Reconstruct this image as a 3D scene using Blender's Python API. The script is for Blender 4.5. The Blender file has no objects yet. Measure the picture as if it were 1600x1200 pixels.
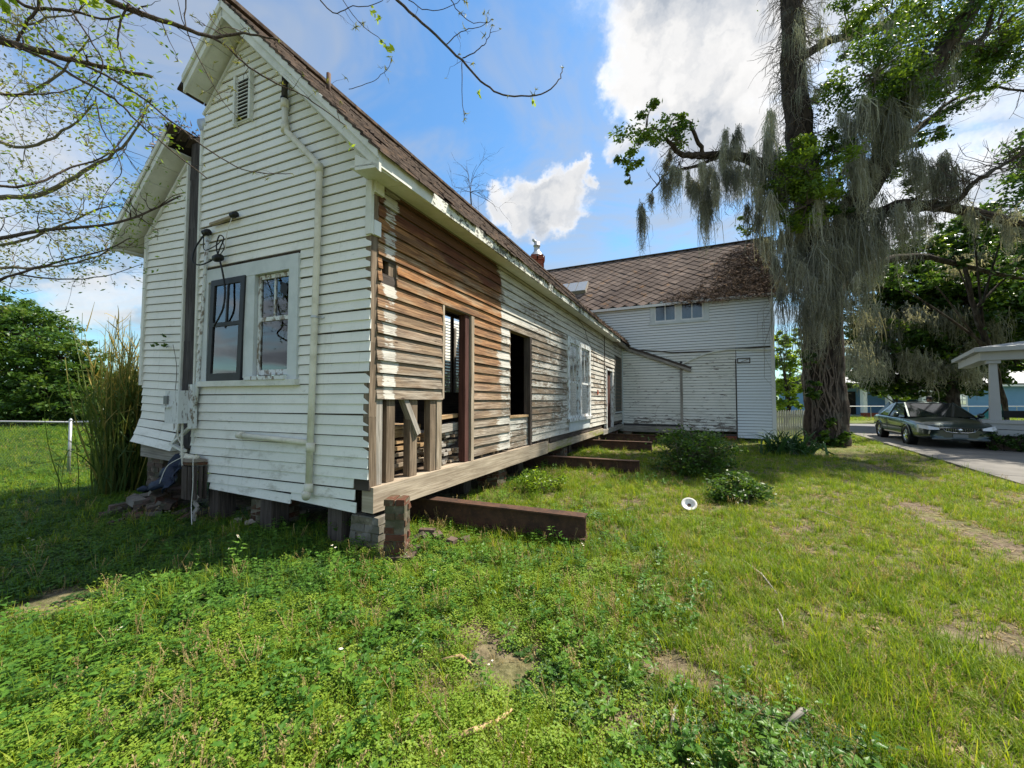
import bpy, bmesh, math, random
import numpy as np
from mathutils import Vector, Matrix
random.seed(7); np.random.seed(7)
R = math.radians
S = bpy.context.scene
COL = S.collection

# ------------------------------------------------------------------ camera
F_PX, CAM_H, HOR = 600.0, 1.6, 622.0            # focal length in px of a 1600 wide frame
PITCH = math.atan((HOR - 600.0) / F_PX)
cam_d = bpy.data.cameras.new("camera"); cam = bpy.data.objects.new("camera", cam_d); COL.objects.link(cam)
cam_d.sensor_width = 36.0; cam_d.lens = 36.0 * F_PX / 1600.0
cam_d.clip_start = 0.05; cam_d.clip_end = 2000
cam.location = (0, 0, CAM_H); cam.rotation_euler = (R(90) + PITCH, 0, 0)
S.camera = cam

# ------------------------------------------------------------------ light
SUN_AZ, SUN_EL = R(68), R(54)                   # azimuth clockwise from +Y
sun_d = bpy.data.lights.new("sun", 'SUN'); sun = bpy.data.objects.new("sun", sun_d); COL.objects.link(sun)
sun_d.energy = 5.0; sun_d.angle = R(0.6); sun_d.color = (1.0, 0.93, 0.80)
to_sun = Vector((math.sin(SUN_AZ) * math.cos(SUN_EL), math.cos(SUN_AZ) * math.cos(SUN_EL), math.sin(SUN_EL)))
sun.rotation_euler = (-to_sun).to_track_quat('-Z', 'Y').to_euler()
S.view_settings.view_transform = 'Standard'; S.view_settings.look = 'None'
S.view_settings.gamma = 1.0; S.view_settings.use_curve_mapping = False
S.view_settings.exposure = 0.90
S.cycles.max_bounces = 5; S.cycles.diffuse_bounces = 3; S.cycles.glossy_bounces = 3; S.cycles.transparent_max_bounces = 10; S.cycles.caustics_reflective = False; S.cycles.caustics_refractive = False
S.cycles.use_denoising = True
SKY_STRENGTH = 0.12
CLOUD = 0.54

# ------------------------------------------------------------------ pixel helpers (layout only; everything gets its own real distance)
def ray(px, py):
    x = (px - 800) / F_PX; y = -(py - 600) / F_PX
    c, s = math.cos(PITCH), math.sin(PITCH)
    return Vector((x, c - s * y, s + c * y))
def at(px, py, Y):
    d = ray(px, py); return Vector((0, 0, CAM_H)) + d * (Y / d.y)
def gnd(px, py, z=0.0):
    d = ray(px, py); return Vector((0, 0, CAM_H)) + d * ((z - CAM_H) / d.z)

# ------------------------------------------------------------------ node helper
class NT:
    def __init__(s, tree): s.t = tree; s.n = tree.nodes; s.l = tree.links
    def new(s, typ, **kw):
        n = s.n.new(typ)
        for k, v in kw.items(): setattr(n, k, v)
        return n
    def put(s, sock, v):
        if isinstance(v, bpy.types.NodeSocket): s.l.new(v, sock)
        elif v is not None:
            if sock.type == 'RGBA' and hasattr(v, '__len__') and len(v) == 3: v = (*v, 1)
            if sock.type == 'VECTOR' and not hasattr(v, '__len__'): v = (v, v, v)
            sock.default_value = v
    def math(s, op, a, b=None, c=None, clamp=False):
        n = s.new('ShaderNodeMath', operation=op); n.use_clamp = clamp
        s.put(n.inputs[0], a); s.put(n.inputs[1], b)
        if c is not None: s.put(n.inputs[2], c)
        return n.outputs[0]
    def vmath(s, op, a, b=None, out=0):
        n = s.new('ShaderNodeVectorMath', operation=op); s.put(n.inputs[0], a)
        if b is not None:
            if op == 'SCALE': s.put(n.inputs[3], b)
            else: s.put(n.inputs[1], b)
        return n.outputs[out]
    def mix(s, fac, a, b, mode='MIX'):
        n = s.new('ShaderNodeMix', data_type='RGBA', blend_type=mode)
        s.put(n.inputs[0], fac); s.put(n.inputs[6], a); s.put(n.inputs[7], b); return n.outputs[2]
    def noise(s, vec, scale=1.0, detail=4, rough=0.55, dist=0.0, out=0):
        n = s.new('ShaderNodeTexNoise'); s.put(n.inputs['Vector'], vec); s.put(n.inputs['Scale'], scale)
        n.inputs['Detail'].default_value = detail; n.inputs['Roughness'].default_value = rough
        n.inputs['Distortion'].default_value = dist
        return n.outputs[out]
    def vor(s, vec, scale, out='Distance', feature='F1'):
        n = s.new('ShaderNodeTexVoronoi', feature=feature); s.put(n.inputs['Vector'], vec); s.put(n.inputs['Scale'], scale)
        return n.outputs[out]
    def ramp(s, fac, stops, interp='LINEAR'):
        n = s.new('ShaderNodeValToRGB'); cr = n.color_ramp; cr.interpolation = interp
        while len(cr.elements) < len(stops): cr.elements.new(0.5)
        for e, (p, c) in zip(cr.elements, stops):
            e.position = p; e.color = (c, c, c, 1) if not hasattr(c, '__len__') else (*c, 1)
        s.put(n.inputs[0], fac); return n.outputs[0]
    def rng(s, v, a, b, c=0.0, d=1.0, smooth=True):
        n = s.new('ShaderNodeMapRange'); n.interpolation_type = 'SMOOTHSTEP' if smooth else 'LINEAR'
        s.put(n.inputs[0], v)
        for i, q in enumerate((a, b, c, d)): s.put(n.inputs[1 + i], q)
        return n.outputs[0]
    def sep(s, v):
        n = s.new('ShaderNodeSeparateXYZ'); s.put(n.inputs[0], v); return n.outputs
    def comb(s, x, y, z):
        n = s.new('ShaderNodeCombineXYZ')
        for i, q in enumerate((x, y, z)): s.put(n.inputs[i], q)
        return n.outputs[0]
    def coord(s, k='Object'): return s.new('ShaderNodeTexCoord').outputs[k]
    def rand(s): return s.new('ShaderNodeObjectInfo').outputs['Random']
    def bump(s, h, strength=0.3, dist=0.01):
        n = s.new('ShaderNodeBump'); n.inputs['Strength'].default_value = strength; n.inputs['Distance'].default_value = dist
        s.put(n.inputs['Height'], h); return n.outputs[0]

MATS = {}
def material(name):
    m = bpy.data.materials.new(name); m.use_nodes = True; nt = m.node_tree; nt.nodes.clear(); MATS[name] = m
    g = NT(nt); out = g.new('ShaderNodeOutputMaterial'); g.out = out.inputs['Surface']; return g
def principled(g, color, rough=0.8, normal=None, metal=0.0, spec=0.3, **kw):
    p = g.new('ShaderNodeBsdfPrincipled'); g.put(p.inputs['Base Color'], color); g.put(p.inputs['Roughness'], rough)
    g.put(p.inputs['Metallic'], metal); g.put(p.inputs['Specular IOR Level'], spec)
    if normal is not None: g.put(p.inputs['Normal'], normal)
    for k, v in kw.items(): g.put(p.inputs[k], v)
    g.l.new(p.outputs[0], g.out); return p

# ------------------------------------------------------------------ world: Nishita sky with broken cumulus
def build_world():
    w = bpy.data.worlds.new("World"); S.world = w; w.use_nodes = True
    nt = w.node_tree; nt.nodes.clear(); g = NT(nt)
    out = g.new('ShaderNodeOutputWorld'); bg = g.new('ShaderNodeBackground')
    sky = g.new('ShaderNodeTexSky', sky_type='NISHITA'); sky.sun_disc = False
    sky.sun_elevation = SUN_EL; sky.sun_rotation = SUN_AZ; sky.air_density = 1.3; sky.dust_density = 0.5; sky.ozone_density = 2.5
    d = g.vmath('NORMALIZE', g.coord('Generated'))
    x, y, z = g.sep(d)
    zz = g.math('ADD', g.math('MAXIMUM', z, 0.0), 0.18)
    pv = g.comb(g.math('DIVIDE', x, zz), g.math('DIVIDE', y, zz), 0.0)
    n_big = g.noise(pv, 1.35, 3, 0.5, 0.25)
    # ragged, billowing outlines: the direction is pushed about by two sizes of noise before it is compared with the heaps
    w1 = g.vmath('SUBTRACT', g.noise(d, 5.0, 2, 0.5, 0.0, 1), (0.5, 0.5, 0.5)); w2 = g.vmath('SUBTRACT', g.noise(d, 19.0, 4, 0.62, 0.0, 1), (0.5, 0.5, 0.5))
    dw = g.vmath('NORMALIZE', g.vmath('ADD', d, g.vmath('ADD', g.vmath('SCALE', w1, 0.13), g.vmath('SCALE', w2, 0.12))))
    wisp = g.noise(g.comb(g.math('DIVIDE', x, zz), g.math('MULTIPLY', g.math('DIVIDE', y, zz), 1.7), 3.0), 1.5, 5, 0.62, 0.8)
    def blobs(lst):
        acc = None
        for (px, py, r, k) in lst:
            c = ray(px, py).normalized()
            dt = g.vmath('DOT_PRODUCT', dw, tuple(c), out=1)
            m = g.rng(dt, math.cos(R(r * 1.25)), math.cos(R(r * 0.35)), 0.0, k)
            acc = m if acc is None else g.math('MAXIMUM', acc, m)
        return acc
    # cumulus heaps seen over the roof, behind the oak and over the field
    cum = blobs([(832, 322, 4.2, 1), (880, 318, 4.4, 1), (915, 290, 2.4, .9), (792, 328, 3.0, .8), (1050, 40, 8, 1), (1110, 120, 8, 1), (1010, 120, 5.5, 1), (1165, 20, 9, 1),
                 (985, 225, 2.6, .7), (1150, 225, 6, .9), (1440, 345, 7, .75), (1590, 330, 7, .75), (1560, 110, 5, .5), (1330, 140, 5, .5),
                 (165, 472, 4, .6), (40, 240, 6, .4), (1250, -300, 18, .9), (-200, 200, 12, .5)])
    gen = g.rng(n_big, 0.44, 0.62)                                     # the same kind of cloud goes on all round
    away = g.rng(g.math('MULTIPLY', y, -1.0), -0.15, 0.35)            # ahead, the heaps above say where clouds stand
    base = g.math('MAXIMUM', cum, g.math('MULTIPLY', gen, away))
    fray = g.noise(dw, 26.0, 4, 0.65); dens = g.math('MULTIPLY', g.rng(g.math('ADD', base, g.math('MULTIPLY', g.math('SUBTRACT', fray, 0.5), 0.35)), 0.02, 0.95), 0.97)
    veil = g.math('MULTIPLY', g.rng(wisp, 0.30, 0.72), g.rng(z, 0.0, 0.12, 0.0, 0.78))
    # cloud relief: lighter rims and towers, soft blue-grey bellies
    thick = g.noise(dw, 4.2, 3, 0.5); fine = g.noise(dw, 16.0, 3, 0.55)
    lum = g.math('SUBTRACT', 1.16, g.math('ADD', g.math('MULTIPLY', g.rng(base, 0.45, 1.0), 0.22), g.math('ADD', g.math('MULTIPLY', g.rng(thick, 0.40, 0.62), 0.28), g.math('MULTIPLY', g.rng(fine, 0.4, 0.7), 0.10))))
    nearsun = g.vmath('DOT_PRODUCT', d, tuple(to_sun), out=1)
    lum = g.math('MULTIPLY', lum, g.rng(nearsun, 0.2, 1.0, 0.90, 1.08))
    ccol = g.mix(g.rng(lum, 0.55, 0.98), (0.70, 0.78, 0.90), (1.0, 0.985, 0.965))
    ccol = g.vmath('SCALE', ccol, g.math('MULTIPLY', lum, CLOUD / SKY_STRENGTH))
    vcol = g.vmath('SCALE', (0.86, 0.92, 1.0), 0.62 * CLOUD / SKY_STRENGTH)
    deep = g.mix(1.0, sky.outputs[0], (0.52, 0.79, 0.95), 'MULTIPLY')
    c1 = g.mix(veil, deep, vcol); c2 = g.mix(dens, c1, ccol)
    g.put(bg.inputs[0], c2); bg.inputs[1].default_value = SKY_STRENGTH
    g.l.new(bg.outputs[0], out.inputs[0])
build_world()

# ------------------------------------------------------------------ objects and tags
WLOC = {}
def reg(o, wl): WLOC[o.name] = Vector(wl)
def tag(o, label=None, cat=None, group=None, kind=None):
    if label: o['label'] = label
    if cat and not kind: kind = 'thing'
    if cat: o['category'] = cat
    if group: o['group'] = group
    if kind: o['kind'] = kind
    return o
def thing(name, loc, label, cat, group=None):
    o = bpy.data.objects.new(name, None); COL.objects.link(o); o.location = loc; o.empty_display_size = 0.2
    reg(o, loc); return tag(o, label, cat, group)
def link(name, me, mat, parent=None, wl=None, smooth=False):
    """wl: world origin the mesh is relative to (default: the parent's)"""
    o = bpy.data.objects.new(name, me); COL.objects.link(o)
    if mat is not None and not me.materials: me.materials.append(MATS[mat] if isinstance(mat, str) else mat)
    pw = WLOC[parent.name] if parent else Vector((0, 0, 0))
    if parent: o.parent = parent
    w = Vector(wl) if wl is not None else pw
    o.location = w - pw; reg(o, w)
    if smooth: me.polygons.foreach_set('use_smooth', [True] * len(me.polygons))
    return o

class MB:
    def __init__(s): s.v = []; s.f = []; s.uv = []; s.mi = []
    def face(s, idx, uv=None, mi=0):
        s.f.append(tuple(idx)); s.uv.extend(uv if uv else [(0, 0)] * len(idx)); s.mi.append(mi)
    def hexa(s, A, B, uv0=None, uvf=None, mi=0):
        """A, B: rings of n points; closed prism. u runs A->B, v round the ring"""
        n = len(A); b = len(s.v); A = [Vector(p) for p in A]; B = [Vector(p) for p in B]; s.v += A + B
        if uv0 is None: uv0 = (random.uniform(0, 50), random.uniform(0, 50))
        if uvf:
            U = [uvf(p) for p in A + B]
            for i in range(n):
                j = (i + 1) % n; s.face((b + i, b + j, b + n + j, b + n + i), [U[i], U[j], U[n + j], U[n + i]], mi)
            s.face([b + i for i in range(n)][::-1], U[:n][::-1], mi); s.face([b + n + i for i in range(n)], U[n:], mi)
            return s
        L = (B[0] - A[0]).length; acc = 0
        for i in range(n):
            j = (i + 1) % n; w = (A[j] - A[i]).length
            s.face((b + i, b + j, b + n + j, b + n + i), [(uv0[0], uv0[1] + acc), (uv0[0], uv0[1] + acc + w), (uv0[0] + L, uv0[1] + acc + w), (uv0[0] + L, uv0[1] + acc)], mi); acc += w
        for base, rg in ((b, range(n - 1, -1, -1)), (b + n, range(n))):
            s.face([base + i for i in rg], [(uv0[0] + 0.01 * i, uv0[1] + 7 + 0.05 * (i // 2)) for i in range(n)], mi)
        return s
    def bar(s, p0, p1, w, h, up=(0, 0, 1), mi=0, uv0=None, taper=1.0):
        p0, p1 = Vector(p0), Vector(p1); d = (p1 - p0).normalized(); up = Vector(up)
        r = d.cross(up)
        if r.length < 1e-4: r = d.cross(Vector((1, 0, 0)))
        r.normalize(); u = r.cross(d)
        def ring(p, k): return [p - r * w / 2 * k - u * h / 2 * k, p + r * w / 2 * k - u * h / 2 * k, p + r * w / 2 * k + u * h / 2 * k, p - r * w / 2 * k + u * h / 2 * k]
        return s.hexa(ring(p0, 1), ring(p1, taper), uv0, mi=mi)
    def box(s, lo, hi, mi=0):
        (x0, y0, z0), (x1, y1, z1) = lo, hi
        return s.hexa([(x0, y0, z0), (x1, y0, z0), (x1, y0, z1), (x0, y0, z1)], [(x0, y1, z0), (x1, y1, z0), (x1, y1, z1), (x0, y1, z1)], mi=mi)
    def quad(s, a, b, c, d, uv=None, mi=0):
        n = len(s.v); s.v += [Vector(p) for p in (a, b, c, d)]; s.face((n, n + 1, n + 2, n + 3), uv or [(0, 0), (1, 0), (1, 1), (0, 1)], mi); return s
    def tube(s, pts, rad, n=8, cap=True, mi=0):
        pts = [Vector(p) for p in pts]
        if not hasattr(rad, '__len__'): rad = [rad] * len(pts)
        b0 = len(s.v); prev = None; L = 0; us = []; o = (random.uniform(0, 40), random.uniform(0, 40))
        for i, p in enumerate(pts):
            t = (pts[min(i + 1, len(pts) - 1)] - pts[max(i - 1, 0)]).normalized()
            if prev is None: r = t.orthogonal().normalized()
            else:
                r = prev - t * prev.dot(t); r = r.normalized() if r.length > 1e-5 else t.orthogonal().normalized()
            prev = r; q = t.cross(r)
            if i: L += (pts[i] - pts[i - 1]).length
            us.append(L)
            for k in range(n):
                a = 2 * math.pi * k / n; s.v.append(p + (r * math.cos(a) + q * math.sin(a)) * rad[i])
        for i in range(len(pts) - 1):
            for k in range(n):
                k2 = (k + 1) % n; a, b = b0 + i * n, b0 + (i + 1) * n
                c = 2 * math.pi * rad[i] / n
                s.face((a + k, a + k2, b + k2, b + k), [(o[0] + us[i], o[1] + k * c), (o[0] + us[i], o[1] + (k + 1) * c), (o[0] + us[i + 1], o[1] + (k + 1) * c), (o[0] + us[i + 1], o[1] + k * c)], mi)
        if cap:
            s.face([b0 + k for k in range(n)][::-1], None, mi); e = b0 + (len(pts) - 1) * n; s.face([e + k for k in range(n)], None, mi)
        return s
    def lathe(s, base, prof, n=16, axis=(0, 0, 1), mi=0):
        ax = Vector(axis).normalized(); pts = [Vector(base) + ax * z for r, z in prof]
        r0 = ax.orthogonal().normalized(); q = ax.cross(r0); b0 = len(s.v)
        for (r, z), p in zip(prof, pts):
            for k in range(n):
                a = 2 * math.pi * k / n; s.v.append(p + (r0 * math.cos(a) + q * math.sin(a)) * max(r, 1e-4))
        for i in range(len(prof) - 1):
            for k in range(n):
                k2 = (k + 1) % n; a, b = b0 + i * n, b0 + (i + 1) * n; s.face((a + k, a + k2, b + k2, b + k), None, mi)
        return s
    def mesh(s, name, off=Vector((0, 0, 0))):
        me = bpy.data.meshes.new(name)
        me.from_pydata([tuple(p - off) for p in s.v], [], s.f)
        ul = me.uv_layers.new(name='UVMap'); ul.data.foreach_set('uv', np.array(s.uv, dtype=np.float32).ravel())
        if any(s.mi): me.polygons.foreach_set('material_index', s.mi)
        return me
    def build(s, name, mat, parent=None, wl=None, smooth=False, mats=None):
        w = Vector(wl) if wl is not None else (WLOC[parent.name] if parent else Vector((0, 0, 0)))
        me = s.mesh(name, w)
        if mats:
            for m in mats: me.materials.append(MATS[m])
        o = link(name, me, mat, parent, w, smooth)
        return o

def np_mesh(name, V, Q, mat, parent=None, wl=None, uv=None, smooth=False):
    """big meshes: V (n,3) float, Q (m,k) int with one k"""
    w = np.array(wl if wl is not None else (WLOC[parent.name] if parent else (0, 0, 0)), float)
    V = np.asarray(V, np.float32) - w.astype(np.float32); Q = np.asarray(Q, np.int32); k = Q.shape[1]
    me = bpy.data.meshes.new(name); me.vertices.add(len(V)); me.vertices.foreach_set('co', V.ravel())
    me.loops.add(Q.size); me.loops.foreach_set('vertex_index', Q.ravel())
    me.polygons.add(len(Q)); me.polygons.foreach_set('loop_start', np.arange(0, Q.size, k, dtype=np.int32))
    me.polygons.foreach_set('loop_total', np.full(len(Q), k, np.int32)) if hasattr(me.polygons[0], 'loop_total') and False else None
    if uv is not None:
        ul = me.uv_layers.new(name='UVMap'); ul.data.foreach_set('uv', np.asarray(uv, np.float32).ravel())
    me.update(calc_edges=True); me.validate()
    return link(name, me, mat, parent, Vector(w), smooth)
def copy_tree(o, parent=None):
    c = o.copy(); COL.objects.link(c); c.parent = parent
    for ch in list(o.children): copy_tree(ch, c)
    return c
# ------------------------------------------------------------------ materials
def make_materials():
    # white vinyl lap siding, a little chalky, with green-grey grime
    g = material('vinyl'); co = g.coord('Object'); uv = g.coord('UV'); x, y, z = g.sep(uv)
    n = g.noise(co, 1.3, 5, 0.6); n2 = g.noise(g.comb(g.math('MULTIPLY', x, 2.0), g.math('MULTIPLY', y, 60.0), 0), 1.0, 3, 0.6); n3 = g.noise(co, 26, 4, 0.7)
    c = g.mix(g.rng(n, 0.35, 0.75), (0.84, 0.83, 0.775), (0.75, 0.75, 0.69))
    c = g.mix(g.math('MULTIPLY', g.rng(n3, 0.55, 0.75), 0.25), c, (0.40, 0.42, 0.33))
    c = g.mix(g.math('MULTIPLY', g.rng(g.noise(g.vmath('MULTIPLY', co, (3, 3, 9)), 1.0, 6, 0.75), 0.60, 0.74), 0.42), c, (0.25, 0.27, 0.20))
    c = g.mix(g.math('MULTIPLY', g.math('SUBTRACT', g.rand(), 0.4), 0.22), c, (0.5, 0.5, 0.46))
    sx, sy, sz = g.sep(uv); spl = g.noise(g.comb(g.math('MULTIPLY', sx, 2.5), g.math('MULTIPLY', sy, 6.0), 0.0), 1.0, 6, 0.7)
    c = g.mix(g.math('MULTIPLY', g.rng(spl, 0.50, 0.68), g.rng(sy, 1.5, 0.5, 0.10, 0.60)), c, (0.33, 0.31, 0.23)); run = g.noise(g.comb(g.math('MULTIPLY', sx, 16.0), g.math('MULTIPLY', sy, 0.7), 0.0), 1.0, 4, 0.6); c = g.mix(g.math('MULTIPLY', g.rng(run, 0.58, 0.72), 0.20), c, (0.38, 0.37, 0.29))
    principled(g, c, 0.62, g.bump(n2, 0.12, 0.002), spec=0.35)
    # plain aged white paint (trim, soffit, fascia)
    g = material('white_trim'); co = g.coord('Object'); n = g.noise(co, 3, 6, 0.65); n3 = g.noise(co, 40, 4, 0.7)
    c = g.mix(g.rng(n, 0.35, 0.7), (0.72, 0.72, 0.67), (0.56, 0.57, 0.51)); c = g.mix(g.math('MULTIPLY', g.rng(n3, 0.6, 0.72), 0.5), c, (0.28, 0.27, 0.22))
    principled(g, c, 0.65, g.bump(n3, 0.15, 0.003))
    # fascia with black mildew and flaking paint
    g = material('flaky_fascia'); uv = g.coord('UV'); x, y, z = g.sep(uv); co = g.coord('Object')
    n = g.noise(co, 2.2, 4, 0.6); fl = g.noise(g.vmath('MULTIPLY', co, (14, 14, 22)), 1.0, 5, 0.7)
    c = g.mix(g.rng(n, 0.3, 0.7), (0.70, 0.70, 0.63), (0.55, 0.56, 0.48))
    c = g.mix(g.math('MULTIPLY', g.rng(g.math('ADD', fl, g.math('MULTIPLY', g.math('SUBTRACT', n, 0.5), 0.7)), 0.49, 0.55), 0.9), c, (0.06, 0.055, 0.045))
    principled(g, c, 0.75, g.bump(fl, 0.4, 0.006))
    # blue-grey painted trim round windows
    g = material('grey_trim'); co = g.coord('Object'); n = g.noise(co, 4, 5, 0.6); n3 = g.noise(co, 60, 4, 0.7)
    c = g.mix(g.rng(n, 0.35, 0.7), (0.60, 0.64, 0.645), (0.50, 0.545, 0.55)); c = g.mix(g.math('MULTIPLY', g.rng(n3, 0.62, 0.72), 0.4), c, (0.3, 0.3, 0.28))
    principled(g, c, 0.6, g.bump(n3, 0.1, 0.002))
    g = material('peeling_trim'); co = g.coord('Object'); n = g.noise(g.vmath('MULTIPLY', co, (16, 16, 7)), 1.0, 6, 0.7)
    c = g.mix(g.rng(n, 0.50, 0.58), (0.66, 0.69, 0.69), (0.24, 0.20, 0.16)); principled(g, c, 0.7, g.bump(n, 0.5, 0.004))
    # long wall lap boards: bare reddish wood, greyed wood and remains of white paint, laid out in wall metres (u along, v up)
    g = material('bare_boards'); uv = g.coord('UV'); u, v, _ = g.sep(uv); rnd = g.rand()
    gu = g.comb(g.math('MULTIPLY', u, 2.2), g.math('MULTIPLY', v, 55), g.math('MULTIPLY', rnd, 30))
    grain = g.noise(gu, 1.0, 6, 0.65, 0.6)
    patch = g.noise(g.comb(g.math('MULTIPLY', u, 1.6), g.math('MULTIPLY', v, 5.0), g.math('MULTIPLY', rnd, 9)), 1.0, 5, 0.6)
    flake = g.noise(g.comb(g.math('MULTIPLY', u, 7.0), g.math('MULTIPLY', v, 26.0), g.math('MULTIPLY', rnd, 17)), 1.0, 7, 0.72, 0.4)
    knot = g.vor(g.comb(g.math('MULTIPLY', u, 5.0), g.math('MULTIPLY', v, 7.3), rnd), 1.0)
    wob = g.math('MULTIPLY', g.math('SUBTRACT', patch, 0.5), 0.9)
    vv = g.math('ADD', v, wob)
    red = g.math('MULTIPLY', g.rng(vv, 1.9, 3.0), g.math('SUBTRACT', 1.0, g.rng(u, 2.86, 2.94)))
    red2 = g.math('MULTIPLY', g.math('SUBTRACT', 1.0, g.rng(u, 2.86, 2.94)), g.rng(u, 1.9, 2.0)); red = g.math('MAXIMUM', red, g.math('MULTIPLY', red2, g.rng(vv, 1.1, 2.2, 0.0, 0.85)))
    grain = g.rng(grain, 0.28, 0.74); grey = g.mix(grain, (0.075, 0.055, 0.042), (0.50, 0.435, 0.35)); grey = g.mix(g.rng(patch, 0.4, 0.65), grey, g.mix(grain, (0.13, 0.095, 0.065), (0.36, 0.27, 0.19)))
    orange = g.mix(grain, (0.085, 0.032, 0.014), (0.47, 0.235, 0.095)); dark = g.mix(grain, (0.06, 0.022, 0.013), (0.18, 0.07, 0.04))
    orange = g.mix(g.rng(patch, 0.45, 0.65), orange, g.mix(grain, (0.13, 0.075, 0.042), (0.48, 0.34, 0.21)))
    orange = g.mix(g.rng(g.math('ADD', vv, g.math('MULTIPLY', u, 0.04)), 3.50, 3.72), orange, dark)  # upper boards darker: own stain plus some eave shade put into the colour
    wood = g.mix(red, grey, orange)
    wood = g.mix(g.math('MULTIPLY', g.math('SUBTRACT', rnd, 0.3), 0.35), wood, (0.17, 0.12, 0.08))
    # paint left on: a strip behind the old corner board, and most of the far end
    cov = g.ramp(g.math('DIVIDE', u, 15.0), [(0.0, 0.10), (0.006, 0.22), (0.012, 0.74), (0.020, 0.74), (0.026, 0.22), (0.055, 0.10), (0.175, 0.14), (0.196, 0.60), (0.24, 0.56), (0.285, 0.44), (0.36, 0.52), (0.43, 0.60), (0.58, 0.66), (0.7, 0.68), (1.0, 0.78)])
    cov = g.math('ADD', cov, g.math('MULTIPLY', g.math('SUBTRACT', rnd, 0.5), 0.34)); lowp = g.rng(v, 1.15, 0.9, 0.0, 0.35); lowp = g.math('MULTIPLY', lowp, g.rng(u, 3.8, 4.4))
    topp = g.math('MULTIPLY', g.rng(v, 2.9, 3.6, 0.0, 0.30), g.rng(u, 2.9, 3.1))
    cov = g.math('ADD', cov, g.math('ADD', lowp, topp))
    thr = g.math('SUBTRACT', 0.80, g.math('MULTIPLY', cov, 0.58))
    pf = g.math('ADD', g.math('MULTIPLY', flake, 0.62), g.math('MULTIPLY', patch, 0.38))
    paint = g.math('MULTIPLY', g.rng(g.math('ADD', pf, g.math('MULTIPLY', g.math('SUBTRACT', grain, 0.5), 0.10)), thr, g.math('ADD', thr, 0.07)), 0.90)
    pcol = g.mix(grain, (0.46, 0.44, 0.39), (0.70, 0.68, 0.62)); pcol = g.mix(g.math('MULTIPLY', g.rng(g.noise(uv, 2.0, 3), 0.4, 0.7), 0.35), pcol, (0.44, 0.42, 0.36))
    c = g.mix(paint, wood, pcol)
    nail = g.rng(g.vor(g.comb(g.math('MULTIPLY', u, 2.46), g.math('MULTIPLY', v, 6.9), 0.0), 1.0), 0.10, 0.05)
    c = g.mix(g.math('MULTIPLY', nail, 0.8), c, (0.05, 0.03, 0.02))
    rot = g.rng(g.noise(g.comb(g.math('MULTIPLY', u, 4.0), g.math('MULTIPLY', v, 30.0), g.math('MULTIPLY', rnd, 5)), 1.0, 6, 0.75), 0.64, 0.70)
    c = g.mix(g.math('MULTIPLY', rot, 0.8), c, (0.05, 0.035, 0.025))
    h = g.math('ADD', g.math('MULTIPLY', grain, 0.5), g.math('ADD', g.math('MULTIPLY', paint, 0.5), g.math('MULTIPLY', rot, -0.8)))
    blot = g.noise(g.comb(g.math('MULTIPLY', u, 0.9), g.math('MULTIPLY', v, 9.0), g.math('MULTIPLY', rnd, 13)), 1.0, 6, 0.7, 0.5); c = g.mix(g.math('MULTIPLY', g.rng(blot, 0.50, 0.66), 0.55), c, (0.085, 0.055, 0.038))
    spl = g.noise(g.comb(g.math('MULTIPLY', u, 3.0), g.math('MULTIPLY', v, 90.0), g.math('MULTIPLY', rnd, 41)), 1.0, 3, 0.6); c = g.mix(g.math('MULTIPLY', g.rng(spl, 0.60, 0.68), 0.6), c, (0.055, 0.036, 0.026))
    principled(g, c, 0.85, g.bump(h, 0.6, 0.006), spec=0.15)
    # white clapboard of the two storey house, cracked and flaking (u along, v up)
    g = material('old_clapboard'); uv = g.coord('UV'); u, v, _ = g.sep(uv); rnd = g.rand(); co = g.coord('Object')
    fl = g.noise(g.comb(g.math('MULTIPLY', u, 2.4), g.math('MULTIPLY', v, 14.0), g.math('MULTIPLY', rnd, 23)), 1.0, 7, 0.7, 0.3)
    worn = g.math('MULTIPLY', g.rng(v, 3.7, 3.2), g.rng(u, 4.33, 4.27))
    thr = g.math('SUBTRACT', 0.80, g.math('MULTIPLY', worn, g.math('ADD', 0.205, g.math('MULTIPLY', g.rng(v, 1.2, 0.3), 0.10))))
    peel = g.rng(fl, thr, g.math('ADD', thr, 0.02))
    fresh = g.rng(u, 4.27, 4.33); n = g.noise(co, 1.2, 5, 0.6)
    c = g.mix(g.rng(n, 0.35, 0.7), (0.78, 0.765, 0.70), (0.69, 0.68, 0.61)); c = g.mix(worn, (0.75, 0.77, 0.77), c); c = g.mix(fresh, c, (0.74, 0.78, 0.80))
    c = g.mix(g.math('MULTIPLY', g.rng(g.noise(co, 7, 6, 0.7), 0.55, 0.75), 0.22), c, (0.42, 0.40, 0.33))
    c = g.mix(peel, c, g.mix(fl, (0.10, 0.085, 0.07), (0.28, 0.24, 0.20)))
    principled(g, c, 0.7, g.bump(peel, 0.4, -0.006), spec=0.25)
    # timbers
    def timber(name, a, b, rough=0.85, sc=40, bump=0.5, dirt=None):
        g = material(name); uv = g.coord('UV'); u, v, _ = g.sep(uv); rnd = g.rand()
        gr = g.noise(g.comb(g.math('MULTIPLY', u, 1.8), g.math('MULTIPLY', v, sc), g.math('MULTIPLY', rnd, 30)), 1.0, 6, 0.65, 0.6)
        lo = g.noise(g.comb(g.math('MULTIPLY', u, 1.2), g.math('MULTIPLY', v, 3.0), rnd), 1.0, 4, 0.6)
        spl = g.noise(g.comb(g.math('MULTIPLY', u, 2.5), g.math('MULTIPLY', v, sc * 2.2), g.math('MULTIPLY', rnd, 11)), 1.0, 4, 0.6)
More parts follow.
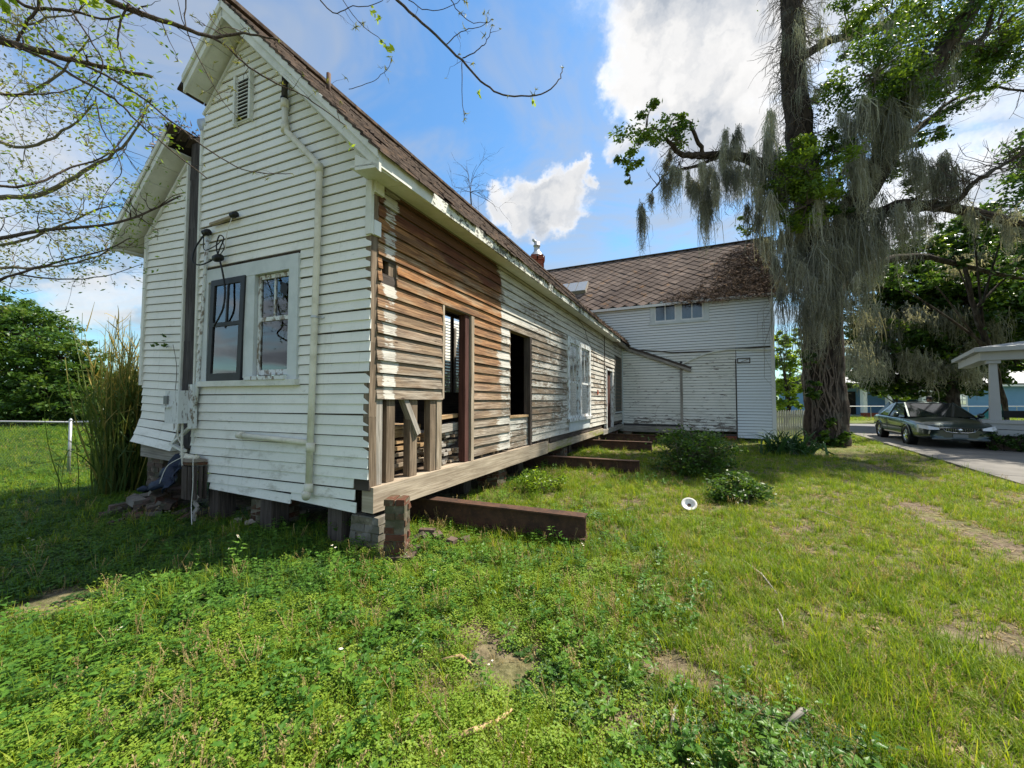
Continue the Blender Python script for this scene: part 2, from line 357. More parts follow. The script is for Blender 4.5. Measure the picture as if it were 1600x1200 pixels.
        c = g.mix(g.rng(gr, 0.30, 0.72), a, b); c = g.mix(g.math('MULTIPLY', g.rng(spl, 0.58, 0.66), 0.75), c, tuple(q * 0.30 for q in a)); c = g.mix(g.math('MULTIPLY', g.rng(lo, 0.4, 0.7), 0.45), c, tuple(q * 0.62 for q in a))
        c = g.mix(g.math('MULTIPLY', g.math('SUBTRACT', rnd, 0.4), 0.3), c, tuple(q * 0.8 for q in b))
        if dirt: c = g.mix(g.math('MULTIPLY', g.rng(lo, 0.5, 0.62), 0.7), c, dirt)
        crack = g.rng(gr, 0.70, 0.76); c = g.mix(g.math('MULTIPLY', crack, 0.7), c, tuple(q * 0.25 for q in a))
        principled(g, c, rough, g.bump(gr, bump, 0.004), spec=0.15)
    timber('beam_wood', (0.24, 0.185, 0.13), (0.56, 0.47, 0.36)); timber('mossy_beam', (0.26, 0.21, 0.15), (0.5, 0.43, 0.32), dirt=(0.22, 0.24, 0.045))
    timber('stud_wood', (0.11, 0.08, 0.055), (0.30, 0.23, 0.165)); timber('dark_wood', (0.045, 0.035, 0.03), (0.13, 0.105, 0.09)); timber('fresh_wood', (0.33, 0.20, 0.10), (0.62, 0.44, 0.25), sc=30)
    timber('grey_wood', (0.20, 0.18, 0.155), (0.46, 0.42, 0.37)); timber('red_door', (0.05, 0.022, 0.018), (0.14, 0.065, 0.055)); timber('black_post', (0.035, 0.032, 0.032), (0.12, 0.11, 0.11), sc=26, bump=1.0)
    timber('floor_wood', (0.10, 0.07, 0.05), (0.24, 0.18, 0.13)); timber('picket', (0.40, 0.38, 0.32), (0.62, 0.60, 0.53))
    # roofing
    g = material('shingle'); co = g.coord('Object'); rnd = g.rand(); n = g.noise(co, 7, 6, 0.7); n2 = g.noise(co, 90, 3, 0.6); n3 = g.noise(g.vmath('MULTIPLY', co, (4, 4, 4)), 1.0, 3, 0.5)
    c = g.mix(g.rng(n, 0.3, 0.72), (0.035, 0.026, 0.022), (0.17, 0.125, 0.10)); c = g.mix(g.math('MULTIPLY', g.rng(n3, 0.55, 0.7), 0.5), c, (0.27, 0.17, 0.11)); c = g.mix(g.math('MULTIPLY', n2, 0.3), c, (0.06, 0.05, 0.045))
    principled(g, c, 0.95, g.bump(n2, 0.5, 0.006), spec=0.1)
    g = material('diamond_slate'); co = g.coord('Object'); rnd = g.rand(); n = g.noise(co, 9, 6, 0.7); n2 = g.noise(co, 70, 4, 0.6)
    geo = g.new('ShaderNodeNewGeometry').outputs['Position']; big = g.noise(geo, 0.9, 4, 0.6)
    c = g.mix(g.rng(big, 0.35, 0.68), (0.13, 0.098, 0.083), (0.25, 0.19, 0.16)); c = g.mix(g.math('MULTIPLY', rnd, 0.75), c, (0.095, 0.07, 0.062)); c = g.mix(g.math('MULTIPLY', g.rng(n, 0.45, 0.7), 0.5), c, (0.08, 0.065, 0.055)); c = g.mix(g.math('MULTIPLY', g.rng(g.noise(geo, 2.3, 5, 0.7), 0.56, 0.7), 0.7), c, (0.30, 0.17, 0.085))
    principled(g, c, 0.9, g.bump(n2, 0.4, 0.004), spec=0.12)
    g = material('roof_felt'); principled(g, (0.02, 0.017, 0.015), 0.95)
    g = material('litter'); rnd = g.coord('UV'); u, v, _ = g.sep(rnd); c = g.ramp(u, [(0, (0.045, 0.032, 0.025)), (0.5, (0.15, 0.10, 0.07)), (0.85, (0.30, 0.22, 0.15)), (1, (0.34, 0.20, 0.09))]); principled(g, c, 0.95, spec=0.1)
    # metals
    g = material('rust_steel'); co = g.coord('Object'); n = g.noise(co, 5, 6, 0.7); n2 = g.noise(co, 45, 4, 0.6)
    c = g.mix(g.rng(n, 0.35, 0.7), (0.040, 0.022, 0.016), (0.105, 0.052, 0.030)); c = g.mix(g.math('MULTIPLY', g.rng(n2, 0.55, 0.7), 0.5), c, (0.17, 0.075, 0.035)); principled(g, c, 0.72, g.bump(n2, 0.3, 0.003), spec=0.3)
    g = material('fence_wire'); principled(g, (0.10, 0.10, 0.10), 0.6)
    g = material('galvanized'); co = g.coord('Object'); n = g.noise(co, 12, 4, 0.6); principled(g, g.mix(n, (0.35, 0.36, 0.37), (0.55, 0.56, 0.56)), 0.45, metal=0.7)
    g = material('pvc'); co = g.coord('Object'); n = g.noise(co, 5, 5, 0.65); principled(g, g.mix(g.rng(n, 0.4, 0.75), (0.72, 0.69, 0.58), (0.52, 0.49, 0.38)), 0.5, spec=0.4)
    g = material('cable_black'); principled(g, (0.012, 0.012, 0.013), 0.5)
    g = material('cable_pale'); principled(g, (0.62, 0.60, 0.54), 0.5)
    g = material('box_grey'); co = g.coord('Object'); n = g.noise(g.vmath('MULTIPLY', co, (20, 20, 6)), 1.0, 6, 0.7); principled(g, g.mix(g.rng(n, 0.55, 0.62), (0.62, 0.64, 0.64), (0.25, 0.24, 0.23)), 0.55)
    g = material('black_sash'); co = g.coord('Object'); n = g.noise(co, 9, 5, 0.7); principled(g, g.mix(n, (0.012, 0.013, 0.016), (0.035, 0.036, 0.042)), 0.55, spec=0.4)
    # glass
    def glass(name, tint, trans, rough=0.02):
        g = material(name); t = g.new('ShaderNodeBsdfTransparent'); t.inputs[0].default_value = (*tint, 1)
        gl = g.new('ShaderNodeBsdfGlossy'); gl.inputs['Roughness'].default_value = rough; gl.inputs[0].default_value = (1, 1, 1, 1)
        fr = g.new('ShaderNodeFresnel'); fr.inputs[0].default_value = 1.5; m = g.new('ShaderNodeMixShader')
        g.put(m.inputs[0], g.math('ADD', g.math('MULTIPLY', fr.outputs[0], 1.6), trans, clamp=True)); g.l.new(t.outputs[0], m.inputs[1]); g.l.new(gl.outputs[0], m.inputs[2]); g.l.new(m.outputs[0], g.out)
    glass('glass', (0.90, 0.93, 0.94), 0.05); glass('dusty_glass', (0.60, 0.62, 0.62), 0.02, 0.10); glass('car_glass', (0.03, 0.04, 0.04), 0.10)
    g = material('dark_glass'); principled(g, (0.012, 0.016, 0.017), 0.06, spec=0.6)
    g = material('screen'); principled(g, (0.10, 0.095, 0.08), 0.9)
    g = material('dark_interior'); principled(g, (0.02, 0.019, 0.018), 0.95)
    g = material('curtain'); co = g.coord('Object'); n = g.noise(g.vmath('MULTIPLY', co, (22, 22, 2)), 1.0, 3); principled(g, g.mix(n, (0.22, 0.21, 0.22), (0.42, 0.41, 0.42)), 0.9)
    # masonry
    def brick(name, a, b, moss):
        g = material(name); co = g.coord('Object'); geo = g.new('ShaderNodeNewGeometry').outputs['Position']; rnd = g.rand()
        n = g.noise(geo, 22, 6, 0.7); n2 = g.noise(geo, 6, 5, 0.65); c = g.mix(n, a, b); c = g.mix(g.math('MULTIPLY', rnd, 0.7), c, tuple(q * 0.45 for q in a))
        c = g.mix(g.math('MULTIPLY', g.rng(g.noise(geo, 11, 5, 0.7), 0.56, 0.66), 0.55), c, (0.30, 0.26, 0.20)); c = g.mix(g.math('MULTIPLY', g.rng(n2, 0.44, 0.60), 0.75), c, moss); principled(g, c, 0.92, g.bump(n, 0.6, 0.006), spec=0.15)
    brick('old_brick', (0.060, 0.026, 0.018), (0.20, 0.085, 0.052), (0.085, 0.075, 0.045)); brick('mortar', (0.13, 0.11, 0.08), (0.34, 0.29, 0.22), (0.07, 0.07, 0.04)); brick('red_brick', (0.32, 0.075, 0.045), (0.42, 0.14, 0.09), (0.25, 0.08, 0.05))
    brick('rubble', (0.09, 0.06, 0.05), (0.24, 0.17, 0.14), (0.06, 0.065, 0.045)); brick('concrete_block', (0.17, 0.15, 0.13), (0.33, 0.30, 0.27), (0.13, 0.12, 0.09)); brick('pale_stone', (0.36, 0.30, 0.25), (0.55, 0.47, 0.40), (0.24, 0.21, 0.17))
    g = material('tarp'); co = g.coord('Object'); n = g.noise(co, 14, 5, 0.6); principled(g, g.mix(n, (0.008, 0.013, 0.028), (0.025, 0.038, 0.07)), 0.55, g.bump(g.noise(co, 7, 4), 0.6, 0.03))
    g = material('enamel_white'); co = g.coord('Object'); n = g.noise(co, 25, 4); principled(g, g.mix(g.rng(n, 0.5, 0.8), (0.78, 0.76, 0.70), (0.55, 0.50, 0.42)), 0.35)
    # ground
    g = material('soil'); co = g.coord('Object'); n = g.noise(co, 0.8, 6, 0.65); n2 = g.noise(co, 14, 6, 0.7); n3 = g.noise(co, 60, 3, 0.6)
    c = g.mix(g.rng(n2, 0.35, 0.7), (0.085, 0.062, 0.042), (0.23, 0.175, 0.12)); c = g.mix(g.math('MULTIPLY', g.rng(n3, 0.5, 0.7), 0.5), c, (0.30, 0.25, 0.18))
    gr = g.mix(g.rng(n2, 0.3, 0.7), (0.075, 0.11, 0.02), (0.16, 0.21, 0.04)); far = g.rng(g.vmath('LENGTH', co, out=1), 9, 20)
    c = g.mix(g.math('ADD', g.math('MULTIPLY', g.rng(n, 0.42, 0.58), 0.35), g.math('MULTIPLY', far, 0.6), clamp=True), c, gr); principled(g, c, 0.95, g.bump(n2, 0.8, 0.04), spec=0.1)
    g = material('concrete'); co = g.coord('Object'); n = g.noise(co, 1.2, 6, 0.6); n2 = g.noise(co, 45, 4, 0.6); principled(g, g.mix(n2, g.mix(g.rng(n, 0.3, 0.7), (0.13, 0.125, 0.115), (0.22, 0.21, 0.195)), (0.17, 0.155, 0.135)), 0.9, g.bump(n2, 0.3, 0.004))
    g = material('asphalt'); co = g.coord('Object'); n2 = g.noise(co, 40, 4, 0.6); principled(g, g.mix(n2, (0.13, 0.13, 0.135), (0.22, 0.22, 0.22)), 0.9)
    # plants. u of the UV picks the tint, instances vary by their own random number
    def leaf(name, stops, trans=0.45, gloss=0.45, spread=0.25, rnd_from_uv=False, warm=(0.35, 0.33, 0.06)):
        g = material(name); uv = g.coord('UV'); u, v, _ = g.sep(uv); r = g.rand()
        f = u if rnd_from_uv else g.math('ADD', g.math('MULTIPLY', r, 1 - spread), g.math('MULTIPLY', u, spread))
        c = g.ramp(f, stops)
        d = g.new('ShaderNodeBsdfPrincipled'); g.put(d.inputs['Base Color'], c); d.inputs['Roughness'].default_value = gloss; d.inputs['Specular IOR Level'].default_value = 0.25
        t = g.new('ShaderNodeBsdfTranslucent'); g.put(t.inputs[0], g.mix(0.55, c, g.mix(1.0, c, (1.9, 1.7, 0.5), 'MULTIPLY')))
        m = g.new('ShaderNodeMixShader'); m.inputs[0].default_value = trans; g.l.new(d.outputs[0], m.inputs[1]); g.l.new(t.outputs[0], m.inputs[2]); g.l.new(m.outputs[0], g.out)
    leaf('grass_blade', [(0, (0.075, 0.155, 0.012)), (0.45, (0.165, 0.265, 0.018)), (0.85, (0.29, 0.35, 0.03)), (1, (0.42, 0.36, 0.10))], 0.45, 0.5)
    leaf('dry_grass', [(0, (0.26, 0.19, 0.08)), (1, (0.46, 0.36, 0.18))], 0.35, 0.7)
    leaf('weed_leaf', [(0, (0.050, 0.135, 0.022)), (0.5, (0.090, 0.205, 0.030)), (1, (0.16, 0.28, 0.036))], 0.4, 0.4)
    leaf('yellow_weed', [(0, (0.13, 0.25, 0.02)), (1, (0.28, 0.37, 0.05))], 0.4, 0.5)
    leaf('clover_leaf', [(0, (0.030, 0.085, 0.018)), (1, (0.075, 0.15, 0.03))], 0.35, 0.45)
    leaf('oak_leaf', [(0, (0.018, 0.046, 0.010)), (0.5, (0.048, 0.10, 0.016)), (1, (0.16, 0.25, 0.028))], 0.35, 0.35, rnd_from_uv=True)
    leaf('tree_leaf', [(0, (0.035, 0.085, 0.016)), (0.5, (0.065, 0.135, 0.024)), (1, (0.13, 0.20, 0.035))], 0.4, 0.4, rnd_from_uv=True)
    leaf('bright_leaf', [(0, (0.10, 0.20, 0.02)), (1, (0.26, 0.36, 0.04))], 0.5, 0.4, rnd_from_uv=True)
    leaf('olive_leaf', [(0, (0.09, 0.11, 0.028)), (1, (0.23, 0.235, 0.07))], 0.45, 0.5, rnd_from_uv=True)
    leaf('cane_leaf', [(0, (0.055, 0.105, 0.026)), (0.45, (0.13, 0.17, 0.04)), (0.7, (0.33, 0.26, 0.085)), (1, (0.50, 0.38, 0.14))], 0.4, 0.5, rnd_from_uv=True)
    leaf('moss', [(0, (0.085, 0.088, 0.075)), (0.5, (0.23, 0.235, 0.20)), (1, (0.46, 0.455, 0.385))], 0.35, 0.9, rnd_from_uv=True)
    leaf('lily_leaf', [(0, (0.022, 0.062, 0.020)), (1, (0.055, 0.12, 0.035))], 0.3, 0.3, rnd_from_uv=True)
    g = material('petal'); principled(g, (0.80, 0.80, 0.74), 0.6)
    g = material('flower_eye'); principled(g, (0.65, 0.42, 0.03), 0.7)
    def bark(name, a, b, sc=9):
        g = material(name); co = g.coord('Object'); n = g.noise(g.vmath('MULTIPLY', co, (sc, sc, sc * 0.25)), 1.0, 6, 0.7, 0.4); n2 = g.noise(co, 2.0, 4, 0.6)
        c = g.mix(g.rng(n, 0.3, 0.7), a, b); c = g.mix(g.math('MULTIPLY', g.rng(n2, 0.5, 0.7), 0.4), c, (0.17, 0.17, 0.14)); principled(g, c, 0.95, g.bump(n, 1.0, 0.05), spec=0.1)
    bark('oak_bark', (0.014, 0.011, 0.009), (0.085, 0.065, 0.052)); bark('pale_bark', (0.10, 0.085, 0.07), (0.27, 0.23, 0.185), 30); bark('twig_bark', (0.075, 0.055, 0.048), (0.19, 0.15, 0.125), 40); bark('vine_bark', (0.09, 0.07, 0.055), (0.26, 0.20, 0.16), 40)
    # far things
    g = material('blue_paint'); co = g.coord('Object'); n = g.noise(co, 2, 4, 0.6); principled(g, g.mix(n, (0.13, 0.26, 0.44), (0.17, 0.32, 0.50)), 0.7)
    g = material('grey_paint'); co = g.coord('Object'); n = g.noise(co, 3, 4, 0.6); principled(g, g.mix(n, (0.34, 0.345, 0.34), (0.42, 0.425, 0.42)), 0.7)
    g = material('clean_white'); principled(g, (0.72, 0.73, 0.72), 0.6)
    g = material('car_paint'); p = principled(g, (0.022, 0.040, 0.036), 0.28, metal=0.55, spec=0.5); p.inputs['Coat Weight'].default_value = 0.9; p.inputs['Coat Roughness'].default_value = 0.06
    g = material('chrome'); principled(g, (0.7, 0.71, 0.72), 0.15, metal=1.0)
    g = material('tyre'); principled(g, (0.015, 0.015, 0.016), 0.85)
    g = material('black_plastic'); principled(g, (0.012, 0.012, 0.013), 0.5)
    g = material('headlight'); principled(g, (0.62, 0.64, 0.65), 0.12, spec=0.8)
    g = material('plate_grey'); principled(g, (0.16, 0.17, 0.17), 0.5)
    g = material('teal_reflection_glass'); principled(g, (0.10, 0.42, 0.40), 0.12, spec=0.8)  # teal reflection put into the base colour of the pane
    g = material('skin'); principled(g, (0.20, 0.10, 0.06), 0.55)
    g = material('hair'); principled(g, (0.015, 0.011, 0.010), 0.7)
    g = material('shirt'); principled(g, (0.06, 0.055, 0.06), 0.9)
make_materials()
# ------------------------------------------------------------------ frames of the old house
C0 = Vector((-1.50, 4.10, 0)); DU = Vector((-0.92849, 0.37137, 0)); DV = Vector((0.44776, 0.89415, 0))
OG = Vector((-0.37137, -0.92849, 0)); OL = Vector((0.89415, -0.44776, 0)); UP = Vector((0, 0, 1))
def sag(z, t): return z - 0.0035 * max(t, 0) * z                    # the wing sinks a little towards its far end
def GP(a, d, z): return C0 + DU * a + OG * d + UP * z              # gable wall: across, outwards, up
def LP(t, d, z): return C0 + DV * t + OL * d + UP * sag(z, t)      # long wall: along, outwards, up
def HP(a, t, z): return C0 + DU * a + DV * t + UP * sag(z, t)
RA, RZ, SL = 2.15, 6.60, 1.02                                      # ridge position, height, roof slope
def roof_z(a): return RZ - abs(a - RA) * SL
WB = C0 + DV * 14.0; DR = Vector((0.90408, -0.42736, 0)); OB = Vector((-0.42736, -0.90408, 0))
def BP(s, d, z): return WB + DR * s + OB * d + UP * z              # wall of the two storey house

def lap(W, t0, t1, z0, z1, prd=0.018, top=0.004, uvmode='abs', t0t=None, t1t=None, d0=0.0, dz0=0.0, dz1=0.0):
    """one lap board as a prism: thick lower edge, thin upper edge"""
    mb = MB(); t0t = t0 if t0t is None else t0t; t1t = t1 if t1t is None else t1t
    ou, ov = (0, 0) if uvmode == 'abs' else (random.uniform(0, 60), random.uniform(0, 60))
    P = []; U = []
    for (tb, tt, dz) in ((t0, t0t, dz0), (t1, t1t, dz1)):
        P += [W(tb, d0, z0 + dz), W(tb, d0 + prd, z0 + dz), W(tt, d0 + top, z1 + dz), W(tt, d0, z1 + dz)]
        U += [(tb + ou, z0 + ov), (tb + ou, z0 + ov), (tt + ou, z1 + ov), (tt + ou, z1 + ov)]
    b = 0; mb.v = [Vector(p) for p in P]
    for i in range(4):
        j = (i + 1) % 4; mb.face((i, j, 4 + j, 4 + i), [U[i], U[j], U[4 + j], U[4 + i]])
    mb.face((3, 2, 1, 0), [U[3], U[2], U[1], U[0]]); mb.face((4, 5, 6, 7), [U[4], U[5], U[6], U[7]])
    return mb
def minus(iv, holes):
    out = [iv]
    for h0, h1 in holes:
        nx = []
        for a, b in out:
            if h1 <= a or h0 >= b: nx.append((a, b)); continue
            if h0 > a: nx.append((a, h0))
            if h1 < b: nx.append((h1, b))
        out = nx
    return [(a, b) for a, b in out if b - a > 0.03]
def prism(W, pts, d0, d1, uv=True):
    """polygon pts (t,z) in a wall plane, from depth d0 to d1"""
    mb = MB(); mb.hexa([W(t, d0, z) for t, z in pts], [W(t, d1, z) for t, z in pts]); return mb
def wbox(W, t0, t1, z0, z1, d0, d1):
    """box in a wall frame with the grain along its longer side"""
    mb = MB()
    if abs(t1 - t0) > abs(z1 - z0): mb.hexa([W(t0, d0, z0), W(t0, d1, z0), W(t0, d1, z1), W(t0, d0, z1)], [W(t1, d0, z0), W(t1, d1, z0), W(t1, d1, z1), W(t1, d0, z1)])
    else: mb.hexa([W(t0, d0, z0), W(t1, d0, z0), W(t1, d1, z0), W(t0, d1, z0)], [W(t0, d0, z1), W(t1, d0, z1), W(t1, d1, z1), W(t0, d1, z1)])
    return mb

def sash_window(parent, W, t0, t1, z0, z1, d, frame_mat, glass_mat, rail=None, munt=1, fw=0.05, name='sash', rot=0.0, bottom_munt=0):
    """a double hung pair: stiles, rails, muntins joined as the sash, each pane a piece of its own"""
    def Wr(t, dd, z):
        return W(t + rot * (z - z0), dd, z)
    rail = rail if rail is not None else (z0 + z1) / 2
    f = MB()
    for (a, b, c, e) in ((t0, t0 + fw, z0, z1), (t1 - fw, t1, z0, z1), (t0 + fw, t1 - fw, z0, z0 + fw * 1.3), (t0 + fw, t1 - fw, z1 - fw, z1), (t0 + fw, t1 - fw, rail - 0.025, rail + 0.025)):
        f.v += []; f.hexa([Wr(a, d, c), Wr(b, d, c), Wr(b, d + 0.035, c), Wr(a, d + 0.035, c)], [Wr(a, d, e), Wr(b, d, e), Wr(b, d + 0.035, e), Wr(a, d + 0.035, e)])
    cells = []
    for (lo, hi, m) in ((rail + 0.025, z1 - fw, munt), (z0 + fw * 1.3, rail - 0.025, bottom_munt)):
        w = (t1 - t0 - 2 * fw); xs = [t0 + fw + w * k / (m + 1) for k in range(m + 2)]
        for k in range(1, m + 1):
            f.hexa([Wr(xs[k] - .012, d + .006, lo), Wr(xs[k] + .012, d + .006, lo), Wr(xs[k] + .012, d + .03, lo), Wr(xs[k] - .012, d + .03, lo)], [Wr(xs[k] - .012, d + .006, hi), Wr(xs[k] + .012, d + .006, hi), Wr(xs[k] + .012, d + .03, hi), Wr(xs[k] - .012, d + .03, hi)])
        cells += [(xs[k], xs[k + 1], lo, hi) for k in range(m + 1)]
    so = f.build(name, frame_mat, parent)
    for (a, b, lo, hi) in cells:
        p = MB(); p.hexa([Wr(a, d + .014, lo), Wr(b, d + .014, lo), Wr(b, d + .018, lo), Wr(a, d + .018, lo)], [Wr(a, d + .014, hi), Wr(b, d + .014, hi), Wr(b, d + .018, hi), Wr(a, d + .018, hi)])
        p.build('pane', glass_mat, so)
    return so

# ================================================================== the long wing with the sawn gable
wing = thing('old_house', C0, 'long wooden house wing with white gable end and bare boarded side, over steel beams', 'house')
CUT = 2.95                                                          # where the gable was sawn through
# ---- gable: vinyl courses
EX = 0.1135; z = 0.40; row = 0
WIN = (1.06, 2.80, 1.79, 3.29)
while z < 6.30:
    z1 = z + EX; zt = z1 - 0.009
    lean = lambda q: CUT + 0.10 * (1 - min(q, 5.0) / 5.0)
    rb = max(0.0, (z + 0.28 - (RZ - RA * SL)) / SL) if z + 0.28 > RZ - RA * SL else 0.0
    rt = max(0.0, (zt + 0.28 - (RZ - RA * SL)) / SL) if zt + 0.28 > RZ - RA * SL else 0.0
    lb = min(lean(z), RA + (RZ - 0.28 - z) / SL); lt = min(lean(zt), RA + (RZ - 0.28 - zt) / SL)
    if lb - rb < 0.06: break
    if lt < rt: lt = rt = (lt + rt) / 2
    rag = 0.004 if row > 26 else random.uniform(-0.004, 0.010)
    if row < 3: rag = 0.16 + 0.02 * row
    if row == 0: lb = lt = 2.6
    loose = random.choice([0, 0, .004, .012]) if row < 24 else 0
    holes = [(WIN[0], WIN[1])] if (z > WIN[2] - 0.06 and z < WIN[3] - 0.03) else []
    segs = minus((rb + rag, lb), holes); jn = []
    for (a, b) in segs:
        q = random.uniform(.3, 2.4)
        if random.random() < .45 and a + .25 < q < b - .25 and zt < 5.5: jn += [(a, q - .0015), (q + .0015, b)]
        else: jn.append((a, b))
    segs = jn
    for k, (a, b) in enumerate(segs):
        ta = rt + rag if k == 0 else a; tb = lt if k == len(segs) - 1 else b
        m = lap(GP, a, b, z, zt, 0.019, 0.001, 'abs', ta, tb, 0.022, dz0=(loose if k == 0 else 0) - (0.02 if row == 0 else 0), dz1=random.uniform(-.005, .005) + (0.03 if row == 0 else 0))
        m.build('siding_course', 'vinyl', wing)
    z = z1; row += 1
# sheathing behind the vinyl (with the window left open) and the sawn edge
sh = MB()
def shp(pts): sh.hexa([GP(a, 0.019, zz) for a, zz in pts], [GP(a, -0.03, zz) for a, zz in pts])
apx = RZ - 0.30
shp([(0.0, 0.62), (WIN[0], 0.62), (WIN[0], roof_z(WIN[0]) - .3), (0.0, roof_z(0) - .3)])
shp([(WIN[0], 0.62), (WIN[1], 0.62), (WIN[1], WIN[2]), (WIN[0], WIN[2])])
shp([(WIN[0], WIN[3]), (WIN[1], WIN[3]), (WIN[1], roof_z(WIN[1]) - .3), (RA, apx), (WIN[0], roof_z(WIN[0]) - .3)])
shp([(WIN[1], 0.62), (CUT - .03, 0.62), (CUT - .03, roof_z(CUT) - .32), (WIN[1], roof_z(WIN[1]) - .3)])
sh.build('sheathing', 'dark_wood', wing)
wbox(GP, CUT + .0, CUT + .035, 1.0, 5.28, 0.0, 0.055).build('edge_strip', 'white_trim', wing)
# rake strip of J-channel under the soffit
for sgn in (0, 1):
    m = MB(); a0, a1 = (0.02, RA) if sgn == 0 else (CUT, RA)
    m.bar(GP(a0, .04, roof_z(a0) - .285), GP(a1, .04, roof_z(a1) - .285), .03, .035); m.build('rake_strip', 'white_trim', wing)
# corner board remnants at the top of the corner
wbox(GP, -0.02, 0.06, 3.36, 4.02, 0.021, 0.062).build('corner_board', 'white_trim', wing)
wbox(LP, -0.03, 0.10, 3.82, 4.03, 0.0, 0.05).build('corner_block', 'white_trim', wing)
wbox(LP, -0.02, 0.07, 3.36, 3.52, 0.0, 0.04).build('corner_block', 'clean_white', wing)
# corner post, dark and rotten
m = MB(); pts = [(0.62, .02), (1.4, -.01), (2.2, .015), (3.0, 0), (3.9, 0)]
for (za, da), (zb, db) in zip(pts, pts[1:]): m.bar(HP(0.035 + da * .4, 0.02 + da, za), HP(0.035 + db * .4, 0.02 + db, zb), .085, .10, up=DV)
m.build('corner_post', 'stud_wood', wing)
# ---- paired window in the gable: wide grey casing, a black sash leaning in the one opening, a peeling white sash in the other
cas = MB(); d0, d1 = 0.0, 0.062
w0, w1, y0, y1 = WIN
win = wbox(GP, w0 - .01, w1 + .01, y1 - .16, y1 + .01, d0, d1).build('window', 'grey_trim', wing)
wbox(GP, w0 - .01, w0 + .14, y0, y1 - .16, d0, d1).build('casing', 'grey_trim', win)
wbox(GP, w1 - .10, w1 + .01, y0, y1 - .16, d0, d1 - .002).build('casing', 'grey_trim', win)
wbox(GP, 1.80, 1.98, y0 + .06, y1 - .16, d0, d1 - .004).build('mullion', 'grey_trim', win)
wbox(GP, w0 - .03, w1 + .02, y0 - .04, y0 + .03, d0, d1 + .035).build('sill', 'white_trim', win)
wbox(GP, 1.18, 1.88, y0 + .03, y0 + .075, d0, d1 + .05).build('sill', 'peeling_trim', win)
sash_window(win, GP, 1.21, 1.79, y0 + .09, y1 - .17, -0.02, 'peeling_trim', 'glass', rail=2.57, munt=1)
sash_window(win, GP, 2.00, 2.66, y0 + .03, y1 - .15, 0.045, 'black_sash', 'glass', rail=2.55, munt=1, fw=.075, rot=-0.035)
wbox(GP, 2.40, 2.60, y0 + .14, 3.06, 0.040, 0.052).build('screen_panel', 'black_sash', win)
# torn leaf-like hole in the glass: a rag of black plastic caught in the sash
m = MB(); rg = [(1.30, 2.98), (1.26, 2.93), (1.28, 2.86), (1.25, 2.82), (1.31, 2.84), (1.33, 2.78), (1.345, 2.86), (1.39, 2.88), (1.385, 2.95), (1.35, 3.0)]
m.hexa([GP(a, .02, q) for a, q in rg], [GP(a, .026, q) for a, q in rg]); m.build('torn_rag', 'black_plastic', win)
# ---- louvred vent
v0 = wbox(GP, 1.97, 2.24, 5.18, 5.76, 0.02, 0.05).build('vent', 'white_trim', wing)
for k in range(11):
    zc = 5.225 + k * .049; m = MB(); m.hexa([GP(1.995, .052, zc), GP(1.995, .078, zc - .016), GP(1.995, .078, zc - .006), GP(1.995, .052, zc + .012)], [GP(2.215, .052, zc), GP(2.215, .078, zc - .016), GP(2.215, .078, zc - .006), GP(2.215, .052, zc + .012)]); m.build('louvre', 'white_trim', v0)
wbox(GP, 1.94, 1.975, 5.15, 5.79, 0.03, 0.085).build('vent_frame', 'white_trim', v0); wbox(GP, 2.235, 2.27, 5.15, 5.79, 0.03, 0.085).build('vent_frame', 'white_trim', v0)
m = MB(); m.hexa([GP(1.994, .0505, 5.2), GP(2.216, .0505, 5.2), GP(2.216, .0505, 5.74), GP(1.994, .0505, 5.74)], [GP(1.994, .0525, 5.2), GP(2.216, .0525, 5.2), GP(2.216, .0525, 5.74), GP(1.994, .0525, 5.74)]); m.build('vent_backing', 'dark_interior', v0)
# ---- waste pipe down the gable
pp = MB(); d = .085
pp.tube([GP(1.30, d, 5.16), GP(1.29, d, 4.86), GP(1.255, d, 4.79), GP(0.76, d, 4.29), GP(0.715, d, 4.21), GP(0.735, d, 3.0), GP(0.76, d, 1.9), GP(0.79, d, .56)], .036, 12)
pipe = pp.build('drain_pipe', 'pvc', wing, smooth=True)
for (a, zz) in ((1.30, 5.14), (1.285, 4.84), (0.725, 4.22), (0.79, 0.60), (0.775, 1.05)):
    m = MB(); m.tube([GP(a, d, zz - .05), GP(a, d, zz + .05)], .047, 12); m.build('coupling', 'pvc', pipe, smooth=True)
m = MB(); m.tube([GP(1.31, d, 5.2), GP(1.31, d, 5.5)], .034, 10); m.build('rusted_section', 'black_post', pipe, smooth=True)
m = MB(); m.tube([GP(1.31, d, 5.16), GP(1.31, d, 5.22)], .044, 12); m.build('coupling', 'cable_black', pipe, smooth=True)
m = MB(); m.tube([GP(0.745, d, 2.50), GP(0.745, d, 2.525)], .044, 12); m.bar(GP(0.70, .04, 2.512), GP(.66, .03, 2.51), .02, .02); m.build('strap', 'galvanized', pipe)
m = MB(); m.tube([GP(1.97, d, 1.145), GP(0.79, d, 1.10)], .032, 12); m.build('branch_pipe', 'pvc', pipe, smooth=True)
m = MB(); m.tube([GP(1.99, d, 1.145), GP(1.90, d, 1.143)], .043, 12); m.build('coupling', 'pvc', pipe, smooth=True)
m = MB(); m.tube([GP(0.83, d, .54), GP(0.75, d + .06, .52)], .045, 12); m.build('cleanout', 'pvc', pipe, smooth=True)
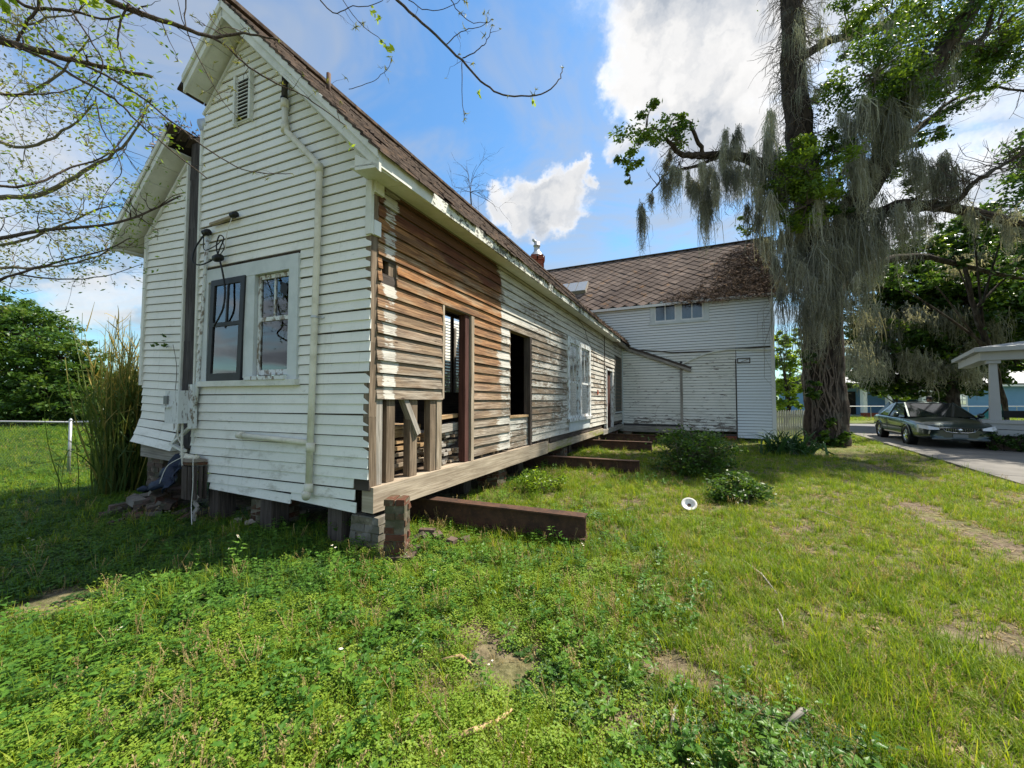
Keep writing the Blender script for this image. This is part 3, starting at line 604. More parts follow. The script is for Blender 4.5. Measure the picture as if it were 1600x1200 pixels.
# ---- old service entrance: mossy bracket, conduit, insulators and slack black cables
m = MB(); m.bar(GP(2.66, .075, 3.90), GP(2.20, .075, 3.93), .045, .03); br = m.build('bracket', 'mossy_beam', wing)
m = MB(); m.lathe(GP(2.17, .09, 3.94), [(.0, -.05), (.035, -.045), (.04, 0), (.028, .02), (.036, .05), (.0, .055)], 10, DU); m.build('insulator', 'cable_black', br, smooth=True)
m = MB(); m.lathe(GP(2.72, .09, 3.80), [(.0, -.05), (.04, -.045), (.045, 0), (.03, .02), (.04, .05), (.0, .055)], 10, DU); m.build('insulator', 'cable_black', br, smooth=True)
con = MB(); con.tube([GP(2.73, .07, 3.80), GP(2.765, .07, 3.2), GP(2.80, .07, 2.6), GP(2.84, .075, 1.8), GP(2.88, .075, 1.46)], .022, 8); con.build('conduit', 'peeling_trim', wing, smooth=True)
def cable(pts, r=.008, mat='cable_black', parent=wing, n=6, name='cable'):
    P = [Vector(p) for p in pts]; out = []
    for i in range(len(P) - 1):
        p0, p1, p2, p3 = P[max(i - 1, 0)], P[i], P[i + 1], P[min(i + 2, len(P) - 1)]
        for k in range(6):
            t = k / 6; out.append(0.5 * ((2 * p1) + (p2 - p0) * t + (2 * p0 - 5 * p1 + 4 * p2 - p3) * t * t + (3 * p1 - p0 - 3 * p2 + p3) * t ** 3))
    out.append(P[-1]); m = MB(); m.tube(out, r, n); return m.build(name, mat, parent, smooth=True)
cable([GP(2.74, .1, 3.78), GP(2.90, .12, 3.6), GP(2.92, .13, 3.42), GP(2.75, .12, 3.36), GP(2.46, .11, 3.42)], .010)
cable([GP(2.76, .1, 3.74), GP(2.70, .12, 3.55), GP(2.45, .12, 3.58), GP(2.36, .12, 3.62), GP(2.30, .12, 3.52), GP(2.38, .12, 3.44)], .006)
cable([GP(2.46, .11, 3.42), GP(2.36, .14, 3.5), GP(2.28, .14, 3.63), GP(2.37, .14, 3.68), GP(2.44, .13, 3.55), GP(2.40, .12, 3.40)], .008)
cable([GP(2.42, .11, 3.42), GP(2.30, .13, 3.2), GP(2.26, .12, 2.95), GP(2.28, .13, 2.72), GP(2.44, .13, 2.52)], .011)
cable([GP(2.20, .1, 3.9), GP(2.27, .11, 3.7), GP(2.30, .11, 3.5)], .005, 'cable_pale')
m = MB(); m.lathe(GP(2.44, .11, 3.41), [(.0, -.07), (.045, -.06), (.05, 0), (.045, .05), (.0, .06)], 10, DU); m.build('splice_box', 'cable_black', wing, smooth=True)
# meter box hung over the gap
bx = wbox(GP, 2.93, 3.22, 1.27, 1.70, 0.08, 0.24).build('meter_box', 'box_grey', wing)
wbox(GP, 3.14, 3.215, 1.52, 1.63, 0.24, 0.262).build('meter_face', 'plate_grey', bx); wbox(GP, 3.08, 3.235, 1.475, 1.50, 0.24, 0.27).build('ledge', 'box_grey', bx)
wbox(GP, 2.86, 2.93, 1.20, 1.78, 0.06, 0.13).build('pipe_cover', 'peeling_trim', bx)
cable([GP(3.02, .14, 1.27), GP(3.0, .15, .95), GP(2.98, .14, .7)], .014, 'cable_pale')
cable([GP(3.05, .16, 1.27), GP(3.08, .16, 1.10), GP(3.00, .13, .95)], .009, 'cable_pale')

# ---- long side: lap boards with their openings
OPEN = [(-1, 1.225, -1, 1.595), (1.225, 2.00, -1, 2.87), (3.24, 4.20, -1, 2.88), (6.50, 8.72, 1.02, 3.30), (10.86, 12.02, -1, 2.80), (12.40, 13.80, 1.08, 3.42), (0.12, 0.34, 2.99, 3.13)]
EXL = 0.1445; z = 0.72; row = 0; seams = [(2.02, 3.24), (2.94, 6.5)]
while z < 4.02:
    z1 = z + EXL; zt = min(z1 - 0.010, 4.03)
    holes = [(o[0], o[1]) for o in OPEN if z + .03 < o[3] and z1 - .03 > o[2]]
    segs = minus((0.055, 14.02), holes); out = []
    for (a, b) in segs:                                            # butt joints: at the old paint line, at the seam, and here and there
        cuts = [q for q in ([2.90] if z > 2.7 else []) + [10.62] + [random.uniform(4.8, 6.2), random.uniform(8.9, 10.2)] if a + .2 < q < b - .2]
        e = [a] + sorted(cuts) + [b]; out += list(zip(e, e[1:]))
    for (a, b) in out:
        k = random.random(); j = .003
        if z < 1.9 and b < 1.3: j = .008
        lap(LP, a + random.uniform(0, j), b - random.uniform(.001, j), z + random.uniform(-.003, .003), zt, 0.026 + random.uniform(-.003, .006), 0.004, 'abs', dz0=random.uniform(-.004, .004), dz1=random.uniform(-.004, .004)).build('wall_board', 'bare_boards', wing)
    z = z1; row += 1
# dark sheathing behind the boards and the little black recess high in the corner
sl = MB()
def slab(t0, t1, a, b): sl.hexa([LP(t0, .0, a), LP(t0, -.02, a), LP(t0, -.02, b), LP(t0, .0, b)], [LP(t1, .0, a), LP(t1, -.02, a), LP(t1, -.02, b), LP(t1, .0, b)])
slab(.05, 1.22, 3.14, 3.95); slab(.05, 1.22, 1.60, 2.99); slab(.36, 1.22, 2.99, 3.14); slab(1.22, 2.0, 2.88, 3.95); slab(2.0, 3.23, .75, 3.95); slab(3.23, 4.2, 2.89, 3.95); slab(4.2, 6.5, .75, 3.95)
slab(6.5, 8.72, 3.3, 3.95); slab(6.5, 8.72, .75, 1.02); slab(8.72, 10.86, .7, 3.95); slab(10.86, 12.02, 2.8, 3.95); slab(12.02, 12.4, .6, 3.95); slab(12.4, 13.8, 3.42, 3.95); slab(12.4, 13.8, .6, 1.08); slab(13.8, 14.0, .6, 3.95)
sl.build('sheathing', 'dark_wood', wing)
wbox(LP, 0.335, 0.365, 2.98, 3.14, -.05, .015).build('blocking', 'stud_wood', wing)
# batten at the seam and the frieze
wbox(LP, 10.59, 10.63, 0.75, 3.98, .03, .045).build('seam_batten', 'dark_wood', wing)
m = MB(); m.bar(LP(0.1, .03, 3.965), LP(14.0, .03, 3.965), .05, .05); m.build('frieze', 'grey_wood', wing)
# ---- sill beam and what stands on it
m = MB()
for (t0, t1, lo, hi, mat) in ((0.0, 5.05, .385, .655, 'beam_wood'), (5.07, 10.3, .40, .575, 'mossy_beam'), (10.32, 14.0, .34, .52, 'grey_wood')):
    q = MB(); q.hexa([LP(t0, -.12, lo), LP(t0, .045, lo), LP(t0, .045, hi), LP(t0, -.12, hi)], [LP(t1, -.12, lo), LP(t1, .045, lo), LP(t1, .045, hi), LP(t1, -.12, hi)]); q.build('sill_beam', mat, wing)
wbox(LP, 5.3, 10.25, .60, .70, -.06, .0).build('sill_plate', 'dark_wood', wing)
for t in (2.28, 2.68, 2.82, 3.0, 4.6, 5.2, 5.7, 6.2, 6.7, 7.2, 7.7, 8.2, 8.7, 9.2, 9.7):
    wbox(LP, t, t + .07, .658 if t < 5 else .578, .80, -.14, -.02).build('joist_end', 'stud_wood', wing)
# studs left standing in the opened bay
for (t0, t1, za, zb, d, mat) in ((0.06, 0.16, .66, 1.62, 0.0, 'grey_wood'), (0.235, 0.36, .66, 3.9, -.01, 'stud_wood'), (0.61, 0.74, .66, 3.9, -.005, 'stud_wood'), (0.985, 1.10, .66, 3.9, 0.0, 'stud_wood'), (1.11, 1.215, .66, 1.60, .012, 'beam_wood')):
    wbox(LP, t0, t1, za, zb, d - .10, d).build('stud', mat, wing)
m = MB(); m.bar(LP(0.50, -.05, 1.66), LP(0.735, -.01, 1.16), .07, .09, up=OL); m.build('brace', 'grey_wood', wing)
# door openings: jambs and heads
wbox(LP, 1.215, 1.255, 1.60, 2.90, -.10, .022).build('door_jamb', 'beam_wood', wing)
wbox(LP, 1.80, 1.90, .66, 2.87, -.12, -.005).build('stud', 'red_door', wing); wbox(LP, 1.93, 2.005, .66, 2.87, -.06, .025).build('door_jamb', 'beam_wood', wing)
wbox(LP, 1.255, 1.93, 2.872, 2.90, -.12, .02).build('door_head', 'stud_wood', wing)
wbox(LP, 4.135, 4.225, .62, 2.89, -.12, .022).build('door_jamb', 'dark_wood', wing); wbox(LP, 3.225, 3.255, 1.25, 2.89, -.12, .012).build('door_jamb', 'stud_wood', wing); wbox(LP, 3.255, 4.135, 2.885, 2.91, -.12, .012).build('door_head', 'stud_wood', wing)
z = .68
for k in range(5):                                                  # boards across the foot of the second doorway
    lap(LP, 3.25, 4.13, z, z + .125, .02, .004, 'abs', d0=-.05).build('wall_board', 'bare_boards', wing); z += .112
wbox(LP, 3.25, 4.13, 1.245, 1.285, -.14, -.01).build('door_sill', 'fresh_wood', wing)
# tall paired window
wn = wbox(LP, 6.50, 8.72, 3.14, 3.30, .0, .05).build('window', 'peeling_trim', wing)
for (a, b) in ((6.50, 6.66), (7.50, 7.72), (8.56, 8.72)): wbox(LP, a, b, 1.10, 3.14, .0, .048).build('casing', 'peeling_trim', wn)
wbox(LP, 6.44, 8.78, 1.01, 1.10, .0, .10).build('sill', 'peeling_trim', wn)
for (a, b) in ((6.66, 7.50), (7.72, 8.56)): sash_window(wn, LP, a, b, 1.10, 3.14, -.02, 'peeling_trim', 'dusty_glass', rail=2.08, munt=1)
wbox(LP, 6.6, 8.6, .74, 1.0, .024, .034).build('apron', 'grey_trim', wing)
for (a, b) in ((6.7, 7.48), (7.74, 8.54)): wbox(LP, a, b, 1.14, 3.1, -.10, -.085).build('dark_backing', 'screen', wn)  # dark sheets added behind the panes, standing in for the unlit room
wbox(LP, 9.55, 9.72, 1.78, 1.94, .03, .036).build('notice', 'red_brick', wing)
# rust-red door and the screened window beyond it
dr = wbox(LP, 10.98, 11.90, .52, 2.72, -.09, -.05).build('door', 'red_door', wing)
for (a, b, c, e) in ((11.06, 11.40, .7, 1.3), (11.48, 11.82, .7, 1.3), (11.06, 11.40, 1.45, 2.6), (11.48, 11.82, 1.45, 2.6)): wbox(LP, a, b, c, e, -.05, -.04).build('door_panel', 'red_door', dr)
wbox(LP, 10.86, 10.97, .5, 2.80, -.06, .04).build('door_jamb', 'peeling_trim', wing); wbox(LP, 11.91, 12.02, .5, 2.80, -.06, .04).build('door_jamb', 'peeling_trim', wing); wbox(LP, 10.97, 11.91, 2.73, 2.80, -.06, .04).build('door_head', 'peeling_trim', wing)
w2 = wbox(LP, 12.40, 13.80, 1.05, 1.10, .0, .06).build('window', 'grey_trim', wing); wbox(LP, 12.45, 13.76, 1.12, 3.40, -.01, .004).build('insect_screen', 'screen', w2)
for k in range(15): wbox(LP, 12.42, 13.78, 1.16 + k * .152, 1.185 + k * .152, .004, .016).build('slat', 'stud_wood', w2)
for (a, b) in ((12.40, 12.46), (13.74, 13.80)): wbox(LP, a, b, 1.10, 3.42, .0, .04).build('casing', 'grey_wood', w2)
# hanging scrap of wire by the tall window
cable([LP(7.2, .06, 3.95), LP(7.9, .07, 3.75), LP(8.3, .07, 3.45), LP(8.75, .07, 3.25), LP(9.0, .07, 3.05), LP(9.02, .06, 2.7)], .006)

# ---- inside: floor, back framing, ceiling
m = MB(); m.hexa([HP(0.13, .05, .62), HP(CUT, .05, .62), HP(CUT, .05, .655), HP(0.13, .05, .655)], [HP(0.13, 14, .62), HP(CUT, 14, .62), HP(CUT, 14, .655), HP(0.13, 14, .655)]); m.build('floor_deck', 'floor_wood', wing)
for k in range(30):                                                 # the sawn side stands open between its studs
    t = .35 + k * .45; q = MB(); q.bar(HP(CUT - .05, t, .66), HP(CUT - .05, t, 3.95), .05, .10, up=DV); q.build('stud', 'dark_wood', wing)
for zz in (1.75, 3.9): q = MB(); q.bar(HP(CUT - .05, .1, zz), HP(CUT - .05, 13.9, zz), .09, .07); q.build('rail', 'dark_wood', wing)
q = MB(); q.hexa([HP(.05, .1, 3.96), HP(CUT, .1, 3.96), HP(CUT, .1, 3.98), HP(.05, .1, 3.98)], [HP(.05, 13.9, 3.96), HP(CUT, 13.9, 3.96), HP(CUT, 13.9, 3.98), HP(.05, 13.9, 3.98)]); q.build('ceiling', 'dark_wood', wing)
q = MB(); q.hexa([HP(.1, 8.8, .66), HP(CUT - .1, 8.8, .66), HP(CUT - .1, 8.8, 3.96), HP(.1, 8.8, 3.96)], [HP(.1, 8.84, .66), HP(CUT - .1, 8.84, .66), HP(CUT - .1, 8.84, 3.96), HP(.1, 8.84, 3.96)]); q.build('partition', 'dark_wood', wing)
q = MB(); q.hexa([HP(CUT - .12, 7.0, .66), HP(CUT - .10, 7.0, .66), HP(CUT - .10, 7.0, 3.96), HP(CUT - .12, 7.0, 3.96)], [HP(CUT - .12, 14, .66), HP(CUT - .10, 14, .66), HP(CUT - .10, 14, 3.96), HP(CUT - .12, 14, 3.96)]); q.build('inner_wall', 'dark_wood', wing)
q = MB(); q.hexa([HP(CUT - .12, .15, .66), HP(CUT - .10, .15, .66), HP(CUT - .10, .15, 1.72), HP(CUT - .12, .15, 1.72)], [HP(CUT - .12, 7.0, .66), HP(CUT - .10, 7.0, .66), HP(CUT - .10, 7.0, 1.72), HP(CUT - .12, 7.0, 1.72)]); q.build('blackout_panel', 'dark_wood', wing)  # added panel shuts out the bright field to keep the interior dark
q = MB(); q.bar(HP(2.2, .9, .7), HP(1.9, 2.0, 2.3), .09, .03); q.build('loose_plank', 'stud_wood', wing)

# ---- roof of the wing: decking, shingle courses, fascia, soffits, rake boards
OVG, OVE = 0.30, 0.33
def RP(a, t, lift=0.0): return C0 + DU * a + DV * t + UP * (sag(roof_z(a), t) + lift)
TN, TF = -OVG / 0.9965, 14.2
roof = MB()
for (a0, a1) in ((-OVE, RA), (RA, 2.95)):
    roof.hexa([RP(a0, TN, -.09), RP(a1, TN, -.09), RP(a1, TN, -.03), RP(a0, TN, -.03)], [RP(a0, TF, -.09), RP(a1, TF, -.09), RP(a1, TF, -.03), RP(a0, TF, -.03)])
roof = roof.build('roof', 'roof_felt', wing)
sh = MB(); nc = 24; da = (RA + OVE + .04) / nc
for i in range(nc):
    a0 = -OVE - .04 + da * i; a1 = a0 + da * 1.25; t = TN - .03; off = random.uniform(0, .3)
    while t < TF:
        w = random.uniform(.18, .36); l = random.uniform(0, .03); jz = random.uniform(0, .022) + (.02 if random.random() < .06 else 0); te = min(t + w, TF)
        if random.random() < .965:
            A = [RP(a0 - l, t, -.028 + .022 + jz), RP(a0 - l, t, .006 + jz + .012), RP(min(a1, RA), t, -.006), RP(min(a1, RA), t, -.028)]
            B = [RP(a0 - l, te - .006, -.028 + .022 + jz), RP(a0 - l, te - .006, .006 + jz + .012), RP(min(a1, RA), te - .006, -.006), RP(min(a1, RA), te - .006, -.028)]
            sh.hexa(A, B)
        t = te
tag(sh.build('shingles', 'shingle', roof), kind='stuff')
q = MB(); q.bar(RP(RA, TN - .02, .03), RP(RA, TF, .03), .16, .05); q.build('ridge_cap', 'shingle', roof)
sh = MB()
for i in range(6):
    for k in range(46):
        t = TN + k * .31; a0 = RA + .06 + i * .135; sh.hexa([RP(a0 + .15, t, .0), RP(a0 + .15, t, .02), RP(a0, t, -.01), RP(a0, t, -.03)], [RP(a0 + .15, t + .30, .0), RP(a0 + .15, t + .30, .02), RP(a0, t + .30, -.01), RP(a0, t + .30, -.03)])
tag(sh.build('shingles', 'shingle', roof), kind='stuff')
# fascia along the eave in lengths
for (t0, t1, mat) in ((TN, .55, 'white_trim'), (.55, 3.3, 'flaky_fascia'), (3.3, 6.6, 'flaky_fascia'), (6.6, 9.6, 'flaky_fascia'), (9.6, 11.9, 'flaky_fascia')):
    q = MB(); ze = RZ - (RA + OVE) * SL - .03
    A = lambda t: [HP(-OVE - .012, t, ze - .145), HP(-OVE + .012, t, ze - .145), HP(-OVE + .012, t, ze + .005), HP(-OVE - .012, t, ze + .005)]
    q.hexa(A(t0), A(t1 - .004)); q.build('fascia', mat, wing)
# rafter tails showing where the fascia is gone, and soffit boards
for k in range(8):
    t = 11.95 + k * .29; q = MB(); q.bar(HP(-OVE + .02, t, 3.90), HP(0.05, t, 4.05), .05, .10); q.build('rafter_tail', 'grey_wood', wing)
ze = RZ - (RA + OVE) * SL - .16
t = TN
while t < 11.9:
    w = .42; q = MB(); A = lambda t: [HP(-OVE + .014, t, ze), HP(0.03, t, ze + .04), HP(0.03, t, ze + .055), HP(-OVE + .014, t, ze + .015)]
    q.hexa(A(t), A(min(t + w, 11.9) - .006)); q.build('soffit_panel', 'white_trim', wing); t += w
q = MB(); q.bar(LP(.1, .02, 4.0), LP(14, .02, 4.0), .10, .07); q.build('bed_mould', 'grey_wood', wing)
# rake boards and raked soffit of the gable
for (a0, a1, nm) in ((-OVE - .02, RA + .012, 0), (RA - .012, 2.90, 1)):
    q = MB(); B0 = lambda a: [RP(a, TN + .03, -.21), RP(a, TN, -.21), RP(a, TN, -.012), RP(a, TN + .03, -.012)]
    q.hexa(B0(a0), B0(a1)); q.build('rake_board', 'white_trim', wing)
    q = MB(); B1 = lambda a: [RP(a, TN - .022, -.09), RP(a, TN - .002, -.09), RP(a, TN - .002, .0), RP(a, TN - .022, .0)]
    q.hexa(B1(a0), B1(a1)); q.build('rake_trim', 'white_trim', wing)
    n = 9 if nm == 0 else 3
    for k in range(n):
        c0 = a0 + .03 + (a1 - a0 - .03) * k / n; c1 = a0 + .03 + (a1 - a0 - .03) * (k + 1) / n - .008
        q = MB(); q.hexa([RP(c0, TN + .03, -.20), RP(c1, TN + .03, -.20), RP(c1, TN + .03, -.185), RP(c0, TN + .03, -.185)], [RP(c0, -.0, -.20), RP(c1, -.0, -.20), RP(c1, -.0, -.185), RP(c0, -.0, -.185)]); q.build('soffit_panel', 'white_trim', wing)
# boxed return at the foot of the rake
q = MB(); ze = RZ - (RA + OVE) * SL - .19
q.hexa([HP(-OVE, TN, ze), HP(-.04, TN, ze + .03), HP(-.04, TN, ze + .20), HP(-OVE, TN, ze + .02)], [HP(-OVE, TN + .03, ze), HP(-.04, TN + .03, ze + .03), HP(-.04, TN + .03, ze + .20), HP(-OVE, TN + .03, ze + .02)]); q.build('eave_return', 'white_trim', wing)
# vent stub through the roof, chimney beyond the ridge
q = MB(); q.tube([RP(1.35, .55, -.1), RP(1.35, .55, .26)], .03, 10); q.build('vent_stub', 'rust_steel', wing, smooth=True)
cx, cy, cb = 0.93, 14.2, 6.2
ch = MB(); ch.box((cx - .2, cy - .2, cb - .4), (cx + .2, cy + .2, cb + .62)); ch = ch.build('chimney', 'mortar', roof)
for r in range(13):
    zc = cb - .15 + r * .065
    for (ax, ay, lx, ly) in ((cx - .1, cy - .21, .19, .1), (cx + .1, cy - .21, .19, .1), (cx - .21, cy, .1, .19), (cx - .21, cy - .0 + (.2 if r % 2 else -.0), .1, .19), (cx + .21, cy, .1, .19)):
        q = MB(); e = .03 if r > 9 else 0; q.box((ax - lx / 2 - e, ay - ly / 2 - e, zc), (ax + lx / 2 + e, ay + ly / 2 + e, zc + .055)); q.build('brick', 'red_brick', ch)
q = MB(); q.lathe((cx, cy, cb + .62), [(.30, 0), (.27, .06), (.16, .22), (.11, .27), (.11, .46), (.135, .47), (.135, .49), (.10, .50), (.10, .62), (.0, .63)], 14); q.bar((cx - .0, cy, cb + 1.22), (cx - .16, cy, cb + 1.34), .14, .05); q.build('chimney_pot', 'galvanized', ch, smooth=True)

# ================================================================== the sawn-off slice standing beside it
TILT = 0.045
def SP(a, d, z): return C0 + DU * (a - TILT * 0.25 * (z - .9)) + OG * (d - .06) + UP * (z + TILT * (a - 3.4))
slc = thing('house_slice', GP(3.9, -.06, 0), 'narrow sawn-off slice of the white gable with one roof slope, behind a dark post', 'house')
SA0, SA1 = 3.42, 4.36
def s_top(a): return RZ - .30 - (a - RA) * SL - .03
z = 0.92; row = 0
while z < 5.0:
    zt = z + EX - .009
    if z > s_top(SA0) - .05: break
    b1 = min(SA1, RA + (RZ - .33 - z) / SL); t1 = max(SA0 + .01, min(SA1, RA + (RZ - .33 - zt) / SL))
    fl = .03 * max(0, 3 - row)
    lap(SP, SA0, b1 + (.05 - .015 * row if row < 4 else 0), z, zt, .019 + fl, .003 + fl * .7, 'abs', SA0, t1 + (.04 - .012 * row if row < 4 else 0), .02, dz0=(-.05 + .015 * row if row < 3 else 0)).build('siding_course', 'vinyl', slc)
    z += EX; row += 1
m = MB(); m.hexa([SP(SA0, .018, .95), SP(SA1, .018, .95), SP(SA1, .018, s_top(SA1)), SP(SA0, .018, s_top(SA0))], [SP(SA0, -.03, .95), SP(SA1, -.03, .95), SP(SA1, -.03, s_top(SA1)), SP(SA0, -.03, s_top(SA0))]); m.build('sheathing', 'dark_wood', slc)
wbox(SP, SA1 - .01, SA1 + .045, 1.75, s_top(SA1), .0, .06).build('corner_board', 'white_trim', slc); wbox(SP, SA0 - .035, SA0, 1.15, s_top(SA0), .02, .06).build('edge_strip', 'white_trim', slc)
wbox(SP, SA0 - .1, SA1 - .02, .70, .90, -.06, .03).build('sill_beam', 'grey_wood', slc)
m = MB(); m.bar(SP(SA0, .045, s_top(SA0) - .01), SP(SA1, .045, s_top(SA1) - .01), .03, .035); m.build('rake_strip', 'white_trim', slc)
def SR(a, t, lift): return SP(a, 0, RZ - (a - RA) * SL + lift) + DV * t
SN, SF, SE, SI = -.30, 2.6, 4.72, 3.36
m = MB(); m.hexa([SR(SI, SN, -.09), SR(SE, SN, -.09), SR(SE, SN, -.02), SR(SI, SN, -.02)], [SR(SI, SF, -.09), SR(SE, SF, -.09), SR(SE, SF, -.02), SR(SI, SF, -.02)]); sro = m.build('roof', 'roof_felt', slc)
m = MB()
for i in range(11):
    a1 = SE + .03 - i * .128; a0 = max(a1 - .16, SI)
    for k in range(10):
        t = SN - .02 + k * .29; j = random.uniform(0, .015); m.hexa([SR(a1, t, j), SR(a1, t, .02 + j), SR(a0, t, .0), SR(a0, t, -.02)], [SR(a1, t + .28, j), SR(a1, t + .28, .02 + j), SR(a0, t + .28, .0), SR(a0, t + .28, -.02)])
tag(m.build('shingles', 'shingle', sro), kind='stuff')
m = MB(); m.hexa([SR(SI + .05, SN + .03, -.21), SR(SI + .05, SN, -.21), SR(SI + .05, SN, -.02), SR(SI + .05, SN + .03, -.02)], [SR(SE, SN + .03, -.21), SR(SE, SN, -.21), SR(SE, SN, -.02), SR(SE, SN + .03, -.02)]); m.build('rake_board', 'white_trim', slc)
m = MB(); m.hexa([SR(SI + .05, SN - .004, -.09), SR(SI + .05, SN - .022, -.09), SR(SI + .05, SN - .022, .0), SR(SI + .05, SN - .004, .0)], [SR(SE, SN - .004, -.09), SR(SE, SN - .022, -.09), SR(SE, SN - .022, .0), SR(SE, SN - .004, .0)]); m.build('rake_trim', 'white_trim', slc)
m = MB(); m.hexa([SR(SE - .01, SN, -.22), SR(SE + .015, SN, -.22), SR(SE + .015, SN, -.03), SR(SE - .01, SN, -.03)], [SR(SE - .01, SF, -.22), SR(SE + .015, SF, -.22), SR(SE + .015, SF, -.03), SR(SE - .01, SF, -.03)]); m.build('fascia', 'white_trim', slc)
for k in range(6):
    c0 = SI + .1 + (SE - SI - .12) * k / 6; c1 = SI + .1 + (SE - SI - .12) * (k + 1) / 6 - .008
    m = MB(); m.hexa([SR(c0, SN + .03, -.20), SR(c1, SN + .03, -.20), SR(c1, SN + .03, -.185), SR(c0, SN + .03, -.185)], [SR(c0, 0.05, -.20), SR(c1, .05, -.20), SR(c1, .05, -.185), SR(c0, .05, -.185)]); m.build('soffit_panel', 'white_trim', slc)
# ragged broken deck boards at the sawn top, and its litter
for k in range(9):
    m = MB(); t = SN + .04 + k * .12; e = random.uniform(.0, .30); m.bar(SR(SI + .16, t, -.06), SR(SI - .02 - e * .2, t, -.10), .10, .02); m.build('broken_board', 'dark_wood', slc)
m = MB()
for k in range(170):
    p = SR(SI + random.uniform(-.02, .35), SN + random.uniform(-.05, .7), random.uniform(.0, .09)); dd = Vector((random.gauss(0, 1), random.gauss(0, 1), random.gauss(0, .4))).normalized() * random.uniform(.04, .12)
    q = random.random(); m.quad(p, p + dd, p + dd + Vector((0, 0, .012)), p + Vector((random.uniform(-.02, .02), .01, .02)), [(q, 0)] * 4)
tag(m.build('leaf_litter', 'litter', slc), kind='stuff')
# black charred-looking corner post on the sawn line
m = MB(); zs = [.92, 1.6, 2.4, 3.2, 4.0, 4.7, 5.22]
for za, zb in zip(zs, zs[1:]):
    o1, o2 = random.uniform(-.012, .012), random.uniform(-.012, .012); m.hexa([SP(3.10 + o1, -.12, za), SP(3.375 + o1, -.12, za), SP(3.375 + o1, .035, za), SP(3.10 + o1, .035, za)], [SP(3.10 + o2, -.12, zb), SP(3.375 + o2, -.12, zb), SP(3.375 + o2, .035, zb), SP(3.10 + o2, .035, zb)])
m.build('post', 'black_post', slc)
for zz in (4.35, 4.75, 5.1): wbox(SP, 3.0, 3.2, zz, zz + .12, -.16, .0).build('charred_block', 'black_post', slc)
# far side wall of the slice: open framing only
for k in range(7):
    q = MB(); q.bar(SP(4.30, -.1, .9) + DV * k * .42, SP(4.30, -.1, 4.0) + DV * k * .42, .05, .1, up=DV); q.build('stud', 'grey_wood', slc)
q = MB(); q.bar(SP(4.30, -.1, 3.98), SP(4.30, -.1, 3.98) + DV * 2.6, .1, .09); q.build('top_plate', 'grey_wood', slc)
q = MB(); q.hexa([SP(3.45, -.1, .86), SP(4.3, -.1, .86), SP(4.3, -.1, .92), SP(3.45, -.1, .92)], [SP(3.45, -.1, .86) + DV * 2.6, SP(4.3, -.1, .86) + DV * 2.6, SP(4.3, -.1, .92) + DV * 2.6, SP(3.45, -.1, .92) + DV * 2.6]); q.build('floor_deck', 'floor_wood', slc)

# the slice's far wall keeps its white lap boards further back; they show through the opened bay
for k in range(7): q = MB(); q.bar(SP(4.30, -.1, .9) + DV * (4.2 + k * .6), SP(4.30, -.1, 3.9) + DV * (4.2 + k * .6), .05, .1, up=DV); q.build('stud', 'grey_wood', slc)
for k in range(26):
    zz = 1.62 + k * .1; q = MB(); A = SP(4.33, -.1, 0) + DV * 4.0; A.z = zz; B = A + DV * 4.2; n_ = OL
    q.hexa([A, A + n_ * .022, A + n_ * .004 + UP * .092, A + UP * .092], [B, B + n_ * .022, B + n_ * .004 + UP * .092, B + UP * .092]); q.build('siding_course', 'vinyl', slc)
# dented flue lying in the sawn roof
q = MB(); q.tube([HP(3.02, .0, 5.35), HP(2.90, .5, 5.75), HP(2.84, .9, 6.0)], [.12, .125, .125], 14); q.build('flue', 'galvanized', slc, smooth=True)
# ================================================================== the two storey house behind
bh = thing('two_storey_house', BP(2.7, -2, 0), 'white clapboard two storey house with brown diamond shingle roof and twin upper windows', 'house')
BS0, BS1, BTOP = -5.5, 5.52, 5.60
z = 0.08; ex = 0.112; k = 0
while z < BTOP - .01:
    zt = min(z + ex - .016, BTOP); segs = []
    hol = [(1.18, 3.36)] if z > 4.66 and z < 5.72 else []
    lo = .44 if z < .40 else None
    cuts = [(-1.6, 2.30), (2.40, 4.26), (4.30, BS1 - .1)] if z < 3.05 else ([(-1.6, 2.30), (2.30, 4.28), (4.30, BS1 - .1)] if z < 3.45 else [(BS0, BS1 - .1)])
    for (a, b) in cuts:
        if b < 2.35 and z < .42: continue
        if 2.3 < b < 4.3 and z < .20: continue
        for (p, q) in minus((a, b), hol):
            d = .012 if z > 3.45 else (0.0 if a > 4.2 else .003)
            j = random.uniform(-.003, .003)
            lap(BP, p, q, z + j, zt, .026 + (random.uniform(0, .010) if z < 3.4 and a < 4.2 else 0), .002, 'abs', d0=d).build('clapboard', 'old_clapboard', bh)
    z += ex; k += 1
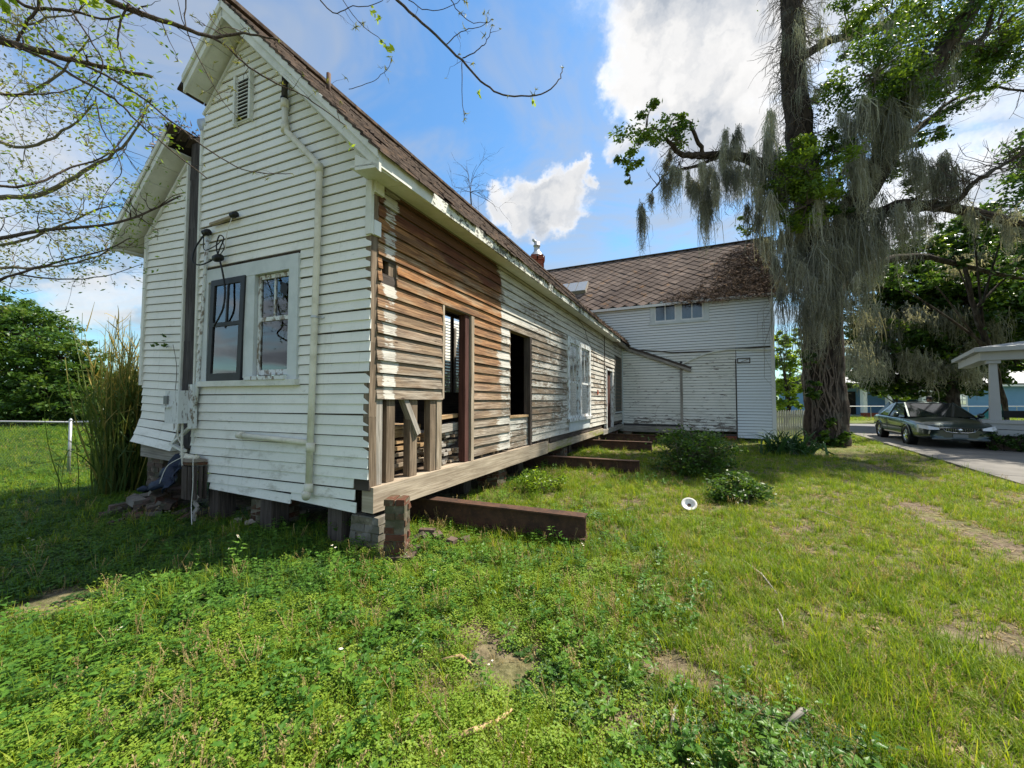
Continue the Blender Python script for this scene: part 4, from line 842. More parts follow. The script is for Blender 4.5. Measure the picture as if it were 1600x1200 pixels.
# body behind the boards
m = MB(); m.hexa([BP(BS0, 0, .35), BP(BS1, 0, .35), BP(BS1, 0, BTOP), BP(BS0, 0, BTOP)], [BP(BS0, -.04, .35), BP(BS1, -.04, .35), BP(BS1, -.04, BTOP), BP(BS0, -.04, BTOP)])
def bslab(s0, s1, z0, z1): mm.hexa([BP(s0, -.001, z0), BP(s1, -.001, z0), BP(s1, -.001, z1), BP(s0, -.001, z1)], [BP(s0, -.05, z0), BP(s1, -.05, z0), BP(s1, -.05, z1), BP(s0, -.05, z1)])
mm = MB(); bslab(BS0, 1.18, .35, BTOP); bslab(1.18, 3.36, .35, 4.70); bslab(3.36, BS1, .30, BTOP); mm.build('sheathing', 'black_post', bh)
m = MB(); m.hexa([BP(BS1 - .02, -.05, .1), BP(BS1, -.05, .1), BP(BS1, -.05, BTOP), BP(BS1 - .02, -.05, BTOP)], [BP(BS1 - .02, -6, .1), BP(BS1, -6, .1), BP(BS1, -6, BTOP), BP(BS1 - .02, -6, BTOP)]); m.build('side_wall', 'old_clapboard', bh)
m = MB(); m.hexa([BP(BS0, -.05, .1), BP(BS0 + .02, -.05, .1), BP(BS0 + .02, -.05, BTOP), BP(BS0, -.05, BTOP)], [BP(BS0, -6, .1), BP(BS0 + .02, -6, .1), BP(BS0 + .02, -6, BTOP), BP(BS0, -6, BTOP)]); m.build('side_wall', 'old_clapboard', bh)
m = MB(); m.hexa([BP(BS0, -5.98, .1), BP(BS1, -5.98, .1), BP(BS1, -5.98, BTOP), BP(BS0, -5.98, BTOP)], [BP(BS0, -6, .1), BP(BS1, -6, .1), BP(BS1, -6, BTOP), BP(BS0, -6, BTOP)]); m.build('back_wall', 'old_clapboard', bh)
m = MB(); m.hexa([BP(BS1 - .01, -.05, BTOP), BP(BS1, -.05, BTOP), BP(BS1, -3, BTOP + 3.1)], [BP(BS1 + .01, -5.95, BTOP), BP(BS1 + .02, -5.95, BTOP), BP(BS1 + .01, -3, BTOP + 3.12)]); 
g2 = MB(); g2.hexa([BP(BS1 - .03, -.05, BTOP), BP(BS1 - .03, -5.95, BTOP), BP(BS1 - .03, -3, BTOP + 2.95)], [BP(BS1, -.05, BTOP), BP(BS1, -5.95, BTOP), BP(BS1, -3, BTOP + 2.95)]); g2.build('gable_wall', 'old_clapboard', bh)
wbox(BP, BS1 - .10, BS1 + .02, .06, BTOP, .0, .045).build('corner_board', 'clean_white', bh)
wbox(BP, -.02, .05, .40, 3.9, .02, .05).build('corner_board', 'grey_trim', bh)
wbox(BP, 2.30, 2.40, .32, 2.98, .0, .04).build('batten', 'grey_wood', bh)
wbox(BP, 4.262, 4.298, .14, 3.1, .0, .034).build('batten', 'dark_wood', bh)
# skirt beam, drip moulding with its sprung arc, ghost of the porch roof
wbox(BP, -.1, 2.36, .18, .43, -.06, .01).build('skirt_beam', 'grey_wood', bh); wbox(BP, 2.36, 4.26, .10, .21, -.06, .0).build('skirt_beam', 'dark_wood', bh)
m = MB(); pts = [(2.38, 2.98), (2.75, 3.16), (3.2, 3.34), (3.6, 3.44), (4.0, 3.48), (4.6, 3.46), (5.42, 3.40)]
for (a, b) in zip(pts, pts[1:]): m.bar(BP(a[0], .06, a[1]), BP(b[0] + .005, .06, b[1]), .05, .045, up=OB)
m.build('sprung_moulding', 'white_trim', bh)
m = MB(); pts = [(.2, 3.63), (.9, 3.62), (1.5, 3.55), (2.0, 3.47), (2.4, 3.46), (3.2, 3.45), (3.6, 3.44), (4.0, 3.49), (5.40, 3.52)]
for (a, b) in zip(pts, pts[1:]): m.bar(BP(a[0], .04, a[1]), BP(b[0] + .003, .04, b[1]), .04, .028, up=OB)
m.build('drip_moulding', 'dark_wood', bh)
for off, th in ((0, .085), (.10, .05)):
    m = MB(); m.bar(BP(.06, .08 + off * .2, 3.86 - off), BP(2.72, .10 + off * .2, 2.80 - off), .10, th, up=OB); m.build('broken_rafter', 'grey_wood' if off else 'dark_wood', bh)
for (a, b, c, e) in ((4.33, 4.36, 2.93, 3.14), (4.36, 4.76, 3.11, 3.14), (4.73, 4.76, 2.93, 3.12), (4.36, 4.74, 2.93, 2.96)): wbox(BP, a, b, c, e, .022, .03).build('patch_frame', 'dark_wood', bh)
m = MB(); m.bar(BP(4.38, .03, 2.96), BP(4.74, .03, 3.1), .02, .02, up=OB); m.build('patch_brace', 'grey_wood', bh)
# twin upper window
bw = wbox(BP, 1.14, 3.40, 4.66, 4.76, .0, .07).build('window', 'grey_trim', bh)
for (a, b) in ((1.18, 1.36), (2.19, 2.36), (3.20, 3.40)): wbox(BP, a, b, 4.76, 5.62, .0, .055).build('casing', 'grey_trim', bw)
wbox(BP, 1.36, 3.2, 5.54, 5.62, .0, .052).build('casing', 'grey_trim', bw)
for (a, b) in ((1.36, 2.19), (2.36, 3.20)):
    f = MB()
    for (p, q, c, e) in ((a, a + .05, 4.76, 5.54), (b - .05, b, 4.76, 5.54), (a + .05, b - .05, 4.76, 4.83), (a + .05, b - .05, 5.49, 5.54), ((a + b) / 2 - .018, (a + b) / 2 + .018, 4.83, 5.49)): f.hexa([BP(p, .0, c), BP(q, .0, c), BP(q, .035, c), BP(p, .035, c)], [BP(p, .0, e), BP(q, .0, e), BP(q, .035, e), BP(p, .035, e)])
    f = f.build('sash', 'clean_white', bw)
    for (p, q) in ((a + .05, (a + b) / 2 - .018), ((a + b) / 2 + .018, b - .05)): wbox(BP, p, q, 4.83, 5.49, .012, .017).build('pane', 'dusty_glass', f)
    wbox(BP, (a + b) / 2 - .02, b, 4.78, 5.5, -.12, -.10).build('curtain', 'curtain', bw)
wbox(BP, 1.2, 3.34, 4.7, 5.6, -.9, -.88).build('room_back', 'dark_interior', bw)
# roof planes, diamond shingles, gutter board, hatch, litter
BSL = math.tan(R(46)); RD = 3.0; RE = .15
def BR(s, d, lift=0.0): return BP(s, -d, 5.66 + (d if d <= RD else 2 * RD - d) * BSL * .985 + lift)      # d: horizontal way in from the wall
RS0, RS1 = -5.9, 5.98
m = MB()
m.hexa([BR(RS0, -RE, -.10), BR(RS0, RD, -.10), BR(RS0, RD, -.04), BR(RS0, -RE, -.04)], [BR(RS1, -RE, -.10), BR(RS1, RD, -.10), BR(RS1, RD, -.04), BR(RS1, -RE, -.04)])
m.hexa([BR(RS0, RD, -.10), BR(RS0, 2 * RD + RE, -.10), BR(RS0, 2 * RD + RE, -.04), BR(RS0, RD, -.04)], [BR(RS1, RD, -.10), BR(RS1, 2 * RD + RE, -.10), BR(RS1, 2 * RD + RE, -.04), BR(RS1, RD, -.04)])
broof = m.build('roof', 'roof_felt', bh)
m = MB(); m.bar(BR(RS0, RD, .0), BR(RS1, RD, .0), .16, .05); m.build('ridge_cap', 'shingle', broof)
wbox(BP, RS0, RS1, 5.41, 5.515, RE - .0, RE + .03).build('fascia', 'clean_white', bh); wbox(BP, RS0, RS1, 5.505, 5.52, .06, RE).build('soffit', 'grey_trim', bh)

m = MB(); m.hexa([BR(RS1 - .03, -RE, -.20), BR(RS1, -RE, -.20), BR(RS1, -RE, -.04), BR(RS1 - .03, -RE, -.04)], [BR(RS1 - .03, RD, -.20), BR(RS1, RD, -.20), BR(RS1, RD, -.04), BR(RS1 - .03, RD, -.04)]); m.build('rake_board', 'white_trim', bh)
slen = math.hypot(RD, RD * BSL * .985); dw, dh = .50, .42
along = DR; upv = (BR(0, 1) - BR(0, 0)).normalized(); nrm = along.cross(upv).normalized()
if nrm.z < 0: nrm = -nrm
def diamond_mesh():
    mb = MB(); g_ = .014
    def ring(k, lift): return [-upv * (dh / 2 - g_) + nrm * (lift + .016), along * (dw / 2 - g_) + nrm * (lift + .005), upv * (dh / 2 - g_) + nrm * (lift - .006), -along * (dw / 2 - g_) + nrm * (lift + .005)]
    mb.hexa(ring(1, -.03), ring(1, .0)); me = mb.mesh('diamond'); me.materials.append(MATS['diamond_slate']); return me
dm = diamond_mesh(); cells = []
nrow = int(slen / (dh / 2)) + 3
for r in range(nrow):
    up_d = -RE / RD * slen + dh / 2 + r * dh / 2 - .05
    if up_d > slen - .06: break
    s = RS0 + .3 + (dw / 2 if r % 2 else 0)
    while s < RS1 - .2: cells.append((s, up_d)); s += dw
vis = []; rest = []
for (s, ud) in cells:
    p = BR(0, 0) + DR * s + upv * ud
    (vis if s > -3.2 else rest).append(p)
def litter_zone(s, ud): return s > 3.4 - ud * .1
vis.sort(key=lambda p: p.length)
for p in vis[:298]:
    o = bpy.data.objects.new('diamond_shingle', dm); COL.objects.link(o); o.parent = broof; o.location = p - WLOC[broof.name] + nrm * random.uniform(-.003, .012); o.rotation_euler = (random.uniform(-.012, .012), random.uniform(-.012, .012), random.uniform(-.012, .012))
mb = MB()
for p in vis[298:] + rest:
    g_ = .014; rr = lambda lift: [p - upv * (dh / 2 - g_) + nrm * (lift + .016), p + along * (dw / 2 - g_) + nrm * (lift + .005), p + upv * (dh / 2 - g_) + nrm * (lift - .006), p - along * (dw / 2 - g_) + nrm * (lift + .005)]
    mb.hexa(rr(-.03), rr(0))
tag(mb.build('diamond_shingles', 'diamond_slate', broof), kind='stuff')
# the pale hatch on the roof
hb = BR(-2.55, 1.25); 
def HT(s, u, n): return hb + along * s + upv * u + nrm * n
m = MB(); m.hexa([HT(-.75, -.42, 0), HT(.75, -.42, 0), HT(.75, -.42, .16), HT(-.75, -.42, .16)], [HT(-.62, .42, 0), HT(.75, .42, 0), HT(.75, .42, .16), HT(-.62, .42, .16)]); hat = m.build('roof_hatch', 'grey_wood', broof)
for k in range(3): m = MB(); a = -.72 + k * .49; m.hexa([HT(a, -.40, .16), HT(a + .47, -.40, .16), HT(a + .47, -.40, .18), HT(a, -.40, .18)], [HT(a + .1 - .03 * k, .40, .16), HT(a + .47, .40, .16), HT(a + .47, .40, .18), HT(a + .1 - .03 * k, .40, .18)]); m.build('hatch_panel', 'galvanized', hat)
# dead fern, twigs and leaves matted on the roof
rs = np.random.RandomState(3); V = []; U = []
def strips(P, D, w, tint, nseg=2, droop=None, rs=rs, wobk=.12):
    """ribbons of nseg quads from P along D"""
    n = len(P); T = np.linspace(0, 1, nseg + 1); side = np.cross(D, rs.normal(size=D.shape)); side /= (np.linalg.norm(side, axis=1, keepdims=True) + 1e-9)
    Vs = np.zeros((n, (nseg + 1) * 2, 3)); wob = rs.normal(size=(n, 3)) * np.linalg.norm(D, axis=1, keepdims=True) * wobk
    for i, t in enumerate(T):
        c = P + D * t + wob * math.sin(t * 3.1) + (droop * t * t if droop is not None else 0)
        ww = (w * (1 - .8 * t))[:, None]
        Vs[:, 2 * i] = c - side * ww / 2; Vs[:, 2 * i + 1] = c + side * ww / 2
    base = (np.arange(n) * (nseg + 1) * 2)[:, None, None]; q = np.array([[2 * i, 2 * i + 1, 2 * i + 3, 2 * i + 2] for i in range(nseg)])[None]
    Q = (base + q).reshape(-1, 4); uv = np.zeros((n, nseg * 4, 2)); uv[:, :, 0] = tint[:, None]; uv[:, :, 1] = .5
    return Vs.reshape(-1, 3), Q, uv.reshape(-1, 2)
class Acc:
    def __init__(s): s.V = []; s.Q = []; s.U = []; s.n = 0
    def add(s, t):
        V, Q, U = t; s.V.append(V); s.Q.append(Q + s.n); s.U.append(U); s.n += len(V)
    def build(s, name, mat, parent=None, **kw):
        return np_mesh(name, np.concatenate(s.V), np.concatenate(s.Q), mat, parent, uv=np.concatenate(s.U), **kw)
n = 15000
s_ = rs.uniform(1.2, 6.0, n); u_ = rs.uniform(-.45, slen, n)
dn = (s_ - 3.05 + (u_ - .9) * -.30) * .75 + rs.normal(size=n) * .18 + np.where(u_ < .55, 1.0 - np.abs(u_) * .8, 0) - np.where(u_ > slen - .9, .6, 0)
keep = rs.uniform(size=n) < np.clip(dn, 0, 1); s_, u_ = s_[keep], u_[keep]; n = len(s_)
P = np.array(BR(0, 0))[None] + np.outer(s_, np.array(DR)) + np.outer(u_, np.array(upv)) + np.outer(rs.uniform(0, .13, n) ** 1.3, np.array(nrm))
D = rs.normal(size=(n, 3)); D -= np.outer(D @ np.array(nrm), np.array(nrm)) * .75; D *= (rs.uniform(.08, .32, n) / np.linalg.norm(D, axis=1))[:, None]
acc = Acc(); acc.add(strips(P, D, rs.uniform(.012, .03, n), np.clip(rs.beta(1.2, 2.2, n), 0, 1)))
tag(acc.build('leaf_litter', 'litter', broof), kind='stuff')
# litter along the far eave of the wing
n = 2600; t_ = rs.uniform(8, 14.2, n); t_ = t_[rs.uniform(size=n) < (t_ - 7) / 7]; n = len(t_); a_ = -OVE + np.abs(rs.normal(size=n)) * .22
P = np.array([RP(a, t, rs.uniform(0, .06)) for a, t in zip(a_, t_)]); D = rs.normal(size=(n, 3)) * .06; D[:, 2] -= .02
acc = Acc(); acc.add(strips(P, D, rs.uniform(.012, .035, n), np.clip(rs.beta(2.2, 1.6, n), 0, 1)))
tag(acc.build('leaf_litter', 'litter', roof), kind='stuff')

# ================================================================== steel, piers, lumber and odds and ends under and in the wing
def ibeam(t, a_in, out, z0, label, h=.26, w=.16):
    b = LP(t, out, 0) - UP * 0; A = C0 + DV * t - OL * a_in; B = C0 + DV * t + OL * out
    ax = (C0 + DU * -1 - C0); A = C0 + DV * t + DU * a_in; B = C0 + DV * t - DU * out; s = DV
    tw, tf = .014, .018
    prof = [(-w / 2, 0), (w / 2, 0), (w / 2, tf), (tw, tf), (tw, h - tf), (w / 2, h - tf), (w / 2, h), (-w / 2, h), (-w / 2, h - tf), (-tw, h - tf), (-tw, tf), (-w / 2, tf)]
    m = MB(); m.hexa([A + s * x + UP * (z0 + zz) for x, zz in prof], [B + s * x + UP * (z0 + zz) for x, zz in prof])
    o = m.build('steel_beam', 'rust_steel', None, wl=A); tag(o, label, 'steel beam', 'rusty steel beams under the wing'); return o
ibeam(1.05, 4.0, 1.99, .045, 'rusty steel beam sticking out longest, beside the brick pier')
ibeam(5.45, 4.0, 1.92, .0, 'rusty steel beam sticking out under the mossy sill beam')
ibeam(9.1, 4.0, 1.75, .02, 'rusty steel beam sticking out below the tall paired window, partly overgrown')
ibeam(11.4, 4.0, 1.65, .03, 'rusty steel beam sticking out below the rust-red door')

def brick_pier(base, nx, ny, rows, yaw, label, top=None, mat='old_brick', name='brick_pier', brk=(.20, .095, .058), core='mortar'):
    t = thing(name, base, label, 'brick pier', 'piers under the houses'); M_ = Matrix.Rotation(yaw, 3, 'Z'); b = Vector(base)
    L, W_, H = brk; X, Y = nx * L, ny * W_ * 2 + 0
    X = max(X, .01); j = .011
    def P(x, y, z): return b + M_ @ Vector((x, y, z))
    m = MB(); e = .012; Hh = rows * (H + j) - j
    m.hexa([P(-X / 2 + e, -Y / 2 + e, 0), P(X / 2 - e, -Y / 2 + e, 0), P(X / 2 - e, Y / 2 - e, 0), P(-X / 2 + e, Y / 2 - e, 0)], [P(-X / 2 + e, -Y / 2 + e, Hh - .012), P(X / 2 - e, -Y / 2 + e, Hh - .012), P(X / 2 - e, Y / 2 - e, Hh - .012), P(-X / 2 + e, Y / 2 - e, Hh - .012)]); m.build('mortar_core', core, t)
    for r in range(rows):
        z0 = r * (H + j); alt = r % 2
        def brick(x0, x1, y0, y1):
            jj = lambda: random.uniform(-.011, .011); m = MB(); a, c = x0 + j / 2 + jj(), x1 - j / 2 + jj(); d_, f_ = y0 + j / 2 + jj(), y1 - j / 2 + jj(); k = random.uniform(0, .02)
            m.hexa([P(a, d_, z0), P(c, d_, z0), P(c, f_, z0), P(a, f_, z0)], [P(a + k, d_ + k, z0 + H), P(c - k, d_, z0 + H), P(c, f_ - k, z0 + H), P(a, f_, z0 + H)]); m.build('brick', mat, t)
        if alt == 0:
            for i in range(nx):
                x0 = -X / 2 + i * X / nx; brick(x0, x0 + X / nx, -Y / 2, -Y / 2 + W_); brick(x0, x0 + X / nx, Y / 2 - W_, Y / 2)
        else:
            brick(-X / 2, -X / 2 + W_, -Y / 2, Y / 2); brick(X / 2 - W_, X / 2, -Y / 2, Y / 2)
            if X > 2.2 * W_:
                brick(-X / 2 + W_, X / 2 - W_, -Y / 2, -Y / 2 + W_); brick(-X / 2 + W_, X / 2 - W_, Y / 2 - W_, Y / 2)
    return t
YG = math.atan2(DU.y, DU.x)
pb = gnd(621, 868); 
m = MB(); q = [pb + Vector((c * .19, s * .17, 0)) for c, s in ((-1, -1), (1, -.95), (1.05, 1), (-.95, 1.05))]; m.hexa(q, [p + UP * .045 for p in q]); tag(m.build('flat_stone', 'rubble', None, wl=pb), 'flat square paving stone under the leaning brick pier', 'stone')
brick_pier(pb + UP * .045, 1, 1, 8, YG + .35, 'narrow stack of old mossy bricks standing free before the house corner', brk=(.215, .105, .058))
brick_pier(GP(.10, -.22, 0), 2, 2, 4, YG, 'squat pier of pinkish blocks under the rotten house corner', mat='concrete_block', brk=(.20, .10, .075))
brick_pier(GP(1.75, -.25, 0), 2, 2, 5, YG, 'dark brick pier under the middle of the gable wall', brk=(.20, .10, .06))
brick_pier(LP(3.05, -.25, 0), 2, 2, 5, YG, 'brick pier under the bare boards between the two doorways', brk=(.20, .10, .06))
brick_pier(LP(6.4, -.2, 0), 2, 2, 5, YG, 'brick pier under the mossy sill beam beside the tall window', brk=(.20, .10, .06))
brick_pier(LP(9.9, -.2, 0), 2, 2, 5, YG, 'brick pier at the end of the mossy sill beam', brk=(.20, .10, .06))
brick_pier(LP(12.9, -.2, 0), 2, 2, 4, YG, 'brick pier under the screened window by the inner corner', brk=(.20, .10, .06))
brick_pier(BP(4.05, -.12, 0), 2, 2, 2, YG, 'low red brick pier under the two storey house', mat='red_brick', brk=(.20, .10, .06))
brick_pier(BP(.2, -.2, 0), 2, 2, 3, YG, 'dark brick pier in the inner corner of the houses', brk=(.20, .10, .06))
brick_pier(SP(4.2, -.3, 0) * 1 - UP * SP(4.2, -.3, 0).z, 2, 2, 12, YG, 'dark stacked stone pier under the sawn-off slice', mat='rubble', brk=(.21, .11, .06))
# cross timbers that carry the floor over the steel
for i, t in enumerate((.12, 2.5, 4.6, 8.0, 12.2)):
    for a in (.5, 1.6, 2.6):
        m = MB(); m.bar(HP(a, t, .0), HP(a, t, .60), .22, .22, up=DV); tag(m.build('timber_block', 'dark_wood', None, wl=HP(a, t, 0)), 'dark timber cribbing block under the wing floor', 'timber block', 'timber blocks under the wing')
# rubble: broken bricks and blocks
def chunk(p, s, mat, label, group, name='broken_brick', cat='brick'):
    m = MB(); Rm = Matrix.Rotation(random.uniform(0, 6.3), 3, 'Z') @ Matrix.Rotation(random.gauss(0, .22), 3, 'X') @ Matrix.Rotation(random.gauss(0, .22), 3, 'Y')
    c = [Vector((x * s[0] / 2 * random.uniform(.8, 1), y * s[1] / 2 * random.uniform(.8, 1), zz * s[2] / 2 * random.uniform(.85, 1))) for zz in (-1, 1) for x, y in ((-1, -1), (1, -1), (1, 1), (-1, 1))]
    p = Vector(p); m.hexa([p + Rm @ q for q in c[:4]], [p + Rm @ q for q in c[4:]]); tag(m.build(name, mat, None, wl=p), label, cat, group)
random.seed(11)
for k in range(46):
    a = random.gauss(3.72, .34); d = random.gauss(.06, .16); h = max(0, .50 * (1 - abs(a - 3.7) / .75) * (1 - abs(d - .03) / .42)); p = GP(a, d, max(.03, h * random.uniform(.15, 1)))
    chunk(p, (random.uniform(.12, .26), random.uniform(.09, .16), random.uniform(.06, .12)), random.choice(['rubble', 'rubble', 'rubble', 'old_brick', 'concrete_block']), 'broken brick in the dark rubble heap below the sawn line', 'broken bricks in the rubble heap')
for (x, y, s) in ((684, 842, .16), (668, 838, .20), (655, 845, .15), (706, 850, .14), (726, 846, .12)):
    p = gnd(x, y); chunk(p + UP * s * .2, (s, s * .7, s * .5), 'rubble', 'dark stone lying in the weeds beside the longest steel beam', 'stones beside the steel beam', 'stone', 'stone')
for (x, y, s) in ((365, 800, .13), (392, 798, .11), (470, 805, .12), (372, 818, .1), (395, 821, .16), (335, 805, .12), (425, 815, .1)):
    p = gnd(x, y); chunk(p + UP * .04, (s, s * .7, s * .4), random.choice(['pale_stone', 'rubble']), 'pale fragment lying in the shade below the gable', 'fragments below the gable', 'rubble_piece', 'rubble')
# navy tarp slumped over the heap
m = MB(); nx, ny = 14, 12; grid = []
for i in range(nx + 1):
    for j in range(ny + 1):
        u, v = i / nx, j / ny; a = 3.05 + .62 * u; w = 1 - abs(u - .42) * 1.5
        zz = .98 * (1 - v) * (.55 + .45 * w) * (1 - .35 * u) + .42 * v + .03 * math.sin(u * 19 + v * 5) + .02 * math.sin(v * 23 + u * 11) - .18 * max(0, u - .55); d = -.02 + .34 * v + .05 * math.sin(u * 14 + v * 3) + .03 * math.sin(v * 17)
        grid.append(GP(a + .05 * math.sin(v * 7), d, max(.36, zz)))
m.v = grid
for i in range(nx):
    for j in range(ny): a = i * (ny + 1) + j; m.face((a, a + 1, a + ny + 2, a + ny + 1))
tp = m.build('tarp', 'tarp', None, wl=GP(3.3, .1, .4), smooth=True); sd = tp.modifiers.new('thick', 'SOLIDIFY'); sd.thickness = .012; tag(tp, 'crumpled navy tarp slumped over the rubble heap', 'tarp')
m = MB(); m.bar(GP(3.28, .12, .98), GP(2.98, .06, 1.22), .05, .03); m.bar(GP(3.30, .12, .985), GP(2.99, .12, .90), .05, .03); tag(m.build('broken_trim', 'white_trim', None, wl=GP(3.2, .1, .95)), 'two broken white trim boards forming an angle above the tarp', 'board')
# old wooden tub of conduit fittings at the sawn line
tb = thing('wooden_tub', GP(2.83, .10, .28), 'grey slatted tub with pipe fittings, wedged under the gable edge', 'tub')
for k in range(9):
    an = math.pi * (k / 8); p = GP(2.83 + .17 * math.cos(an), .06 + .12 * math.sin(an), .0); m = MB(); m.bar(p + UP * .30, p + UP * .72, .055, .02, up=OG); m.build('stave', 'dark_wood', tb)
for (zz, r, mt) in ((.735, .20, 'old_brick'), (.775, .185, 'pale_stone')):
    m = MB(); pts = [GP(2.83 + r * math.cos(math.pi * q / 8), .05 + .14 * math.sin(math.pi * q / 8), zz) for q in range(9)]; m.hexa(pts, [p + UP * .035 for p in pts]); m.build('lid_board', mt, tb)
for k in range(5):
    m = MB(); p = GP(2.74 + .05 * k, .10 + .02 * (k % 2), .83); m.tube([p, p + DU * random.uniform(.10, .2) + UP * random.uniform(-.02, .03)], .028, 10); m.build('pipe_fitting', 'pvc', tb, smooth=True)
cable([GP(2.72, .16, .86), GP(2.66, .2, .8), GP(2.65, .2, .5), GP(2.63, .22, .25), GP(2.5, .28, .05)], .005, 'cable_pale', tb); cable([GP(2.9, .18, .84), GP(3.1, .25, .72), GP(3.16, .3, .5)], .005, 'cable_pale', tb)
m = MB(); pts = [GP(2.68, .12, .34), GP(2.74, .13, .26), GP(2.66, .13, .2), GP(2.72, .14, .12), GP(2.68, .15, .03)]
for a, b in zip(pts, pts[1:]): m.bar(a, b, .05, .02, up=OG)
m.build('bent_strap', 'grey_wood', tb)
# lumber stacked inside the opened bay: every plank a thing
random.seed(5); np_ = 0
def plank(A, B, w, h, mat, label, group):
    m = MB(); m.bar(A, B, w, h); tag(m.build('plank', mat, None, wl=A), label, 'plank', group)
z = .67
for lay in range(9):
    h = random.choice([.04, .045, .05]); a = .20
    while a < .95:
        w = random.choice([.10, .14, .19]); t0 = random.uniform(.10, .40); t1 = random.uniform(1.05, 1.22)
        if random.random() < .85: plank(HP(a + w / 2, t0, z + h / 2 + .0), HP(a + w / 2 + random.uniform(-.03, .03), t1, z + h / 2 + random.uniform(0, .015)), w * .94, h * .94, random.choice(['fresh_wood', 'fresh_wood', 'beam_wood', 'stud_wood']), 'tan plank stacked lengthwise behind the bare studs', 'planks stacked behind the studs')
        a += w
    z += h + random.choice([.004, .004, .03])
z = .67
for lay in range(11):
    h = random.choice([.035, .04]); t = 1.42
    while t < 1.80:
        w = random.choice([.09, .12]); a0 = .10 + random.uniform(0, .12) + (.1 if lay % 3 == 2 else 0)
        plank(HP(a0, t + w / 2, z + h / 2), HP(a0 + 1.1, t + w / 2, z + h / 2), w * .93, h * .93, random.choice(['grey_wood', 'beam_wood', 'stud_wood']), 'weathered plank stacked end-on in the first doorway', 'planks stacked in the first doorway'); t += w
    z += h + .004
for (t, zz, mt) in ((1.30, 1.17, 'grey_wood'), (1.30, 1.33, 'fresh_wood')): plank(HP(.16, t - .02, zz), HP(.22, t + .62, zz + .02), .14, .05 if mt == 'fresh_wood' else .11, mt, 'thick plank lying on top of the doorway stack', 'planks on top of the doorway stack')
# white enamel dish in the grass
p = gnd(1077, 797); t = thing('dish', p, 'white round enamel dish with dark centre, propped in the grass', 'dish'); ax = (Vector((0, 0, 1)) * .62 + (Vector((0, 0, 1.6)) - p).normalized() * .8).normalized()
m = MB(); m.lathe(p + UP * .07, [(.0, .0), (.05, .0), (.07, .02), (.10, .035), (.105, .03), (.08, .012), (.06, -.012), (.0, -.014)], 24, ax); m.build('bowl', 'enamel_white', t, smooth=True)
m = MB(); m.lathe(p + UP * .07 + ax * .003, [(.0, .002), (.022, .002), (.026, .0)], 12, ax); m.build('drain', 'rust_steel', t)
# ================================================================== ground, drive, street
def hnoise(x, y):                                                   # cheap smooth value noise for lumps and patches
    x = np.asarray(x, float); y = np.asarray(y, float)
    def h(i, j): v = np.sin(i * 127.1 + j * 311.7) * 43758.5453; return v - np.floor(v)
    i, j = np.floor(x), np.floor(y); f, g_ = x - i, y - j; f = f * f * (3 - 2 * f); g_ = g_ * g_ * (3 - 2 * g_)
    return (h(i, j) * (1 - f) + h(i + 1, j) * f) * (1 - g_) + (h(i, j + 1) * (1 - f) + h(i + 1, j + 1) * f) * g_
def fbm(x, y, o=3): return sum(hnoise(np.asarray(x) * 2 ** k + 17 * k, np.asarray(y) * 2 ** k - 9 * k) / 2 ** (k + 1) for k in range(o)) / (1 - .5 ** o)
def gz(x, y):
    r = np.hypot(x, y); return ((fbm(np.asarray(x) * .9, np.asarray(y) * .9) - .5) * .09 + (fbm(np.asarray(x) * 4, np.asarray(y) * 4, 2) - .5) * .03) * np.clip(1 - (r - 9) / 6, 0, 1) - .01
xs = np.unique(np.concatenate([np.linspace(-300, -16, 20), np.linspace(-16, 18, 180), np.linspace(18, 300, 20)])); ys = np.unique(np.concatenate([np.linspace(-120, -4, 12), np.linspace(-4, 18, 120), np.linspace(18, 400, 24)]))
X, Y = np.meshgrid(xs, ys); V = np.stack([X, Y, gz(X, Y)], -1).reshape(-1, 3); nx = len(xs); i, j = np.meshgrid(np.arange(nx - 1), np.arange(len(ys) - 1)); a = (j * nx + i).ravel()
tag(np_mesh('ground', V, np.stack([a, a + 1, a + nx + 1, a + nx], 1), 'soil', smooth=True), kind='structure')
CARP = Vector((15.0, 14.0, 0)); CARH = Vector((math.sin(R(210)), math.cos(R(210)), 0)); CARR = Vector((CARH.y, -CARH.x, 0))     # heading towards the lens, its side
def DP(f, s, z=0): return CARP + CARH * f + CARR * s + UP * z
m = MB()                                                            # concrete drive beside the porch, in poured lengths
for k in range(6): m.hexa([DP(-9 + k * 4.2, -2.1, -.08), DP(-9 + k * 4.2, 1.45, -.08), DP(-9 + k * 4.2, 1.45, .035), DP(-9 + k * 4.2, -2.1, .035)], [DP(-4.83 + k * 4.2, -2.1, -.08), DP(-4.83 + k * 4.2, 1.45, -.08), DP(-4.83 + k * 4.2, 1.45, .035), DP(-4.83 + k * 4.2, -2.1, .035)])
tag(m.build('driveway', 'concrete'), kind='structure')
m = MB(); c = CARP - CARH * 8.2; dd = Vector((1, -.12, 0)).normalized(); pn = Vector((.12, 1, 0)).normalized(); m.hexa([c - dd * 7 - pn * 2.6 - UP * .1, c - dd * 7 + pn * 2.8 - UP * .1, c - dd * 7 + pn * 2.8 + UP * .02, c - dd * 7 - pn * 2.6 + UP * .02], [c + dd * 60 - pn * 2.6 - UP * .1, c + dd * 60 + pn * 2.8 - UP * .1, c + dd * 60 + pn * 2.8 + UP * .02, c + dd * 60 - pn * 2.6 + UP * .02])
tag(m.build('street', 'asphalt'), kind='structure')

